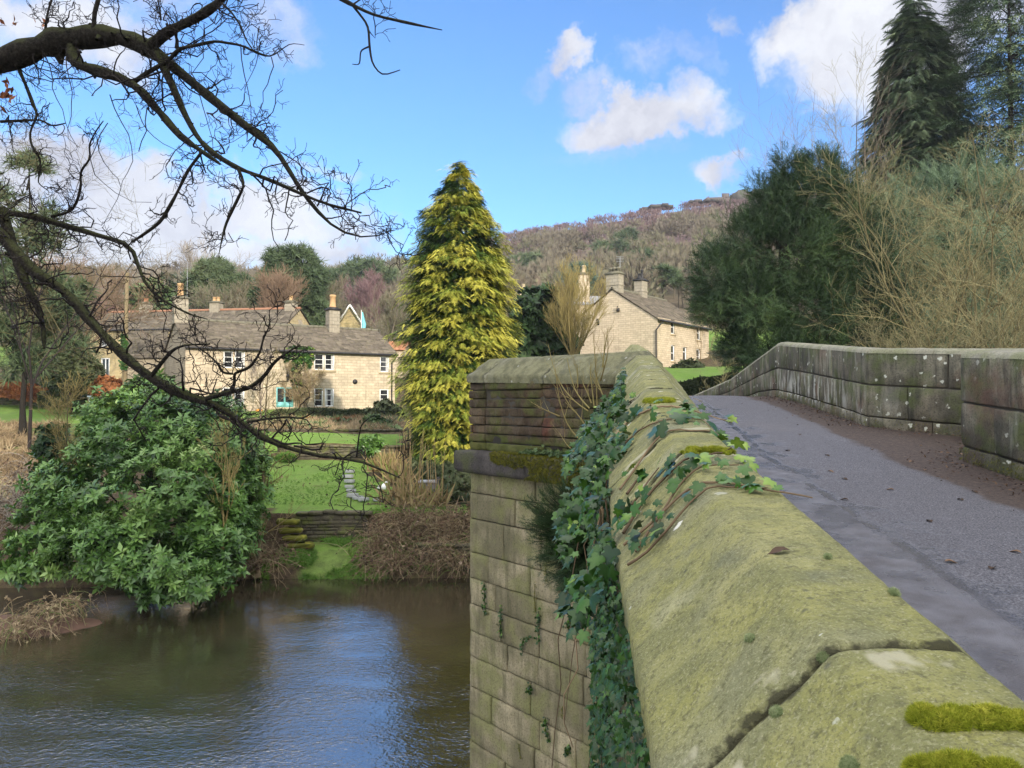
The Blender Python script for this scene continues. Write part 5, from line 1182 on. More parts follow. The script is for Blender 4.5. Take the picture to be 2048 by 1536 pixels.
# ---- behind-the-garden trees, left to right
def ev(name, label, mat, lst, d, n, size, tpl=T_YEW, seed=0, **kw):
    px = np.mean([q[0] for q in lst]); return evergreen(name, label, mat, lst, d, tuple(gp(px, d, -.2)), n, size, tpl, seed, **kw)
ev('scots_pine', 'big ragged pine at the far left edge above the copper hedge', M_pine, [(20, 420, 90, 70), (-40, 520, 120, 90), (70, 500, 70, 60), (30, 600, 100, 70, -1), (110, 590, 60, 50, -1), (20, 690, 110, 60), (110, 680, 70, 45), (60, 345, 40, 40)], 44, 5000, .7, T_TUFT, 61, gap=.52, gfreq=.7, trunk_r=.16)
bare_tree('larch_tree', 'bare olive drooping tree in front of the left pine', M_olive, gp(60, 40, -.2), Z(330, 40) - 3, .8, 62, 6, (.02, 0), (9, 8, 4), .05, .14, -.05, barkmat=M_twigdark, Ls=(.3, .17, .1), ang=(30, 70), trunk=.25, var=(.2, .15), tipr=.006)
bare_tree('cherry_tree', 'pinkish brown leaved tree beside the left pine', M_russet, gp(135, 62, -.2), Z(520, 62) - 6.5, 1.0, 63, 7, (0, 0), (8, 8, 5), .10, .15, .15, Ls=(.35, .2, .12), trunk=.3, tipr=.012)
ev('clipped_bush', 'clipped round topped olive bush left of the yellowish house', M_hedge, [(145, 748, 54, 42, 0, 2.0)], 58, 3200, .3, T_SMALL, 64, gap=None, shell=(.8, 1.0), rough=.08, cat='bush', trunk_r=.12, vj=.15)
ev('cypress_bush', 'dark evergreen mass beside the yellowish house gable', M_pine, [(140, 660, 34, 60), (80, 720, 70, 55), (30, 740, 60, 50), (160, 690, 24, 60)], 62, 2600, .55, T_YEW, 65, cat='bush', trunk_r=.15)
ev('pine_tree', 'tall dark double crowned pine standing behind the cottage roof', M_pine, [(560, 520, 30, 24), (540, 560, 26, 26), (600, 525, 36, 30), (618, 560, 34, 40), (590, 580, 50, 40), (570, 610, 45, 35), (620, 620, 40, 40), (530, 600, 26, 22)], 88, 4200, .95, T_TUFT, 66, gap=.40, gfreq=.35)
ev('pine_tree', 'rounded grey green pine left of the tall double crowned pine', M_pine, [(430, 545, 34, 28), (410, 575, 40, 34), (455, 590, 34, 34), (480, 575, 26, 24), (500, 600, 26, 26)], 92, 2600, .95, T_TUFT, 67, gap=.42, gfreq=.35)
ev('bay_tree', 'bright green rounded evergreen behind the left house chimneys', M_shrub, [(300, 598, 34, 34), (330, 612, 30, 24), (280, 620, 26, 22)], 86, 1500, .7, T_SMALL, 68, gap=.36, gfreq=.5)
for px, yt, w, lab in ((331, 538, 2.6, 'small dark pointed spruce above the left house, wider of two'), (352, 536, 1.6, 'small dark pointed spruce above the left house, narrower of two'), (487, 548, 2.0, 'small dark spruce left of the tall double crowned pine'), (690, 545, 3.2, 'dark conifer on the hillside above the cottage chimney')):
    d = 100 if px < 600 else 150; b = gp(px, d); H_ = Z(yt, d) - b[2]
    conifer('spruce_tree', lab, M_spruce, px, d, Z(yt, d), [(0, w), (.3, w * .9), (.7, w * .5), (.95, w * .15), (1, .05)], b[2], 90, 10, .9 * w / 2.2, T_FROND, px, .3, None, .45, .2, .2)
for k, (px, yt, d, spr, m, lab) in enumerate([(205, 578, 84, 1.1, M_russet, 'rounded brown leafless tree above the left house roof'), (400, 528, 96, .8, M_grey, 'pale bare tree behind the left house'), (552, 568, 84, .42, M_russet, 'orange brown bare larch in front of the tall pine'), (735, 566, 104, .9, M_purple, 'purple twigged birch above the cottage right chimney'), (250, 560, 100, 1.0, M_grey, 'faint grey bare tree behind the timber pole'), (160, 600, 80, 1.1, M_purple, 'dull purple bare thicket left of the yellowish house'), (668, 590, 92, .8, M_woods, 'olive bare tree right of the tall pine'), (780, 600, 92, 1.0, M_woods, 'brown bare tree beside the golden conifer'), (450, 590, 82, 1.0, M_woods, 'low scrubby tree above the left house ridge')]):
    b = gp(px, d, -.3); bare_tree('bare_tree', lab, m, b, Z(yt, d) - b[2], spr, 80 + k, 8, (0, 0), (8, 8, 5), .10, .13, .2, barkmat=M_grey if m is not M_russet else M_russet, Ls=(.38, .22, .13), trunk=.22, tipr=.014, var=(.45, .2))
ev('cherry_laurel', 'dark grey green evergreen bush against the cottage gable', M_shrub, [(300, 792, 44, 38), (326, 776, 24, 30), (280, 812, 40, 30)], 50, 2600, .34, T_SMALL, 70, gap=.36, cat='bush', trunk_r=.1)
ev('evergreen_tree', 'blackish green evergreen right of the golden conifer', M_yew, [(1075, 640, 52, 60), (1100, 680, 44, 50), (1050, 690, 50, 50), (1085, 600, 26, 30), (1125, 700, 30, 36)], 56, 4200, .5, T_SMALL, 71, gap=.36, gfreq=.8)
bare_tree('willow_tree', 'yellow twigged bare tree in front of the farmhouse gable', M_willow, gp(1146, 52, -.2), Z(582, 52) - 6.6, .95, 72, 8, (0, 0), (9, 9, 4), .085, .10, .4, barkmat=M_willow, Ls=(.36, .22, .12), trunk=.28, cone=40, tipr=.008)
ev('garden_bush', 'low dark bush in front of the farmhouse door', M_hedge, [(1375, 738, 26, 16), (1395, 742, 16, 12), (1352, 744, 14, 9)], 64, 1100, .28, T_SMALL, 73, cat='bush', trunk_r=.06)
bare_tree('wall_creeper', 'leafless climber on the farmhouse front between its windows', M_bramble, c3(8.6, -.25, 9.0), 5.2, .5, 74, 5, (0, 0), (6, 5, 3), .03, .12, .3, cat='climber', trunk=0, cone=16, Ls=(.3, .15, .08), tipr=.006)
b = gp(1163, 150); ev('blue_pine', 'bluish green pine on the hillside above the farmhouse chimney', M_bluepine, [(1160, 545, 22, 16), (1150, 560, 24, 16), (1172, 558, 18, 16), (1160, 580, 22, 20)], 120, 1200, 1.1, T_TUFT, 75, gap=.4, gfreq=.3)

# ---- hedges and beds
def hedge(name, label, mat, line, d0, h, w, n, size, seed, tpl=T_SMALL, cat='hedge', group=None, vb=.5, topy=None):
    """line: (px, top y px, distance) along the hedge"""
    g = np.random.default_rng(seed); t = g.random(n) * (len(line) - 1.0001); i = t.astype(int); f = t - i; L = np.array(line, float); q = L[i] * (1 - f)[:, None] + L[i + 1] * f[:, None]
    x = X(q[:, 0], q[:, 2]); y = q[:, 2]; zt = np.array([Z(a, b) for a, b in zip(q[:, 1], y)])
    s = g.random(n); top = s < .4; v = np.where(top, g.uniform(-1, 1, n), np.where(g.random(n) < .8, -1, 1) * g.uniform(.85, 1.0, n)); hh = np.where(top, g.uniform(.9, 1.0, n), g.random(n))
    p = np.stack([x, y + v * w * np.sqrt(np.clip(1.05 - hh ** 5, 0, 1)), zt - (1 - hh) * h], 1); p = p + (fbm(p, 1.2, 2, seed)[:, None] - .5) * .4
    nr = np.stack([0 * x, np.where(top, 0, v), np.where(top, 1, .3)], 1)
    mb = MB().scatter(tpl, p, unit(nr + g.normal(size=(n, 3)) * .6), np.tile([0.1, .2, 1.0], (n, 1)), size * g.uniform(.7, 1.3, n), np.clip(vb + (fbm(p, 1.5, 3, seed) - .5) * 1.1 + g.normal(0, .12, n), 0, 1))
    # woody inside
    for a, b in zip(line[:-1], line[1:]):
        A_, B_ = P(a[0], a[1], a[2]), P(b[0], b[1], b[2]); V = []
        for q_ in (A_, B_):
            for dy_, dz_ in ((-.6 * w, -h), (.6 * w, -h), (.5 * w, -.3 * h - .08), (-.5 * w, -.3 * h - .08)): V.append(q_ + np.array([0, dy_, dz_]))
        mb.add(V, quads=[(0, 1, 2, 3), (4, 7, 6, 5), (0, 4, 5, 1), (1, 5, 6, 2), (2, 6, 7, 3), (3, 7, 4, 0)], var=.12)
    return single(name, mb, mat, label, cat, group)
hedge('hedge', 'dark clipped hedge along the front of the cottage', M_hedge, [(540, 834, 55), (560, 823, 55.5), (620, 821, 56), (700, 822, 57), (742, 824, 57.5)], 56, .95, .7, 9500, .2, 101)
hedge('copper_hedge', 'orange brown beech hedge on top of the left garden wall', M_copper, [(-60, 760, 60), (20, 768, 60), (70, 774, 60), (118, 776, 60)], 60, 1.0, .6, 5200, .22, 102)
hedge('hedge', 'dark hedge on the far bank just beyond the road crest', M_hedge, [(1335, 774, 41), (1400, 762, 41), (1470, 752, 41), (1540, 748, 42)], 41, 1.6, .8, 5500, .22, 103, vb=.4)
hedge('hedge', 'olive hedge below the clipped round bush', M_hedge, [(85, 786, 57.5), (140, 782, 57.5), (200, 784, 57.5)], 57, 1.0, .5, 3000, .22, 104, vb=.62)
ev('russet_bush', 'rust red bush left of the timber pole', M_copper, [(212, 772, 24, 17), (232, 778, 18, 16), (198, 780, 16, 12)], 56, 900, .25, T_SMALL, 105, cat='bush', trunk_r=.05, gap=.3)
ev('round_bush', 'brownish round bush at the right end of the cottage hedge', M_hedge, [(770, 828, 28, 24), (792, 838, 20, 22)], 55, 1300, .22, T_SMALL, 106, cat='bush', trunk_r=.05, gap=.3)
ev('shrub', 'light green low shrub under the round brownish bush', M_shrub, [(748, 846, 22, 14), (775, 858, 20, 14)], 50, 800, .2, T_SMALL, 107, cat='bush', trunk_r=.04)
ev('euphorbia', 'grey green leafy clump on the upper retaining wall', M_laurel, [(738, 892, 18, 14), (752, 884, 12, 10)], 38.5, 420, .22, T_LAUREL, 108, cat='plant', trunk_r=.03, gap=None)
ev('shrub', 'small fresh green mound left of the big lawn', M_grass, [(572, 918, 18, 11)], 39, 380, .22, T_TUFT, 109, cat='plant', trunk_r=.03, gap=None)
g_ = np.random.default_rng(12)
def litterbed(name, label, mat, px0, px1, d0, d1, n, size, tpl, seed, vb=.5, up=.6, kind='stuff', cat=None):
    g = np.random.default_rng(seed); d = g.uniform(d0, d1, n); x = X(g.uniform(px0, px1, n), d); z = land(x, d) + .03; p = np.stack([x, d, z], 1); keep = fbm(p, .7, 2, seed) > .42; p = p[keep]; m = len(p)
    mb = MB().scatter(tpl, p, unit(g.normal(size=(m, 3)) * .6 + np.array([0, 0, up])), np.tile([0, -1, .4], (m, 1)) + g.normal(size=(m, 3)) * .3, size * g.uniform(.5, 1.4, m), np.clip(vb + (fbm(p, .6, 2, seed + 2) - .5) * 1.4 + g.normal(0, .12, m), 0, 1))
    return single(name, mb, mat, kind=kind, label=label, cat=cat)
litterbed('border_plants', 'dying perennials and russet stalks in the beds below the cottage hedge', M_bramble, 520, 800, 47.5, 55, 2600, .42, T_TUFT, 120)
litterbed('border_plants', 'low green ground cover in the cottage beds', M_shrub, 520, 800, 48, 56, 1400, .3, T_SMALL, 121)
litterbed('border_plants', 'rust coloured fern tufts below the cottage hedge', M_copper, 600, 720, 52, 54.5, 260, .4, T_TUFT, 122)
litterbed('bank_plants', 'straggling weeds and grass along the foot of the river wall', M_grass, 500, 790, 26.3, 28.9, 2600, .2, T_TUFT, 123, .35)
litterbed('bank_plants', 'brown dead growth on the left bank', M_bramble, -120, 130, 27, 50, 2600, .5, T_TUFT, 124, .45)
litterbed('grass_tufts', 'rough grass blades standing in the lawns', M_grass, 480, 780, 30.2, 39.8, 4200, .07, T_TUFT, 125, .5)
litterbed('bank_plants', 'green weeds pushing through the dead brambles', M_grass, 700, 935, 26.6, 29.5, 900, .24, T_TUFT, 127, .4)
litterbed('leaf_litter', 'leaves blown over the lawns', M_litter, 480, 800, 30, 46, 160, .07, T_SMALL, 128, .5, .3)
litterbed('ivy_ground_cover', 'dark leaf cover under the golden conifer', M_hedge, 800, 960, 30, 40, 2600, .34, T_SMALL, 126, .4)

# ---- dry stone garden walls
def drywall(name, label, pts, h, seed, sz=(.09, .2), wl=(.2, .6), top=None):
    g = np.random.default_rng(seed); mb = MB()
    for (a, b) in zip(pts[:-1], pts[1:]):
        a, b = np.asarray(a, float), np.asarray(b, float); L = np.hypot(*(b - a)[:2]); d = np.array([*(b - a)[:2] / L, 0]); n = np.array([d[1], -d[0], 0])
        mp = lambda u, v, w: a + u[..., None] / L * (b - a) + w[..., None] * n + v[..., None] * np.array([0, 0, 1.0])
        blocks(mb, mp, courses(0, L, 0, h, sz, wl, seed), .012, .03, .05, .04, seed, .12)
        th = .4; V = [a - n * .04, b - n * .04, b - n * th, a - n * th]; V = V + [q + np.array([0, 0, h - .03]) for q in V]
        mb.add(V, quads=[(4, 5, 6, 7), (0, 1, 5, 4), (2, 3, 7, 6), (1, 2, 6, 5), (3, 0, 4, 7)], var=.1)
        u = 0
        while u < L:
            w = g.uniform(*wl); c = a + d * (u + w / 2) - n * .16 + np.array([0, 0, h + .02]); mb.box(c + g.normal(0, .02, 3), (w * .94, .44, g.uniform(.05, .12)), [d, n, (0, 0, 1)], var=np.clip(g.normal(.55, .2), 0, 1)); u += w
    return single(name, mb, M_drywall, label, 'wall')
zg = lambda x, y: float(land(x, y))
drywall('dry_stone_wall', 'mossy dry stone retaining wall above the river bank steps', [(X(592, 28.85), 28.85, .55), (X(735, 28.85), 28.85, .6)], 1.3, 131)
drywall('dry_stone_wall', 'long low dry stone wall between the big lawn and the upper lawn', [(X(555, 39.9), 39.9, 2.9), (X(660, 39.9), 39.9, 2.9), (X(790, 39.9), 39.9, 2.95)], .82, 132)
drywall('dry_stone_wall', 'garden wall under the copper hedge on the left', [(X(-80, 61.2), 61.2, 5.6), (X(60, 61), 61, 5.7), (X(165, 60.5), 60.5, 5.8)], 1.0, 133)
drywall('dry_stone_wall', 'dark broken wall half buried by brambles at the water edge', [(X(828, 26.9), 26.9, -.1), (X(945, 26.5), 26.5, -.1)], 1.15, 134, (.18, .3), (.35, .8))
drywall('dry_stone_wall', 'low stone edging under the upper bed near the cottage hedge', [(X(520, 47.2), 47.2, 4.0), (X(800, 47.2), 47.2, 4.05)], .3, 135)
# mossy projecting steps at the end of the retaining wall
for k, (px, py) in enumerate(((575, 1043), (583, 1060), (590, 1075), (603, 1090))):
    c = P(px, py, 28.4 - .12 * k); mb = MB(); mp = planemap(c - np.array([.28, .2, .09]), (1, 0, 0), (0, -1, 0)); n = 9
    g = np.random.default_rng(140 + k); th, ph = np.meshgrid(np.linspace(0, 2 * np.pi, 15)[:-1], np.linspace(-1, 1, 7)); ex = lambda a, e_: np.sign(a) * np.abs(a) ** e_
    V = np.stack([ex(np.cos(th), .35) * np.cos(ph * 1.45) ** .5 * .42, ex(np.sin(th), .35) * np.cos(ph * 1.45) ** .5 * .3, ex(np.sin(ph * 1.45), .5) * .10], -1).reshape(-1, 3); V = V * (1 + .5 * (vnoise(V + k, 5, k)[:, None] - .5)) + c
    q = [(i * 14 + j, i * 14 + (j + 1) % 14, (i + 1) * 14 + (j + 1) % 14, (i + 1) * 14 + j) for i in range(6) for j in range(14)]
    mb.add(V, quads=q, var=np.clip(g.normal(.4, .2, len(V)), 0, 1))
    single('stone_step', mb, M_mossdark, ('topmost', 'second', 'third', 'lowest')[k] + ' mossy projecting stone step at the retaining wall end', 'step', 'mossy stone steps', smooth=True)
g = np.random.default_rng(15)
for k, (px, py) in enumerate(((700, 942), (697, 952), (700, 962), (699, 973), (703, 981), (706, 990), (716, 995), (726, 998), (758, 998))):
    d = 33.5
    for _ in range(40):
        x = X(px, d); d += .25 * ((EYE - (zg(x, d) + .05)) * FPX / (py - HOR) - d)
    x = X(px, d); z = zg(x, d) + .09; a = np.linspace(0, 2 * np.pi, 11)[:-1]; rr = g.uniform(.15, .24, 10)
    V = np.concatenate([np.stack([x + rr * np.cos(a) * 1.15, d + rr * np.sin(a), np.full(10, z + dz)], 1) for dz in (-.1, .03)])
    single('stepping_stone', MB().add(V, quads=[(i, (i + 1) % 10, 10 + (i + 1) % 10, 10 + i) for i in range(10)], ngons=[list(range(10, 20))]), M_slab, 'flat grey stepping stone sunk in the lower lawn', 'stepping stone', 'stepping stones across the lawn')

# ---- small things in the garden
x, y = X(249, 52), 52.0; pb = zg(x, y)
po = thing('timber_pole', 'weathered timber pole standing in front of the yellowish house', 'pole', (x, y, pb))
part('pole_shaft', MB().tubes([(x, y, pb - .3), (X(250, 52), y, pb + 4), (X(251.5, 52), y, Z(546, 52))], [.17, .15, .115], 10, cap=True), M_pole, po)
part('climbing_ivy', MB().scatter(T_IVY, (lambda n, g: np.stack([x + g.normal(0, .12, n), y - .17 + g.normal(0, .05, n), pb + g.uniform(3.6, 6, n)], 1))(160, g), np.tile([0, -.3, -1.0], (160, 1)) + g.normal(size=(160, 3)) * .3, np.tile([0, -1.0, .3], (160, 1)), .16, .5), M_ivy, po)
x, y = X(192, 57), 57.0
bx = thing('white_beehive', 'white box hive beside the rust red bush', 'hive', (x, y, zg(x, y)))
part('hive_body', MB().box((x, y, Z(802, 57)), (.75, .6, .62)), M_box, bx); part('hive_lid', MB().box((x, y, Z(793, 57)), (.9, .75, .1)), M_box, bx)
lg = MB(); [lg.box((x + a * .3, y + b * .22, (Z(811, 57) + zg(x, y)) / 2 - .02), (.06, .06, max(.1, Z(811, 57) - zg(x, y) + .1))) for a in (-1, 1) for b in (-1, 1)]; part('hive_legs', lg, M_pole, bx)
part('side_shelf', MB().box((X(175, 57), y, Z(796, 57)), (.8, .5, .06)), M_pole, bx)
# pumpkin on the ledge by the cottage wall
q = P(518, 823, 60.5); pk = thing('pumpkin', 'orange pumpkin by the cottage wall near the bare rose', 'pumpkin', (q[0], q[1], q[2] - .2)); V = []
th, ph = np.meshgrid(np.linspace(0, 2 * np.pi, 33)[:-1], np.linspace(-1.5, 1.5, 9)); rr = .27 * (1 + .07 * np.cos(th * 8)); V = np.stack([q[0] + rr * np.cos(th) * np.cos(ph) ** .7, q[1] + rr * np.sin(th) * np.cos(ph) ** .7, q[2] + .2 * np.sin(ph)], -1).reshape(-1, 3)
part('pumpkin_skin', MB().add(V, quads=[(i * 32 + j, i * 32 + (j + 1) % 32, (i + 1) * 32 + (j + 1) % 32, (i + 1) * 32 + j) for i in range(8) for j in range(32)]), M_pumpkin, pk, smooth=True)
part('stalk', MB().tubes([q + (0, 0, .18), q + (.02, 0, .26), q + (.06, 0, .31)], [.035, .025, .02], 6), M_hedge, pk)
# small flat stand under the pumpkin so that it rests on something
single('stone_bench', MB().box((q[0], q[1], q[2] - .25), (1.4, .5, .1)).box((q[0] - .5, q[1], (q[2] - .3 + zg(q[0], q[1])) / 2 - .05), (.2, .4, abs(q[2] - .3 - zg(q[0], q[1])) + .1)).box((q[0] + .5, q[1], (q[2] - .3 + zg(q[0], q[1])) / 2 - .05), (.2, .4, abs(q[2] - .3 - zg(q[0], q[1])) + .1)), M_quoin, 'low stone bench carrying the pumpkin by the cottage', 'bench')
# flag on its staff behind the ridge
x, y = X(722, 84), 84.0; fz = zg(x, y); fl = thing('flag', 'turquoise flag hanging limp on a staff above the cottage ridge', 'flag', (x, y, fz))
part('staff', MB().tubes([(x, y, fz - .2), (x, y, Z(620, 84))], [.05, .035], 6), M_white, fl)
n = 9; V = []
for i, t in enumerate(np.linspace(0, 1, n)):
    w = .12 + .5 * t * (1 - .35 * max(0, t - .75) / .25)
    for j, s in enumerate(np.linspace(0, 1, 6)): V.append((x + .04 + s * w, y + .09 * math.sin(s * 9 + t * 2), Z(624, 84) - 1.75 * t))
part('cloth', MB().add(V, quads=[(i * 6 + j, i * 6 + j + 1, (i + 1) * 6 + j + 1, (i + 1) * 6 + j) for i in range(n - 1) for j in range(5)]), M_flag, fl, smooth=True)
# storage bin and white garden ornament by the reeds
x, y = X(858, 31.5), 31.5; bz = zg(x, y); sb = thing('storage_bin', 'grey lidded garden bin under the golden conifer by the reeds', 'bin', (x, y, bz))
part('bin_body', MB().box((x, y, bz + .3), (.7, .5, .62)), M_dust, sb); part('bin_lid', MB().box((x, y, bz + .66), (.78, .58, .09)), M_lead, sb); part('bin_end', MB().box((x + .4, y - .1, bz + .42), (.09, .4, .85)), M_iron, sb)
q = P(768, 976, 33); z = zg(q[0], 33); go = MB(); go.lathe((q[0], 33, z), [(.1, 0), (.13, .1), (.09, .22), (.03, .26)], 10); go.lathe((q[0] - .22, 33.1, z), [(.05, 0), (.09, .06), (.05, .14), (.02, .2)], 8); go.tubes([(q[0] - .02, 33, z + .2), (q[0] + .1, 32.95, z + .34), (q[0] + .16, 32.9, z + .3)], [.035, .03, .03], 6)
single('garden_goose', go, M_white, 'small white goose ornament on the dark bed beside the reeds', 'ornament', smooth=True)

# ---- climbers, small trees and dead growth in the garden
def wallivy(label, poly, n, size, mat, seed, name='wall_ivy'):
    g = np.random.default_rng(seed); pts = []
    while len(pts) < n:
        i = g.integers(len(poly)); cx_, cy_, rx, ry = poly[i]; a, r = g.uniform(0, 2 * np.pi), math.sqrt(g.random()); px, py = cx_ + rx * r * math.cos(a), cy_ + ry * r * math.sin(a); u, z = pl.uz(px, py); pts.append(pl.p(u, z, g.uniform(.02, .22)))
    p = np.array(pts); t = thing(name, label, 'climber', (p[:, 0].mean(), p[:, 1].mean(), 5.4))
    part('leaves', MB().scatter(T_SMALL, p, np.tile(pl.n - np.array([0, 0, .5]), (n, 1)) + g.normal(size=(n, 3)) * .5, np.tile([0, 0, 1.0], (n, 1)) + g.normal(size=(n, 3)) * .3, size * g.uniform(.7, 1.3, n), np.clip(g.normal(.45, .25, n), 0, 1)), mat, t)
    u, z = pl.uz(598, 812); q0 = pl.p(u, 5.4, .1); L = []
    for _ in range(7): L.append(curve([q0 + g.normal(0, .1, 3) * (1, 1, 0), (q0 + p[g.integers(n)]) / 2 + g.normal(0, .1, 3), p[g.integers(n)]], 7))
    part('stems', MB().tubes(np.array(L), np.tile(np.linspace(.035, .012, 7), (7, 1)), 5), M_bramble, t)
wallivy('green ivy climbing the cottage front right of the door', [(585, 712, 22, 14), (612, 712, 16, 14), (598, 728, 20, 14), (590, 748, 12, 18), (600, 700, 30, 8), (594, 768, 8, 14), (615, 726, 8, 12)], 620, .17, M_ivy, 150)
bare_tree('climbing_rose', 'brown leafless rose bush against the cottage right of the turquoise door', M_bramble, pl.p(pl.uz(606, 800)[0], 5.4, .35), 3.1, .7, 151, 9, (0, 0), (9, 8, 5), .03, .2, .15, cat='shrub', trunk=0, cone=22, Ls=(.4, .25, .15), tipr=.008, var=(.4, .2))
bare_tree('rose_tree', 'slender bare young tree before the cottage left of the door', M_grey, P(521, 838, 55), 4.6, .6, 152, 5, (0, 0), (7, 5, 3), .035, .1, .35, cat='tree', trunk=.25, cone=34, Ls=(.3, .16, .1), tipr=.008)
bare_tree('alder_sapling', 'slim bare tree rising from the water edge right of the laurel', M_willow, (X(516, 26.2), 26.2, .1), 6.9, .3, 153, 1, (.02, 0), (34, 5, 3), .085, .03, .25, barkmat=M_pole, Ls=(.2, .1, .05), ang=(40, 75), trunk=.02, cone=4, tipr=.005, var=(.35, .2))
bare_tree('alder_sapling', 'slim bare tree in front of the left bank beside the laurel', M_willow, (X(118, 26), 26, .9), 5.4, .35, 154, 2, (.06, 0), (22, 6, 3), .06, .06, .25, barkmat=M_olive, Ls=(.25, .12, .06), ang=(35, 70), trunk=.1, cone=10, tipr=.005, var=(.3, .2))
bare_tree('bare_sapling', 'yellowish sapling standing in front of the laurel foliage', M_willow, (X(447, 23.4), 23.4, .3), 4.6, .6, 155, 2, (.01, 0), (9, 5, 3), .035, .08, .3, trunk=.4, cone=22, Ls=(.3, .15, .08), tipr=.005)
def brambles(label, spots, n, seed, mat=M_bramble, name='bramble', L=(.8, 1.9), r=.009, droop=.55, up=1.0, vb=.5):
    g = np.random.default_rng(seed); pos, out = [], []
    for (px, py, d, rx) in spots:
        c = P(px, py, d); m = n // len(spots); q = np.tile(c, (m, 1)) + g.normal(size=(m, 3)) * np.array([rx, rx * .8, rx * .35]); pos.append(q)
    p = np.concatenate(pos); m = len(p); d = unit(g.normal(size=(m, 3)) * np.array([1, 1, .5]) + np.array([0, -.25, up])); ln = g.uniform(*L, m); K = 7; o = [p]
    for k in range(K - 1): d = unit(d + np.array([0, 0, -droop * .45]) + g.normal(size=(m, 3)) * .14); p = p + d * (ln / (K - 1))[:, None]; o.append(p)
    Pt = np.stack(o, 1); Rd = np.full((m, K), r) * np.linspace(1, .5, K); mb = MB().tubes(Pt, Rd, 3, var=np.clip(g.normal(vb, .25, m), 0, 1))
    k2 = kids(Pt, Rd, 2, (.15, .5), (30, 80), .2, -.05, 4, .7, .3, g); mb.tubes(*k2, 3, var=np.clip(g.normal(vb, .25, len(k2[0])), 0, 1))
    t = thing(name, label, 'bramble', (Pt[:, 0, 0].mean(), Pt[:, 0, 1].mean(), max(0.0, Pt[:, 0, 2].min()))); part('stems', mb, mat, t)
    q = Pt[g.integers(0, m, m * 2), g.integers(1, K, m * 2)]; lf = MB().scatter(T_SMALL, q, rdir(len(q), g), rdir(len(q), g), .06 * g.uniform(.6, 1.4, len(q)), np.clip(g.normal(.5, .25, len(q)), 0, 1)); part('leaves', lf, M_litter if name == 'bramble' else mat, t)
    return t
brambles('tangled dead brown brambles spilling over the bank left of the pier', [(800, 1045, 28.5, .5), (775, 1080, 27.6, .45), (860, 1055, 28.6, .5), (760, 1115, 27, .4), (795, 1128, 26.6, .4)], 950, 161, L=(.45, 1.15))
brambles('tangled dead growth hanging at the water beside the bridge pier', [(900, 1040, 28, .7), (905, 1090, 27.2, .6), (880, 1110, 26.8, .5), (925, 1120, 26.6, .4)], 750, 162, L=(.45, 1.2))
brambles('brown scrub around the foot of the slim bank tree', [(515, 1125, 26.3, .35), (490, 1130, 26.2, .3), (550, 1115, 27, .3)], 200, 163)
brambles('grey bare tangle at the left end of the laurel', [(60, 960, 31, 1.0), (20, 1010, 29, .8), (70, 1040, 27, .8)], 500, 164, M_grey)
def reeds(label, spots, seed, mat=M_reed):
    g = np.random.default_rng(seed); L, Rr = [], []
    for (px, py, d, top, n, sp) in spots:
        for _ in range(n):
            b = P(px + g.normal(0, sp), py, d + g.normal(0, .3)); b[2] = min(b[2], 9); t = b + np.array([g.normal(0, .18), g.normal(0, .1), (py - top) / FPX * d * g.uniform(.65, 1.05)]); L.append(curve([b, (b + t) / 2 + g.normal(0, .05, 3), t], 5)); Rr.append(np.linspace(.017, .008, 5))
    Pt = np.array(L); t = thing('reed_clump', label, 'reeds', (Pt[:, 0, 0].mean(), Pt[:, 0, 1].mean(), Pt[:, 0, 2].min())); part('stems', MB().tubes(Pt, np.array(Rr), 4, var=np.clip(g.normal(.5, .2, len(Pt)), 0, 1)), mat, t)
    n = 260; i = g.integers(0, len(Pt), n); q = Pt[i, 0] + g.normal(0, .12, (n, 3)) * (1, 1, .3); dirs = unit(g.normal(size=(n, 3)) * .55 + np.array([0, 0, 1.0])); mb = MB().scatter(T_BLADE, q, dirs, np.tile([0, -1.0, 0], (n, 1)) + g.normal(size=(n, 3)) * .4, g.uniform(.5, 1.2, n), np.clip(g.normal(.6, .25, n), 0, 1)); part('blades', mb, mat, t)
reeds('tall dry reed stalks in front of the golden conifer', [(810, 1010, 29.8, 850, 9, 10), (832, 1015, 29.8, 860, 7, 8), (855, 1010, 29.8, 880, 7, 9), (882, 1010, 30, 875, 5, 5), (790, 1005, 30.5, 900, 5, 8)], 171)
reeds('straw coloured grass clump at the right side of the lawn', [(775, 942, 36, 905, 40, 14), (800, 965, 34, 915, 20, 12)], 172)

# ---- the big cherry laurel overhanging the water
LR = [(330, 900, 150, 120, 1.5), (210, 980, 130, 110, 0), (420, 960, 110, 140, .5), (330, 1010, 170, 110, -.8), (90, 1065, 95, 70, -1.5), (170, 1110, 80, 50, -2), (250, 1090, 120, 70, -2), (340, 1130, 105, 60, -2.6), (440, 1080, 70, 90, -1), (300, 830, 100, 62, 3), (420, 862, 66, 62, 2.5), (250, 870, 90, 90, 2), (60, 1110, 60, 50, -2), (480, 930, 45, 90, 1), (475, 1020, 50, 60, 0), (370, 1160, 80, 36, -3)]
evergreen('laurel_bush', 'huge glossy green laurel bush overhanging the river from the far bank', M_laurel, LR, 25, (X(300, 26.5), 26.5, .5), 19000, .22, T_LAUREL, 181, .8, .55, .43, 1.1, (.62, 1.06), .2, cat='bush', trunk_r=.18, rough=.32)
evergreen('holly_bush', 'small dark holly on the left slope beside the laurel', M_yew, [(105, 890, 30, 40), (120, 930, 34, 36), (95, 950, 26, 30)], 30, tuple(gp(105, 30, -.1)), 1500, .17, T_SMALL, 182, cat='bush', trunk_r=.06, gap=.38)
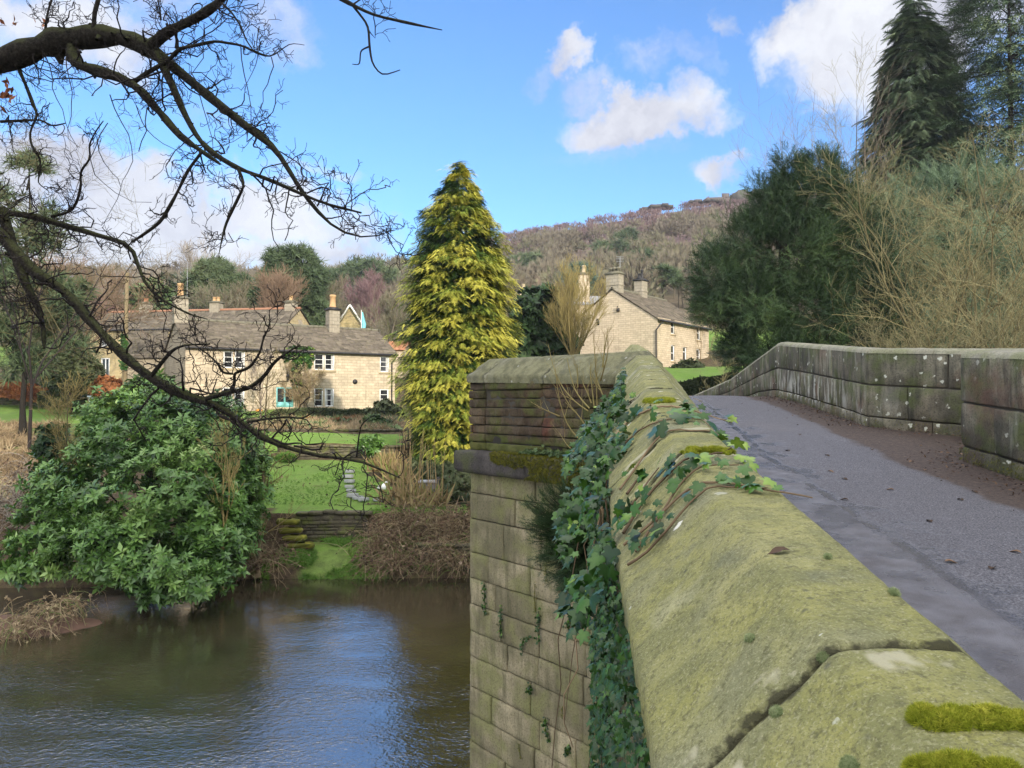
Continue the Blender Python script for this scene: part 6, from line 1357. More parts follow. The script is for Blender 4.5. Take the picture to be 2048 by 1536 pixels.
# mud spit with stranded sticks
g = np.random.default_rng(19); th, rr_ = np.meshgrid(np.linspace(0, 2 * np.pi, 41)[:-1], np.linspace(0, 1, 9)); cx_, cy_ = X(5, 20.2), 20.6
mx = cx_ + rr_ * np.cos(th) * (2.3 + .4 * np.sin(3 * th)); my = cy_ + rr_ * np.sin(th) * (1.3 + .25 * np.sin(2 * th + 1)); mz = .34 * (1 - rr_ ** 2) - .06 + (fbm(np.stack([mx, my, 0 * mx], -1), 2, 3, 2) - .5) * .14
single('mud_bank', MB().add(np.stack([mx, my, mz], -1).reshape(-1, 3), quads=[(i * 40 + j, i * 40 + (j + 1) % 40, (i + 1) * 40 + (j + 1) % 40, (i + 1) * 40 + j) for i in range(8) for j in range(40)]), M_mud, kind='structure', smooth=True)
t = brambles('stranded flood sticks and dead roots on the mud at the water edge', [(100, 1215, 20.6, .4), (60, 1240, 20.0, .45), (20, 1255, 19.6, .4), (140, 1200, 21.4, .3)], 220, 165, M_bramble, 'driftwood', (.4, .9), .012, .8, .25, .6)
litterbed('leaf_litter', 'dead leaves strewn on the red mud', M_litter, -60, 160, 19.2, 21.6, 900, .1, T_SMALL, 190, .5, .3)

# ---- woodland on the hill: too many trees to count, read as two masses
def woodland(name, label, mat, n, ylo, yhi, band, H, Rr, tw, seed, vmode, trunks=0.0, width=.10):
    g = np.random.default_rng(seed); out = MB(); px = g.uniform(-260, 2300, n * 3); d = np.sqrt(g.uniform(ylo ** 2, yhi ** 2, n * 3)); x = X(px, d); z = land(x, d)
    py = HOR - (z - EYE) / d * FPX; k = band(px, py, d); px, d, x, z = px[k][:n], d[k][:n], x[k][:n], z[k][:n]; m = len(x)
    h = g.uniform(*H, m); cr = h * g.uniform(*Rr, m); cc = np.stack([x, d, z + h * .5], 1); pv = np.clip(vmode(g, m, np.stack([x, d, z], 1)), 0, 1)
    i = np.repeat(np.arange(m), tw); dd = rdir(len(i), g); dd[:, 2] = np.abs(dd[:, 2]) * 1.1 - .25; dd = unit(dd)
    p = cc[i] + dd * np.stack([cr, cr, h * .46], 1)[i] * g.uniform(.25, .8, len(i))[:, None]
    tv = T_TWIG; out.scatter(([(v[0] * (width / .03), v[1], v[2]) if abs(v[1]) < 1e-6 else v for v in tv[0]], tv[1], tv[2], tv[3]), p, unit(dd + np.array([0, 0, .75]) + g.normal(size=(len(i), 3)) * .25), g.normal(size=(len(i), 3)), g.uniform(.8, 1.5, len(i)) * np.sqrt(cr[i]) * .58, np.clip(pv[i] + g.normal(0, .07, len(i)), 0, 1))
    tr = np.stack([np.stack([x, d, z - .5], 1), np.stack([x + g.normal(0, .2, m), d, z + h * .5], 1), np.stack([x + g.normal(0, .4, m), d, z + h * .95], 1)], 1); out.tubes(tr, np.tile([.16, .11, .04], (m, 1)), 3, var=np.where(g.random(m) < trunks, 1.0, .15))
    return single(name, out, mat, label, kind='stuff')
crest = lambda px: np.interp(px, *zip(*EPX)) * FPX
def split(px): return np.interp(px, [900, 1020, 1250, 1400, 1550, 2300], [515, 508, 480, 452, 430, 400])
woodland('hillside_woodland', 'bare winter woodland covering the lower hillside', M_woods, 1200, 105, 318, lambda px, py, d: (px < 930) | (py > split(px)), (6.5, 10.5), (.40, .60), 130, 201, lambda g, m, p: .36 + g.normal(0, .2, m) + (fbm(p, .02, 2, 4) - .5) * .7)
woodland('birch_woodland', 'purple brown birch wood below the rocky hilltop', M_birch, 2300, 215, 326, lambda px, py, d: (px > 900) & (py <= split(px)), (3.0, 5.0), (.40, .60), 44, 202, lambda g, m, p: .45 + g.normal(0, .16, m), .55)
g = np.random.default_rng(77)
for k, (px, py, d, s, lab) in enumerate([(700, 545, 165, 3.2, 'flat topped hillside pine above the purple birch, left one'), (742, 540, 185, 3.4, 'flat topped hillside pine near the skyline left of the golden conifer'), (770, 548, 170, 2.6, 'small hillside pine beside the golden conifer'), (1215, 500, 210, 4, 'dark rounded pine among the bare hillside trees above the gable chimney'), (1250, 475, 235, 3, 'narrow dark hillside conifer at the edge of the purple wood'), (1330, 560, 130, 2.6, 'dark ivy clad tree on the hillside behind the farmhouse ridge'), (1050, 520, 200, 3.2, 'dark evergreen on the hillside just right of the golden conifer'), (1290, 520, 170, 2.8, 'dull green tree on the hillside above the second farmhouse chimney'), (660, 560, 150, 3.2, 'green hillside pine behind the tall double crowned pine')]):
    x = X(px, d); zb_ = zg(x, d); rp = s * FPX / d; lst = [(px + g.normal(0, rp * .5), py + g.normal(0, rp * .25), rp * .75, rp * .5) for _ in range(4)]; zc_ = np.mean([q[1] for q in lst])
    evergreen('hillside_pine', lab, M_pine, lst, d, (x, d, min(zb_, Z(zc_, d) - s)), 520, 1.0 + d / 300, T_TUFT, 210 + k, gap=.36, gfreq=.3, trunk_r=.22, group='pines scattered over the hillside')
# gritstone edge along the crest
for k, (px, py, w, h) in enumerate([(1440, 399, 26, 9), (1462, 390, 22, 14), (1478, 384, 18, 18), (1500, 385, 34, 12), (1527, 382, 26, 11), (1550, 381, 24, 12), (1300, 414, 26, 8), (1330, 410, 14, 6), (1420, 400, 14, 7), (1395, 403, 16, 5)]):
    d = 326 - (k % 3); c = P(px, py, d); sx_, sz_ = w * d / FPX * .95, h * d / FPX * .55; mb = MB(); q = []
    for j in range(5):
        gx = np.random.default_rng(k * 9 + j); cc = c + np.array([gx.uniform(-.7, .7) * sx_, gx.uniform(-2, 2), gx.uniform(-1.0, -.2) * sz_]); an = gx.uniform(-.3, .3); mb.box(cc - np.array([0, 0, sz_ * .3]), (sx_ * gx.uniform(.6, 1.2), 4.5, sz_ * gx.uniform(.9, 1.9)), [(math.cos(an), math.sin(an), gx.uniform(-.06, .06)), (-math.sin(an), math.cos(an), 0), (gx.uniform(-.08, .08), 0, 1)], var=gx.uniform(.1, .7))
    single('rock_outcrop', mb, M_rock, 'dark gritstone outcrop breaking the hilltop skyline', 'rock', 'rocks along the hilltop edge')
# ------------------------------------------------------------------ the bare tree overhanging from the left
TX, TY = -8.2, 5.6
tb = float(land(TX, TY)); tree = thing('bare_tree', 'dark gnarled bare tree reaching in from the left over the river, branches across the sky', 'tree', (TX, TY, tb))
ZS = 900 / 2048.0                        # first close-up of the photograph -> full pixels
def zl(l): return [(x * ZS, y * ZS, w * ZS) for x, y, w in l]
def limb(l, d0, d1, K=None, lead=None):
    """traced limb: pixels and widths, distance running from d0 to d1; lead = points before the frame edge"""
    l = np.array(l, float); n = len(l); d = np.linspace(d0, d1, n); p = np.array([P(a, b, c) for (a, b, w), c in zip(l, d)]); r = l[:, 2] / 2 * d / FPX
    if lead is not None: p = np.concatenate([np.array(lead)[:, :3], p]); r = np.concatenate([np.array(lead)[:, 3], r])
    K = K or max(8, int(3 * len(p))); s = np.concatenate([[0], np.cumsum(np.linalg.norm(np.diff(p, axis=0), axis=1))]); t = np.linspace(0, s[-1], K)
    q = np.stack([np.interp(t, s, p[:, i]) for i in range(3)], 1); rr = np.interp(t, s, r); q[1:-1] = .5 * q[1:-1] + .25 * (q[:-2] + q[2:])
    return q, rr
fork = np.array([TX + .3, TY + .1, 7.3])
lead1 = [[*fork, .25], [-6.2, 5.9, 8.2, .19], [-5.0, 6.1, 8.55, .16]]
lead2 = [[TX + .25, TY, 6.7, .16], [-6.4, 5.8, 7.6, .10], [-5.2, 6.2, 7.9, .075]]
lead3 = [[TX + .25, TY + .2, 7.0, .14], [-6.2, 6.4, 7.9, .09], [-5.4, 6.7, 8.05, .07]]
LIMBS = [
 (zl([(0, 290, 112), (130, 225, 118), (350, 168, 112), (550, 160, 92), (700, 212, 64), (780, 290, 50), (900, 390, 42), (1010, 480, 37), (1120, 580, 31), (1240, 650, 28), (1300, 740, 24), (1370, 870, 20), (1450, 960, 17), (1530, 1050, 11), (1640, 1085, 7), (1720, 1080, 5), (1795, 1045, 3)]), 6.2, 5.4, lead1),
 (zl([(700, 205, 50), (760, 150, 46), (820, 118, 42), (900, 78, 38), (1000, 5, 36), (1080, -90, 32), (1120, -220, 24)]), 5.95, 5.7, None),
 (zl([(335, 200, 60), (345, 270, 56), (400, 298, 50), (540, 350, 44), (640, 420, 38), (740, 522, 32), (830, 620, 28), (930, 695, 22), (1000, 748, 10)]), 6.1, 5.6, None),
 (zl([(715, 240, 34), (780, 380, 30), (830, 490, 28), (900, 620, 27), (970, 700, 25), (1080, 770, 20), (1200, 810, 18), (1350, 872, 16), (1500, 930, 14), (1645, 968, 9)]), 5.9, 5.3, None),
 (zl([(1078, 768, 15), (1112, 840, 14), (1072, 930, 13), (1030, 1020, 11), (1010, 1100, 8), (998, 1155, 4)]), 5.5, 5.3, None),
 (zl([(920, 690, 15), (850, 780, 14), (800, 890, 14), (740, 1005, 15), (680, 1050, 14), (605, 1100, 13)]), 5.6, 5.6, None),
 (zl([(0, 965, 30), (150, 980, 28), (280, 1020, 27), (400, 1050, 25), (520, 1090, 24), (600, 1108, 24), (622, 1200, 15), (658, 1310, 13), (720, 1362, 11), (812, 1402, 9), (855, 1432, 8), (945, 1452, 4)]), 6.4, 5.7, lead3),
 ([(-6, 462, 25), (50, 520, 23), (110, 575, 21), (160, 625, 19), (205, 675, 20), (260, 728, 19), (330, 775, 18), (400, 802, 17), (460, 830, 14), (520, 870, 12), (570, 900, 9), (650, 918, 7), (715, 916, 6), (770, 945, 4), (800, 956, 2)], 5.9, 4.6, lead2),
 ([(34, 505, 18), (52, 557, 15), (78, 617, 12), (86, 667, 10), (88, 697, 5)], 5.8, 5.6, None),
 ([(302, 752, 8), (325, 722, 7), (344, 700, 6), (370, 690, 4), (420, 688, 2.5)], 5.3, 5.1, None),
 ([(408, 800, 11), (440, 790, 10), (500, 776, 9), (530, 752, 8), (544, 728, 7), (572, 706, 5), (600, 690, 3)], 5.1, 4.9, None),
 ([(462, 786, 8), (470, 762, 7), (465, 748, 6), (500, 735, 6), (520, 705, 5), (525, 680, 4), (540, 650, 3), (538, 620, 1.5)], 5.05, 4.9, None),
 ([(465, 748, 5), (444, 746, 5), (436, 728, 4), (420, 712, 3), (405, 700, 2)], 5.05, 5.0, None),
 ([(496, 843, 6), (530, 838, 5), (570, 834, 4), (605, 838, 3.5), (630, 822, 2.5)], 5.0, 4.8, None),
 ([(712, 915, 4), (716, 880, 3.5), (722, 850, 3), (735, 838, 2), (750, 830, 1.2)], 4.7, 4.6, None),
 ([(640, -30, 12), (690, 0, 9), (750, 30, 7), (820, 48, 6), (884, 60, 2)], 5.2, 4.9, None),
 ([(704, 6, 6), (738, 50, 5.5), (740, 92, 5), (745, 128, 4), (765, 152, 3.5), (800, 140, 2)], 5.15, 5.0, None),
 ([(741, 92, 4), (722, 100, 3), (720, 130, 2.5), (705, 128, 1.5)], 5.1, 5.05, None),
 (zl([(0, 555, 13), (120, 550, 12), (190, 545, 10), (240, 575, 9), (300, 560, 5)]), 6.3, 6.2, None),
 (zl([(80, 300, 16), (110, 370, 14), (150, 470, 13), (175, 520, 12), (135, 600, 11), (140, 660, 10), (185, 720, 9), (180, 800, 7), (165, 830, 5), (220, 870, 3)]), 6.2, 6.0, None),
 (zl([(235, 985, 14), (320, 965, 13), (350, 920, 13), (370, 840, 12), (365, 780, 10), (415, 720, 9), (405, 660, 8), (440, 590, 7), (470, 550, 5)]), 6.2, 6.0, None),
 (zl([(610, 372, 24), (680, 325, 20), (770, 275, 18), (812, 222, 17), (900, 205, 14), (980, 186, 13), (1100, 205, 11), (1160, 235, 11), (1225, 262, 8), (1270, 235, 6), (1320, 195, 5), (1385, 205, 3)]), 5.9, 5.5, None),
 (zl([(800, 220, 10), (805, 180, 9), (790, 140, 8), (850, 110, 5)]), 5.8, 5.8, None),
 (zl([(425, 130, 24), (430, 60, 22), (450, 0, 20), (470, -70, 15)]), 6.0, 6.0, None),
 (zl([(1010, 15, 13), (1060, 60, 11), (1100, 120, 10), (1120, 180, 8), (1150, 225, 5)]), 5.7, 5.6, None),
 (zl([(735, 90, 10), (730, 40, 9), (715, -20, 8)]), 5.9, 5.9, None), (zl([(205, 150, 12), (215, 60, 10), (240, -20, 8)]), 6.1, 6.1, None),
 ([(0, 420, 18), (14, 470, 22), (34, 510, 22)], 6.0, 5.9, None)]
lb = MB(); twm = MB(); g = np.random.default_rng(301); allp, allr = [], []
for l, d0, d1, lead in LIMBS:
    q, r = limb(l, d0, d1, None, lead)
    q = q + (vnoise(q, 3, 2)[:, None] - .5) * np.minimum(r, .05)[:, None] * 1.2
    r = r * (1 + .28 * (vnoise(q, 9, 5) - .5) * 2)
    lb.tubes(q, r, 12 if r.max() > .05 else 7, var=.5); allp.append(q); allr.append(r)
    # knots and spurs
    nk = int(len(q) * 1.2); i = g.integers(1, len(q), nk); 
    for j in i:
        if r[j] > .012: dd = unit(g.normal(size=3)); lb.tubes(curve([q[j], q[j] + dd * r[j] * 1.1, q[j] + dd * r[j] * 1.45], 3), [r[j] * .55, r[j] * .45, r[j] * .15], 5, var=.5)
part('trunk', MB().tubes(curve([(TX, TY, tb - .3), (TX + .05, TY, tb + 1.6), (TX, TY, 4.6), (TX + .2, TY, 6.2), (*fork[:2], 7.5), (TX + .1, TY - .2, 9.5), (TX - .2, TY, 12)], 14), np.linspace(.5, .2, 14), 14, var=.5), M_bark, tree, smooth=True)
part('limbs', lb, M_bark, tree, smooth=True)
# wiry crooked twigs grown from every limb
def crooked(pts, rad, n, L, g, K=9, ang=(25, 85), wig=.52, up=.05, rmax=.006, tmin=.1):
    return kids(pts, rad, n, L, ang, wig, up, K, .55, tmin, g, tip=.4, rmax=rmax)
for q, r, (l, d0, d1, lead) in zip(allp, allr, LIMBS):
    s = np.linspace(0, len(q) - 1, 16); i = s.astype(int).clip(0, len(q) - 2); f = (s - i)[:, None]; qq = (q[i] * (1 - f) + q[i + 1] * f)[None]; rr = np.interp(s, np.arange(len(r)), r)[None]
    ln = np.linalg.norm(np.diff(qq[0], axis=0), axis=1).sum(); px0 = l[0][0]; big = r.max() > .07
    nn = int(ln * (8 if big else 7) * (.2 if l[0][0] > 600 else 1)) + (0 if l[0][0] > 600 else 2)
    a, ra = crooked(qq, rr, nn, (.22, .75) if r.max() > .02 else (.1, .32), g, rmax=.0085, tmin=.30 if lead is not None else .04)
    twm.tubes(a, np.maximum(ra, .0034), 4, var=g.uniform(.1, .6, len(a)))
    b, rb_ = crooked(a, ra, 4, (.08, .28), g, 7, (25, 75), .5, .08, .0046, .2); twm.tubes(b, np.maximum(rb_, .0022), 3, var=g.uniform(.1, .6, len(b)))
    c, rc = crooked(b, rb_, 3, (.04, .11), g, 5, (25, 65), .36, .12, .0036, .3); twm.tubes(c, np.maximum(rc, .0019), 3, var=g.uniform(.1, .6, len(c)))
# dense thicket of fine shoots round the great limb, in the top left corner
q0, r0 = allp[0][4:26], allr[0][4:26]
s = np.linspace(0, len(q0) - 1, 20); i = s.astype(int).clip(0, len(q0) - 2); f = (s - i)[:, None]; qq = (q0[i] * (1 - f) + q0[i + 1] * f)[None]; rr = np.interp(s, np.arange(len(r0)), r0)[None]
a, ra = crooked(qq, rr, 110, (.4, 1.1), g, 9, (50, 95), .42, .0, .0065, 0.0); twm.tubes(a, np.maximum(ra, .0022), 4, var=g.uniform(.1, .9, len(a)))
b, rb_ = crooked(a, ra, 5, (.15, .5), g, 7, (25, 75), .42, .02, .0035, .15); twm.tubes(b, np.maximum(rb_, .0016), 3, var=g.uniform(.1, .8, len(b)))
c, rc = crooked(b, rb_, 2, (.06, .18), g, 5, (25, 65), .35, .1, .003, .3); twm.tubes(c, np.maximum(rc, .0014), 3, var=g.uniform(.1, .6, len(c)))
# long thin hanging shoots
hang = []
for (x, y, L_) in [(990, 60, .8), (1095, 200, .9), (1235, 260, .55), (870, 330, .7), (500, 430, .8), (440, 620, .9), (620, 480, .6), (490, 560, 1.0), (300, 260, .8), (200, 240, .8), (1180, 120, .6)]:
    p = P(x * ZS, y * ZS, 5.7); pts = [p]; d = np.array([.1, 0, -1.0])
    for k in range(8): d = unit(d + g.normal(0, .32, 3) + np.array([0, 0, -.15])); pts.append(pts[-1] + d * L_ / 8)
    hang.append(pts)
twm.tubes(np.array(hang), np.tile(np.linspace(.004, .0018, 9), (len(hang), 1)), 4, var=.6)
part('twigs', twm, M_twigdark, tree)
mp_ = allp[0][8:30]; mr_ = allr[0][8:30]; k = g.integers(0, len(mp_), 900); off = unit(g.normal(size=(900, 3)) * np.array([1, 1, .7]) + np.array([0, 0, .9])); part('moss', MB().scatter(T_TUFT, mp_[k] + off * mr_[k][:, None] * .97 + g.normal(0, .02, (900, 3)), off, rdir(900, g), .035 * g.uniform(.5, 1.4, 900), g.uniform(0, .5, 900)), M_mossdark, tree)
lv = np.array([P(8, 165, 6.1), P(6, 200, 6.0), P(2, 185, 6.0), P(30, 45, 6.2), P(80, 50, 6.2)]); k = np.repeat(np.arange(5), (8, 10, 8, 4, 4)); part('dead_leaves', MB().scatter(T_LEAF, lv[k] + g.normal(0, .035, (len(k), 3)), rdir(len(k), g), rdir(len(k), g), .07, g.uniform(.2, .6, len(k))), M_copper, tree)

# ------------------------------------------------------------------ things growing and lying on the bridge
def bvh(objs):
    V, F, n = [], [], 0
    for o in objs:
        b = ROOT[o]; V += [tuple(np.array(v.co) + b) for v in o.data.vertices]; F += [[i + n for i in p.vertices] for p in o.data.polygons]; n = len(V)
    return BVHTree.FromPolygons([Vector(v) for v in V], F)
copes = [o for o in par.children if o.name.startswith('coping_stone')]
B_cope = bvh(copes); EY = Vector((0, 0, EYE))
def on_cope(px, py, lift=0.0, tree_=None):
    d = Vector(ray(px, py)).normalized(); h, n, i, dist = (tree_ or B_cope).ray_cast(EY, d)
    if h is None: return None
    if n.dot(d) > 0: n = -n
    return np.array(h + n * lift), np.array(n)
VS = 1 / 3.7236; vz = lambda l: [(1150 + x * VS, 750 + y * VS) for x, y in l]
VINES = [vz(l) for l in (
 [(390, 1270), (520, 1170), (650, 1060), (760, 950), (850, 880), (910, 840), (970, 815), (1060, 825), (1150, 838), (1230, 850), (1330, 868), (1440, 892), (1580, 888), (1670, 905), (1765, 920)],
 [(420, 1420), (480, 1390), (560, 1330), (640, 1240), (720, 1150), (800, 1050), (880, 960), (945, 905), (1000, 862), (1080, 845), (1200, 850), (1330, 852), (1440, 850)],
 [(470, 1330), (560, 1190), (640, 1080), (700, 985), (750, 900), (800, 830), (850, 780), (900, 735), (940, 710), (1000, 698), (1060, 692), (1140, 688), (1220, 690)],
 [(380, 1190), (440, 1090), (520, 960), (600, 860), (700, 760), (770, 690), (830, 645), (920, 625), (1000, 622), (1060, 605), (1120, 580), (1165, 540)],
 [(360, 1110), (420, 1000), (500, 900), (560, 800), (640, 700)], [(400, 900), (480, 790), (520, 740)], [(350, 860), (440, 740), (520, 620), (600, 510), (650, 465), (700, 432), (780, 422), (850, 420), (920, 420), (980, 420), (1040, 438), (1090, 460), (1130, 490), (1160, 530)],
 [(340, 560), (400, 500), (480, 430), (530, 400), (580, 378), (650, 352), (710, 338), (780, 332), (840, 335), (900, 342), (960, 368), (1010, 390)],
 [(300, 470), (360, 400), (430, 330), (490, 295), (560, 270), (640, 252), (720, 240), (790, 250), (860, 266), (930, 285), (1000, 302), (1060, 318), (1120, 332), (1170, 352)],
 [(250, 400), (310, 300), (380, 230), (450, 180)], [(330, 330), (360, 250), (420, 200)])]
ivy = thing('ivy', 'glossy dark ivy hanging down the outside of the near parapet and creeping over its coping', 'ivy', (.5, 2.6, 3.4))
st = MB(); lp, ln_, lu, lsz, lvr = [], [], [], [], []; g = np.random.default_rng(311)
def outer_x(y): return ridge_at(y)[0] - .205
for vi, v in enumerate(VINES):
    pts, nrm, last = [], [], None
    for (px, py) in v:
        h = on_cope(px, py, .009)
        if h is None or (last is not None and abs(h[0][1] - last) > .9):
            if last is None: continue
            q = P(px, py, last - .02); pts.append(q); nrm.append(np.array([0, 0, 1.0]))
        else: pts.append(h[0]); nrm.append(h[1]); last = h[0][1]
    if len(pts) < 2: continue
    pts = np.array(pts); n = len(pts); K = n * 3; s = np.linspace(0, n - 1, K); q = np.stack([np.interp(s, np.arange(n), pts[:, i]) for i in range(3)], 1); nn = unit(np.stack([np.interp(s, np.arange(n), np.array(nrm)[:, i]) for i in range(3)], 1))
    q += (vnoise(q, 14, vi)[:, None] - .5) * .012
    st.tubes(q, np.linspace(.0052, .0022, K) * g.uniform(.8, 1.2), 5, var=g.uniform(.3, .9))
    L = np.linalg.norm(np.diff(q, axis=0), axis=1).sum(); m = int(L * (17 if vi not in (0, 1) else 11)) + 2
    i = g.integers(0, K, m); side = np.cross(nn[i], unit(np.gradient(q, axis=0))[i]) * g.choice([-1, 1], m)[:, None]
    lp.append(q[i] + nn[i] * g.uniform(.004, .03, m)[:, None] + side * g.uniform(.005, .03, m)[:, None]); ln_.append(unit(nn[i] + g.normal(size=(m, 3)) * .45 + np.array([-.1, -.3, 0]))); lu.append(unit(side + g.normal(size=(m, 3)) * .4 - nn[i] * .1)); lsz.append(g.uniform(.026, .052, m)); lvr.append(np.clip(g.normal(.42, .22, m) + .35 * (i / K) ** 2, 0, 1))
# hand placed leaves that show clearest: (px, py, size, tone)
for (x, y, sz, tn) in [(745, 365, .075, .35), (620, 460, .075, .4), (655, 480, .06, .3), (930, 645, .062, .85), (735, 845, .062, .6), (1200, 650, .055, .9), (1330, 655, .055, .88), (1200, 505, .05, .95), (1260, 500, .04, 1.0), (870, 945, .05, .4), (650, 1190, .055, .35), (490, 1290, .045, .4), (790, 765, .045, .45), (850, 640, .05, .2), (1050, 668, .04, .5), (1290, 870, .045, .75), (1090, 830, .05, .6), (1450, 855, .03, 1.0), (1300, 610, .045, .9), (835, 250, .05, .45), (840, 310, .05, .6), (925, 345, .045, .5), (1000, 372, .05, .4), (1080, 415, .05, .35), (880, 330, .05, .7), (1130, 490, .055, .25), (720, 320, .06, .75), (600, 360, .045, .6), (630, 980, .04, .4), (570, 1050, .04, .4), (740, 1080, .035, .35), (870, 915, .04, .3), (790, 880, .045, .55), (1500, 880, .04, .75), (1230, 820, .035, 1.0), (490, 290, .05, .3), (450, 320, .04, .35), (700, 770, .05, .35), (640, 790, .05, .4), (440, 500, .05, .5), (540, 890, .045, .45), (760, 680, .05, .35)]:
    px, py = 1150 + x * VS, 750 + y * VS; h = on_cope(px, py, .02); q = h[0] if h is not None and h[0][1] < 6 else P(px, py, np.interp(py, [800, 850, 900, 960, 1000], [4.2, 3.2, 2.5, 2.1, 1.9]))
    n_ = h[1] if h is not None else np.array([0, 0, 1.0]); dd = q[1] / 2.3
    lp.append(q[None]); ln_.append(unit(n_[None] + g.normal(size=(1, 3)) * .3 + np.array([[-.1, -.5, .1]]))); lu.append(unit(g.normal(size=(1, 3)) + np.array([[0, -.5, -.3]]))); lsz.append(np.array([sz * .85 * dd])); lvr.append(np.array([tn]))
# curtain down the outer face
n = 17000; y = .8 + 4.9 * g.random(n) ** 1.1; rz = np.interp(y, RIDGE[:, 1], RIDGE[:, 2]) - .27; dn = g.random(n) ** 1.2 * np.interp(y, [.75, 1.6, 2.6, 3.6, 4.6, 5.6], [1.2, 2.2, 2.7, 2.2, 1.2, .5])
off = g.uniform(.0, 1, n) ** 1.4 * np.interp(y, [.75, 1.5, 3, 5], [.04, .075, .12, .17]) * np.interp(dn, [0, .3, 1.2, 2.6], [.85, .75, .7, 1.0]) + .012
p = np.stack([outer_x(y) - off, y, rz - dn], 1); kp = (fbm(p, 2.2, 3, 7) > .42) & ~((dn > 1.3) & (y > 4.2)); p = p[kp]; m = len(p)
lp.append(p); ln_.append(unit(np.array([[-.85, -.35, .35]]) + g.normal(size=(m, 3)) * .42)); lu.append(unit(np.array([[-.2, -.15, -1.0]]) + g.normal(size=(m, 3)) * .45)); lsz.append(g.uniform(.4, 1.35, m) * np.interp(p[:, 1], [.8, 1.4, 2.5, 4], [.012, .017, .025, .032])); lvr.append(np.clip(g.normal(.30, .17, m), 0, 1))
# tufts that billow up beside the coping further along
n = 1900; y = g.uniform(2.0, 7.2, n); rz = np.interp(y, RIDGE[:, 1], RIDGE[:, 2]); a = g.random(n)
p = np.stack([outer_x(y) - .30 * (1 - a) * np.interp(y, [2, 4, 6, 7.2], [.5, 1, .8, .3]) + .07 * a, y, rz - .42 + .34 * a + g.normal(0, .03, n)], 1); kp = fbm(p, 2.2, 2, 17) > .44; p = p[kp]; m = len(p)
lp.append(p); ln_.append(unit(np.array([[-.5, -.5, .6]]) + g.normal(size=(m, 3)) * .5)); lu.append(unit(np.array([[-.4, -.2, -.8]]) + g.normal(size=(m, 3)) * .5)); lsz.append(g.uniform(.025, .058, m)); lvr.append(np.clip(g.normal(.38, .22, m), 0, 1))
lp, ln_, lu, lsz, lvr = map(np.concatenate, (lp, ln_, lu, lsz, lvr))
tv, tt, tq = T_IVY; lf = MB()
lf.scatter((tv, tt, tq), lp, lu, np.zeros_like(lp), lsz, lvr) if False else None
yv = unit(lu - (lu * ln_).sum(1, keepdims=True) * ln_); xv = np.cross(yv, ln_); T = np.array(tv); wd = g.uniform(.75, 1.1, len(lp))
V = lp[:, None] + lsz[:, None, None] * (T[None, :, 0:1] * xv[:, None] * wd[:, None, None] + T[None, :, 1:2] * yv[:, None] + T[None, :, 2:3] * ln_[:, None] * g.uniform(.2, 2.2, len(lp))[:, None, None])
F_ = (np.arange(len(lp)) * len(T))[:, None, None] + np.array(tt)[None]; lf.add(V.reshape(-1, 3), tris=F_.reshape(-1, 3), var=np.repeat(lvr, len(T)) + np.tile(np.where(np.arange(len(T)) == len(T) - 1, .1, 0), len(lp)))
part('leaves', lf, M_ivy, ivy)
for _ in range(22):
    y0 = g.uniform(2.7, 4.6); x0 = outer_x(y0) - g.uniform(.01, .07); z0 = np.interp(y0, RIDGE[:, 1], RIDGE[:, 2]) - .25; L_ = g.uniform(.6, 2.3); pts = [np.array([x0, y0, z0])]
    for k in range(9): pts.append(pts[-1] + np.array([g.normal(0, .025), g.normal(0, .04), -L_ / 9]))
    st.tubes(np.array(pts), np.linspace(.0038, .0018, 10), 5, var=g.uniform(.3, 1))
part('stems', st, M_ivystem, ivy)

# moss on the coping
def mosspatch(label, spots, n, size, mat, seed, height=.0, name='moss_cushion', group=None):
    """spots: (px, py, half width px, half height px)"""
    g = np.random.default_rng(seed); pos, nr, vv, hh = [], [], [], []
    for (cx_, cy_, rx, ry) in spots:
        for _ in range(n // len(spots)):
            a, r = g.uniform(0, 2 * np.pi), math.sqrt(g.random()); h = on_cope(cx_ + rx * r * math.cos(a), cy_ + ry * r * math.sin(a))
            if h is None: continue
            vn_ = vnoise(np.array([h[0] * 1.0]), 52, seed)[0]
            if vn_ * .95 + (1 - r) * .42 < (.50 if n > 450 else .38): continue
            pos.append(h[0] + h[1] * height * (.25 + 1.3 * vn_) * max(0, 1 - r * r) * g.uniform(.3, 1)); nr.append(h[1]); vv.append(np.clip(.15 + .45 * (1 - r) + .35 * vn_ + g.normal(0, .22), 0, 1))
    if len(pos) < 12: return None
    p, nr = np.array(pos), np.array(nr); sz = size * g.uniform(.6, 1.35, len(p))
    return single(name, MB().scatter(T_TUFT, p, unit(nr + g.normal(size=p.shape) * .55), rdir(len(p), g), sz, np.array(vv)), mat, label, 'moss', group)
mosspatch('long bright yellow green moss cushion on the nearest coping stone', [(1890, 1440, 72, 24), (1960, 1442, 90, 20), (2050, 1448, 70, 20), (1850, 1432, 34, 18)], 5200, .0072, M_moss, 321, .012)
mosspatch('bright moss cushion at the bottom edge below the long one', [(1870, 1536, 60, 18), (1930, 1534, 70, 26), (1980, 1544, 60, 20)], 4600, .0075, M_moss, 322, .013)
mosspatch('thin strip of bright moss along the joint under the ivy', [(1385, 903, 24, 7), (1425, 901, 26, 6), (1452, 905, 20, 6)], 1500, .012, M_moss, 323, .01, 'moss_strip')
mosspatch('thin strip of bright moss on the coping further up the bridge', [(1305, 803, 20, 5), (1330, 802, 22, 4)], 900, .018, M_moss, 324, .012, 'moss_strip')
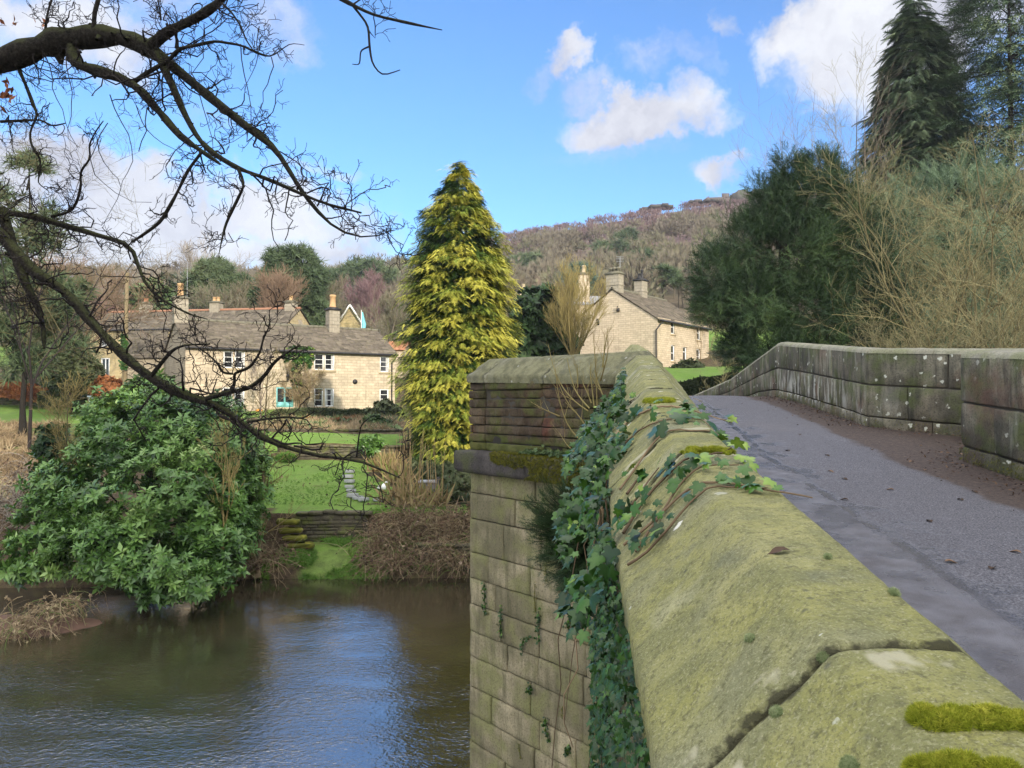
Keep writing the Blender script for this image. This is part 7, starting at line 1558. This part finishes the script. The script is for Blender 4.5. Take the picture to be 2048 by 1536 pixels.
for k, (px, py, r, lab) in enumerate([(1500, 1277, 9, 'small grey green moss tuft on the big coping slope beside the white spot'), (1645, 1315, 11, 'small moss tuft sitting in the crack between the two nearest coping stones'), (1553, 1424, 12, 'moss tuft on the nearest stone just below the crack'), (1792, 1183, 11, 'small moss tuft on the road edge of the coping above the puddle'), (1826, 1206, 8, 'pale moss tuft on the road edge of the coping, lower of two'), (1656, 1115, 5, 'tiny moss tuft right of the dead leaf on the coping'), (1700, 1530, 20, 'frilly grey lichen tuft at the bottom edge of the nearest stone')]):
    mosspatch(lab, [(px, py, r, r * .85)], 420, .0042 if py > 1250 else .006, M_mosscushion, 330 + k, .005, 'moss_tuft', 'small moss tufts on the coping')
def dropped(name, label, px, py, size, seed, surf=None, tone=.3, group=None, curl=1.0):
    g = np.random.default_rng(seed); h = on_cope(px, py, .004, surf)
    if h is None: return
    a = g.uniform(0, 6.28); d = np.array([math.cos(a), math.sin(a), 0]); d -= h[1] * (d @ h[1]); mb = MB(); n = 7; s = np.linspace(0, 1, n); w = .26 * np.sin(np.pi * s ** .8) + .01; xx = np.cross(h[1], d); V = []
    for i in range(n):
        for j in (-1, -.5, 0, .5, 1): V.append(h[0] + size * (d * (s[i] - .5) + xx * w[i] * j * (1 + .25 * math.sin(i * 2.2)) + h[1] * (curl * .35 * w[i] * j * j + .06 * math.sin(s[i] * 5))))
    mb.add(V, quads=[(i * 5 + j, i * 5 + j + 1, (i + 1) * 5 + j + 1, (i + 1) * 5 + j) for i in range(n - 1) for j in range(4)], var=tone)
    single(name, mb, M_litter, label, 'leaf', group)
dropped('dead_leaf', 'curled brown dead leaf lying on the near coping', 1557, 1107, .045, 1, None, .35, None, .8)
V = np.concatenate(ROADMB.V); Q = np.concatenate(ROADMB.Q); B_road = BVHTree.FromPolygons([Vector(v) for v in V], [list(map(int, q)) for q in Q])
for k, (px, py) in enumerate([(1902, 1125), (1984, 1137), (1858, 1043), (1662, 944), (1690, 959), (1744, 900), (1822, 924), (1655, 912), (1688, 1000), (1780, 980), (1920, 1000), (1950, 985), (2030, 1105), (1600, 870), (1575, 902), (1850, 940)]):
    dropped('fallen_leaf', 'small curled fallen leaf on the wet road', px, py, .075, 10 + k, B_road, .25 + .6 * (k % 3 == 0), 'fallen leaves scattered on the road', 1.4)
# leaf litter drifted against the far parapet
g = np.random.default_rng(341); n = 1700; y = g.uniform(5.5, 18, n); x = np.array([np.interp(v, RW[:, 1], RW[:, 0]) for v in y]) - .06 - np.abs(g.normal(0, .32, n)); z = roadz(y) + .035
single('leaf_litter', MB().scatter(T_LEAF, np.stack([x, y, z], 1), rdir(n, g) * np.array([1, 1, .25]), np.tile([0, 0, 1.0], (n, 1)) + g.normal(size=(n, 3)) * .5, g.uniform(.015, .05, n), np.clip(g.normal(.38, .25, n), 0, 1)), M_litter, label='dead leaves and grit drifted along the far parapet', kind='stuff')
n = 1500; k = g.integers(0, len(RW) - 1, n); t = g.random(n); y = RW[k, 1] + t * (RW[k + 1, 1] - RW[k, 1]); x = RW[k, 0] + t * (RW[k + 1, 0] - RW[k, 0]); ok = (y > 6) & (y < 18); x, y = x[ok] - .02, y[ok]; z = roadz(y) + .02 + np.abs(g.normal(0, .10, len(y)))
single('moss_growth', MB().scatter(T_TUFT, np.stack([x, y, z], 1), np.tile([-1.0, -.2, .4], (len(x), 1)) + g.normal(size=(len(x), 3)) * .3, rdir(len(x), g), g.uniform(.012, .03, len(x)), g.uniform(0, .8, len(x))), M_mossdark, label='moss and weeds at the foot of the far parapet', kind='stuff')
# thick moss over the projecting ledge
dN = np.array([*(CN - CA) / np.hypot(*(CN - CA)), 0]); nN = np.array([dN[1] * -1 if False else -rt(CN - CA)[0], -rt(CN - CA)[1], 0]); Lv = np.hypot(*(CN - CA))
n = 5200; u = g.uniform(.0, 2.42, n); a = g.random(n); v = np.where(a < .3, 5.34, 5.34 - (a - .3) / .7 * .30 * np.interp(u, [0, 1.9, 2.42], [1, 1, .35])); w = np.where(a < .3, g.uniform(.0, .15, n), .165 + .02 * np.sin(a * 3)); keep = vnoise(np.stack([u, v * 2, 0 * u], 1), 3.5, 9) > np.interp(u, [0, 1.7, 2.4], [.05, .2, .6]); u, v, w = u[keep], v[keep], w[keep]
p = np.array([*CA, 0]) + u[:, None] * dN + w[:, None] * nN + v[:, None] * np.array([0, 0, 1.0]); m = len(p)
single('ledge_moss', MB().scatter(T_TUFT, p, np.tile(nN + np.array([0, 0, .25]), (m, 1)) + g.normal(size=(m, 3)) * .5, rdir(m, g), .027 * g.uniform(.5, 1.6, m), np.clip(.25 + fbm(p, 3, 2, 3) * .5 + g.normal(0, .18, m), 0, 1)), M_mossdark, 'thick olive moss over the projecting ledge of the bridge pier', 'moss')
# sprigs in the joints of the pier, tuft of grass, self-sown yew
plP = Plane((*CA, 0), dN[:2]); plP.n = nN
def pierpt(px, py, w=.03): u, z = plP.uz(px, py); return plP.p(u, z, w)
PZ = 600 / 1719.0
for k, (pts, nn, mat) in enumerate([([(205, 470), (208, 560), (215, 650)], 60, M_ivy), ([(305, 600), (298, 690), (300, 770)], 50, M_ivy), ([(498, 480), (495, 560), (500, 640)], 46, M_mossdark), ([(520, 635), (512, 720), (518, 810)], 54, M_ivy), ([(690, 690), (688, 740)], 30, M_ivy), ([(470, 780), (425, 800), (425, 880)], 40, M_ivy), ([(465, 1060), (470, 1100)], 44, M_ivy), ([(560, 1240), (556, 1290), (575, 1380)], 50, M_ivy), ([(690, 1410), (680, 1450)], 60, M_ivy), ([(655, 1180), (652, 1250)], 30, M_mossdark), ([(565, 200), (560, 380), (560, 470)], 70, M_mossdark), ([(515, 20), (512, 140)], 50, M_mossdark), ([(405, 1400), (415, 1480)], 30, M_mossdark)]):
    q = np.array([pierpt(900 + x * PZ, 1000 + y * PZ) for x, y in pts]); K = 12; s = np.linspace(0, len(q) - 1, K); c = np.stack([np.interp(s, np.arange(len(q)), q[:, i]) for i in range(3)], 1); i = g.integers(0, K, nn); p = c[i] + g.normal(0, .016, (nn, 3)); dd = np.tile(nN - np.array([0, 0, .6]), (nn, 1)) + g.normal(size=(nn, 3)) * .5
    mb = MB().tubes(c, np.full(K, .005), 4, var=.2); mb.scatter(T_IVY if mat is M_ivy else T_TUFT, p, dd, np.tile(nN, (nn, 1)) + g.normal(size=(nn, 3)) * .3, g.uniform(.018, .04, nn) if mat is M_ivy else g.uniform(.012, .024, nn), np.clip(g.normal(.5, .25, nn), 0, 1))
    single('wall_sprig' if mat is M_ivy else 'joint_moss', mb, mat, 'small leafy sprig rooted in a joint of the pale pier stonework' if mat is M_ivy else 'dark moss following an upright joint of the pier stonework', 'plant' if mat is M_ivy else 'moss', 'leafy sprigs in the pier joints' if mat is M_ivy else 'mossy upright joints in the pier')
q = pierpt(1130, 1176, .02); nn = 130; mb = MB().scatter(T_BLADE, np.tile(q, (nn, 1)) + g.normal(0, .015, (nn, 3)), np.tile(nN * .8 + np.array([0, 0, .1]), (nn, 1)) + g.normal(size=(nn, 3)) * np.array([.6, .5, .5]), np.tile([0, 0, 1.0], (nn, 1)), g.uniform(.08, .2, nn), g.uniform(.5, 1, nn)); single('grass_tuft', mb, M_reed, 'yellowing grass tuft growing from the pier wall under the small yew', 'plant')
yw = thing('yew_seedling', 'small dark feathery yew growing out of the pier wall beside the ivy', 'plant', tuple(pierpt(1200, 1120, .0))); r0 = pierpt(1205, 1110, .02); br, pos, drs = [], [], []
for k in range(210):
    px, py = [(1112, 1015), (1140, 990), (1170, 985), (1120, 1060), (1100, 1040), (1150, 1040), (1180, 1030), (1140, 1090), (1160, 1130), (1190, 1150), (1175, 1090), (1130, 1110), (1195, 1060), (1160, 1160)][k % 14]
    t = pierpt(px + g.normal(0, 14), py + g.normal(0, 14), g.uniform(.08, .42)); c = curve([r0, (r0 + t) / 2 + np.array([0, 0, .06]) + g.normal(0, .03, 3), t], 7); br.append(c)
    for f in range(1, 7):
        for _ in range(5): pos.append(c[f] + g.normal(0, .02, 3)); drs.append(unit(c[f] - c[f - 1] + np.array([0, 0, .02])) + g.normal(0, .35, 3))
part('stems', MB().tubes(np.array(br), np.tile(np.linspace(.009, .003, 7), (len(br), 1)), 4, var=.4), M_bark, yw); pos = np.array(pos); part('foliage', MB().scatter(T_YEW, pos, np.array(drs), np.tile([0, -.4, 1.0], (len(pos), 1)), .115 * g.uniform(.6, 1.3, len(pos)), np.clip(g.normal(.5, .2, len(pos)), 0, 1)), M_yew, yw)
# bare suckers on the ledge
sz_ = 500 / 1920.0; sh = thing('bare_shrub', 'thin bare suckers growing from the ledge in front of the pointed refuge wall', 'shrub', tuple(pierpt(1195, 930, .1))); S = MB(); cur = []
for l in ([(1110, 1040), (1050, 970), (1000, 920), (960, 830)], [(1140, 660), (1040, 590), (960, 490), (905, 370), (880, 230), (872, 150)], [(1150, 640), (1060, 530), (1030, 400), (1015, 260)], [(1060, 480), (1075, 380), (1090, 310)], [(1165, 600), (1150, 520), (1130, 440)], [(1185, 620), (1185, 500), (1180, 380), (1200, 290)], [(1210, 620), (1215, 440), (1222, 300), (1215, 60)], [(1260, 560), (1230, 440), (1222, 350)], [(1235, 430), (1270, 360), (1320, 210), (1330, 90)], [(1250, 330), (1290, 140), (1325, 40)], [(920, 700), (830, 655), (730, 592)], [(1100, 900), (1000, 800), (950, 640), (930, 480), (925, 330)], [(1150, 820), (1090, 700), (1000, 600), (920, 380)]):
    pp = [pierpt(900 + x * sz_, 650 + y * sz_, .16 + .1 * j / len(l)) for j, (x, y) in enumerate(l)]; c = curve(pp, 10); cur.append(c)
R1 = np.tile(np.linspace(.009, .003, 10), (len(cur), 1)); S.tubes(np.array(cur), R1, 5, var=g.uniform(.2, .9, len(cur))); k1 = kids(np.array(cur), R1, 4, (.12, .4), (20, 55), .12, .3, 5, .6, .2, g); S.tubes(*k1, 4, var=g.uniform(.3, .9, len(k1[0]))); k2 = kids(*k1, 2, (.06, .2), (20, 55), .15, .3, 4, .7, .2, g); S.tubes(*k2, 3, var=.6); part('stems', S, M_willow, sh)
n = 500; u = g.uniform(.0, 1.6, n); p = np.array([*CA, 0]) + u[:, None] * dN + g.uniform(.02, .16, n)[:, None] * nN + np.array([0, 0, 5.36]) + np.stack([0 * u, 0 * u, np.abs(g.normal(0, .03, n))], 1); single('ledge_weeds', MB().scatter(T_SMALL, p, np.tile([-.3, -.3, .8], (n, 1)) + g.normal(size=(n, 3)) * .5, rdir(n, g), g.uniform(.012, .035, n), g.uniform(.2, .9, n)), M_shrub, label='low weeds along the top of the mossy ledge', kind='stuff')

# ------------------------------------------------------------------ tall wood on the near bank behind the photographer (its shade lies over the bridge and river)
g = np.random.default_rng(401); wd = MB()
for k in range(15):
    x, y = 7 + (k % 8) * 5.4 + g.uniform(-2, 2) + 5 * (k >= 8), -16 - 9 * (k >= 8) + g.uniform(-3, 2) - .25 * (k % 8); H = g.uniform(22, 27); b = np.array([x, y, float(land(x, y)) - .3]); wd.tubes(curve([b, b + (0, 0, H * .5), b + (.3, 0, H)], 6), np.linspace(.4, .05, 6), 8, var=.1)
    m = 1500; hh = g.uniform(.12, 1, m); a = g.uniform(0, 6.28, m); rad = 5.2 * (1 - hh ** 2.2) * g.uniform(.3, 1.05, m) + .3; p = np.stack([x + rad * np.cos(a), y + rad * np.sin(a), b[2] + hh * H], 1); wd.scatter(T_YEW, p, unit(np.stack([np.cos(a), np.sin(a), 0 * a - .2], 1)), np.tile([0, 0, 1.0], (m, 1)), g.uniform(1.2, 2.2, m), g.uniform(.2, .7, m))
single('near_bank_wood', wd, M_spruce, label='tall dark wood on the bank behind the photographer', kind='stuff')

# ------------------------------------------------------------------ thin valley haze
hz = bpy.data.materials.new('valley_haze'); hz.use_nodes = True; t = hz.node_tree; t.nodes.clear(); g = G(t)
v = g.n('ShaderNodeVolumePrincipled', {'Color': (.86, .90, 1.0, 1), 'Density': .00026, 'Anisotropy': .2}); o = g.n('ShaderNodeOutputMaterial'); t.links.new(v.outputs[0], o.inputs['Volume'])
single('haze', MB().box((30, 330, 80), (2200, 1300, 170)), hz, kind='stuff', label='thin haze lying over the valley')
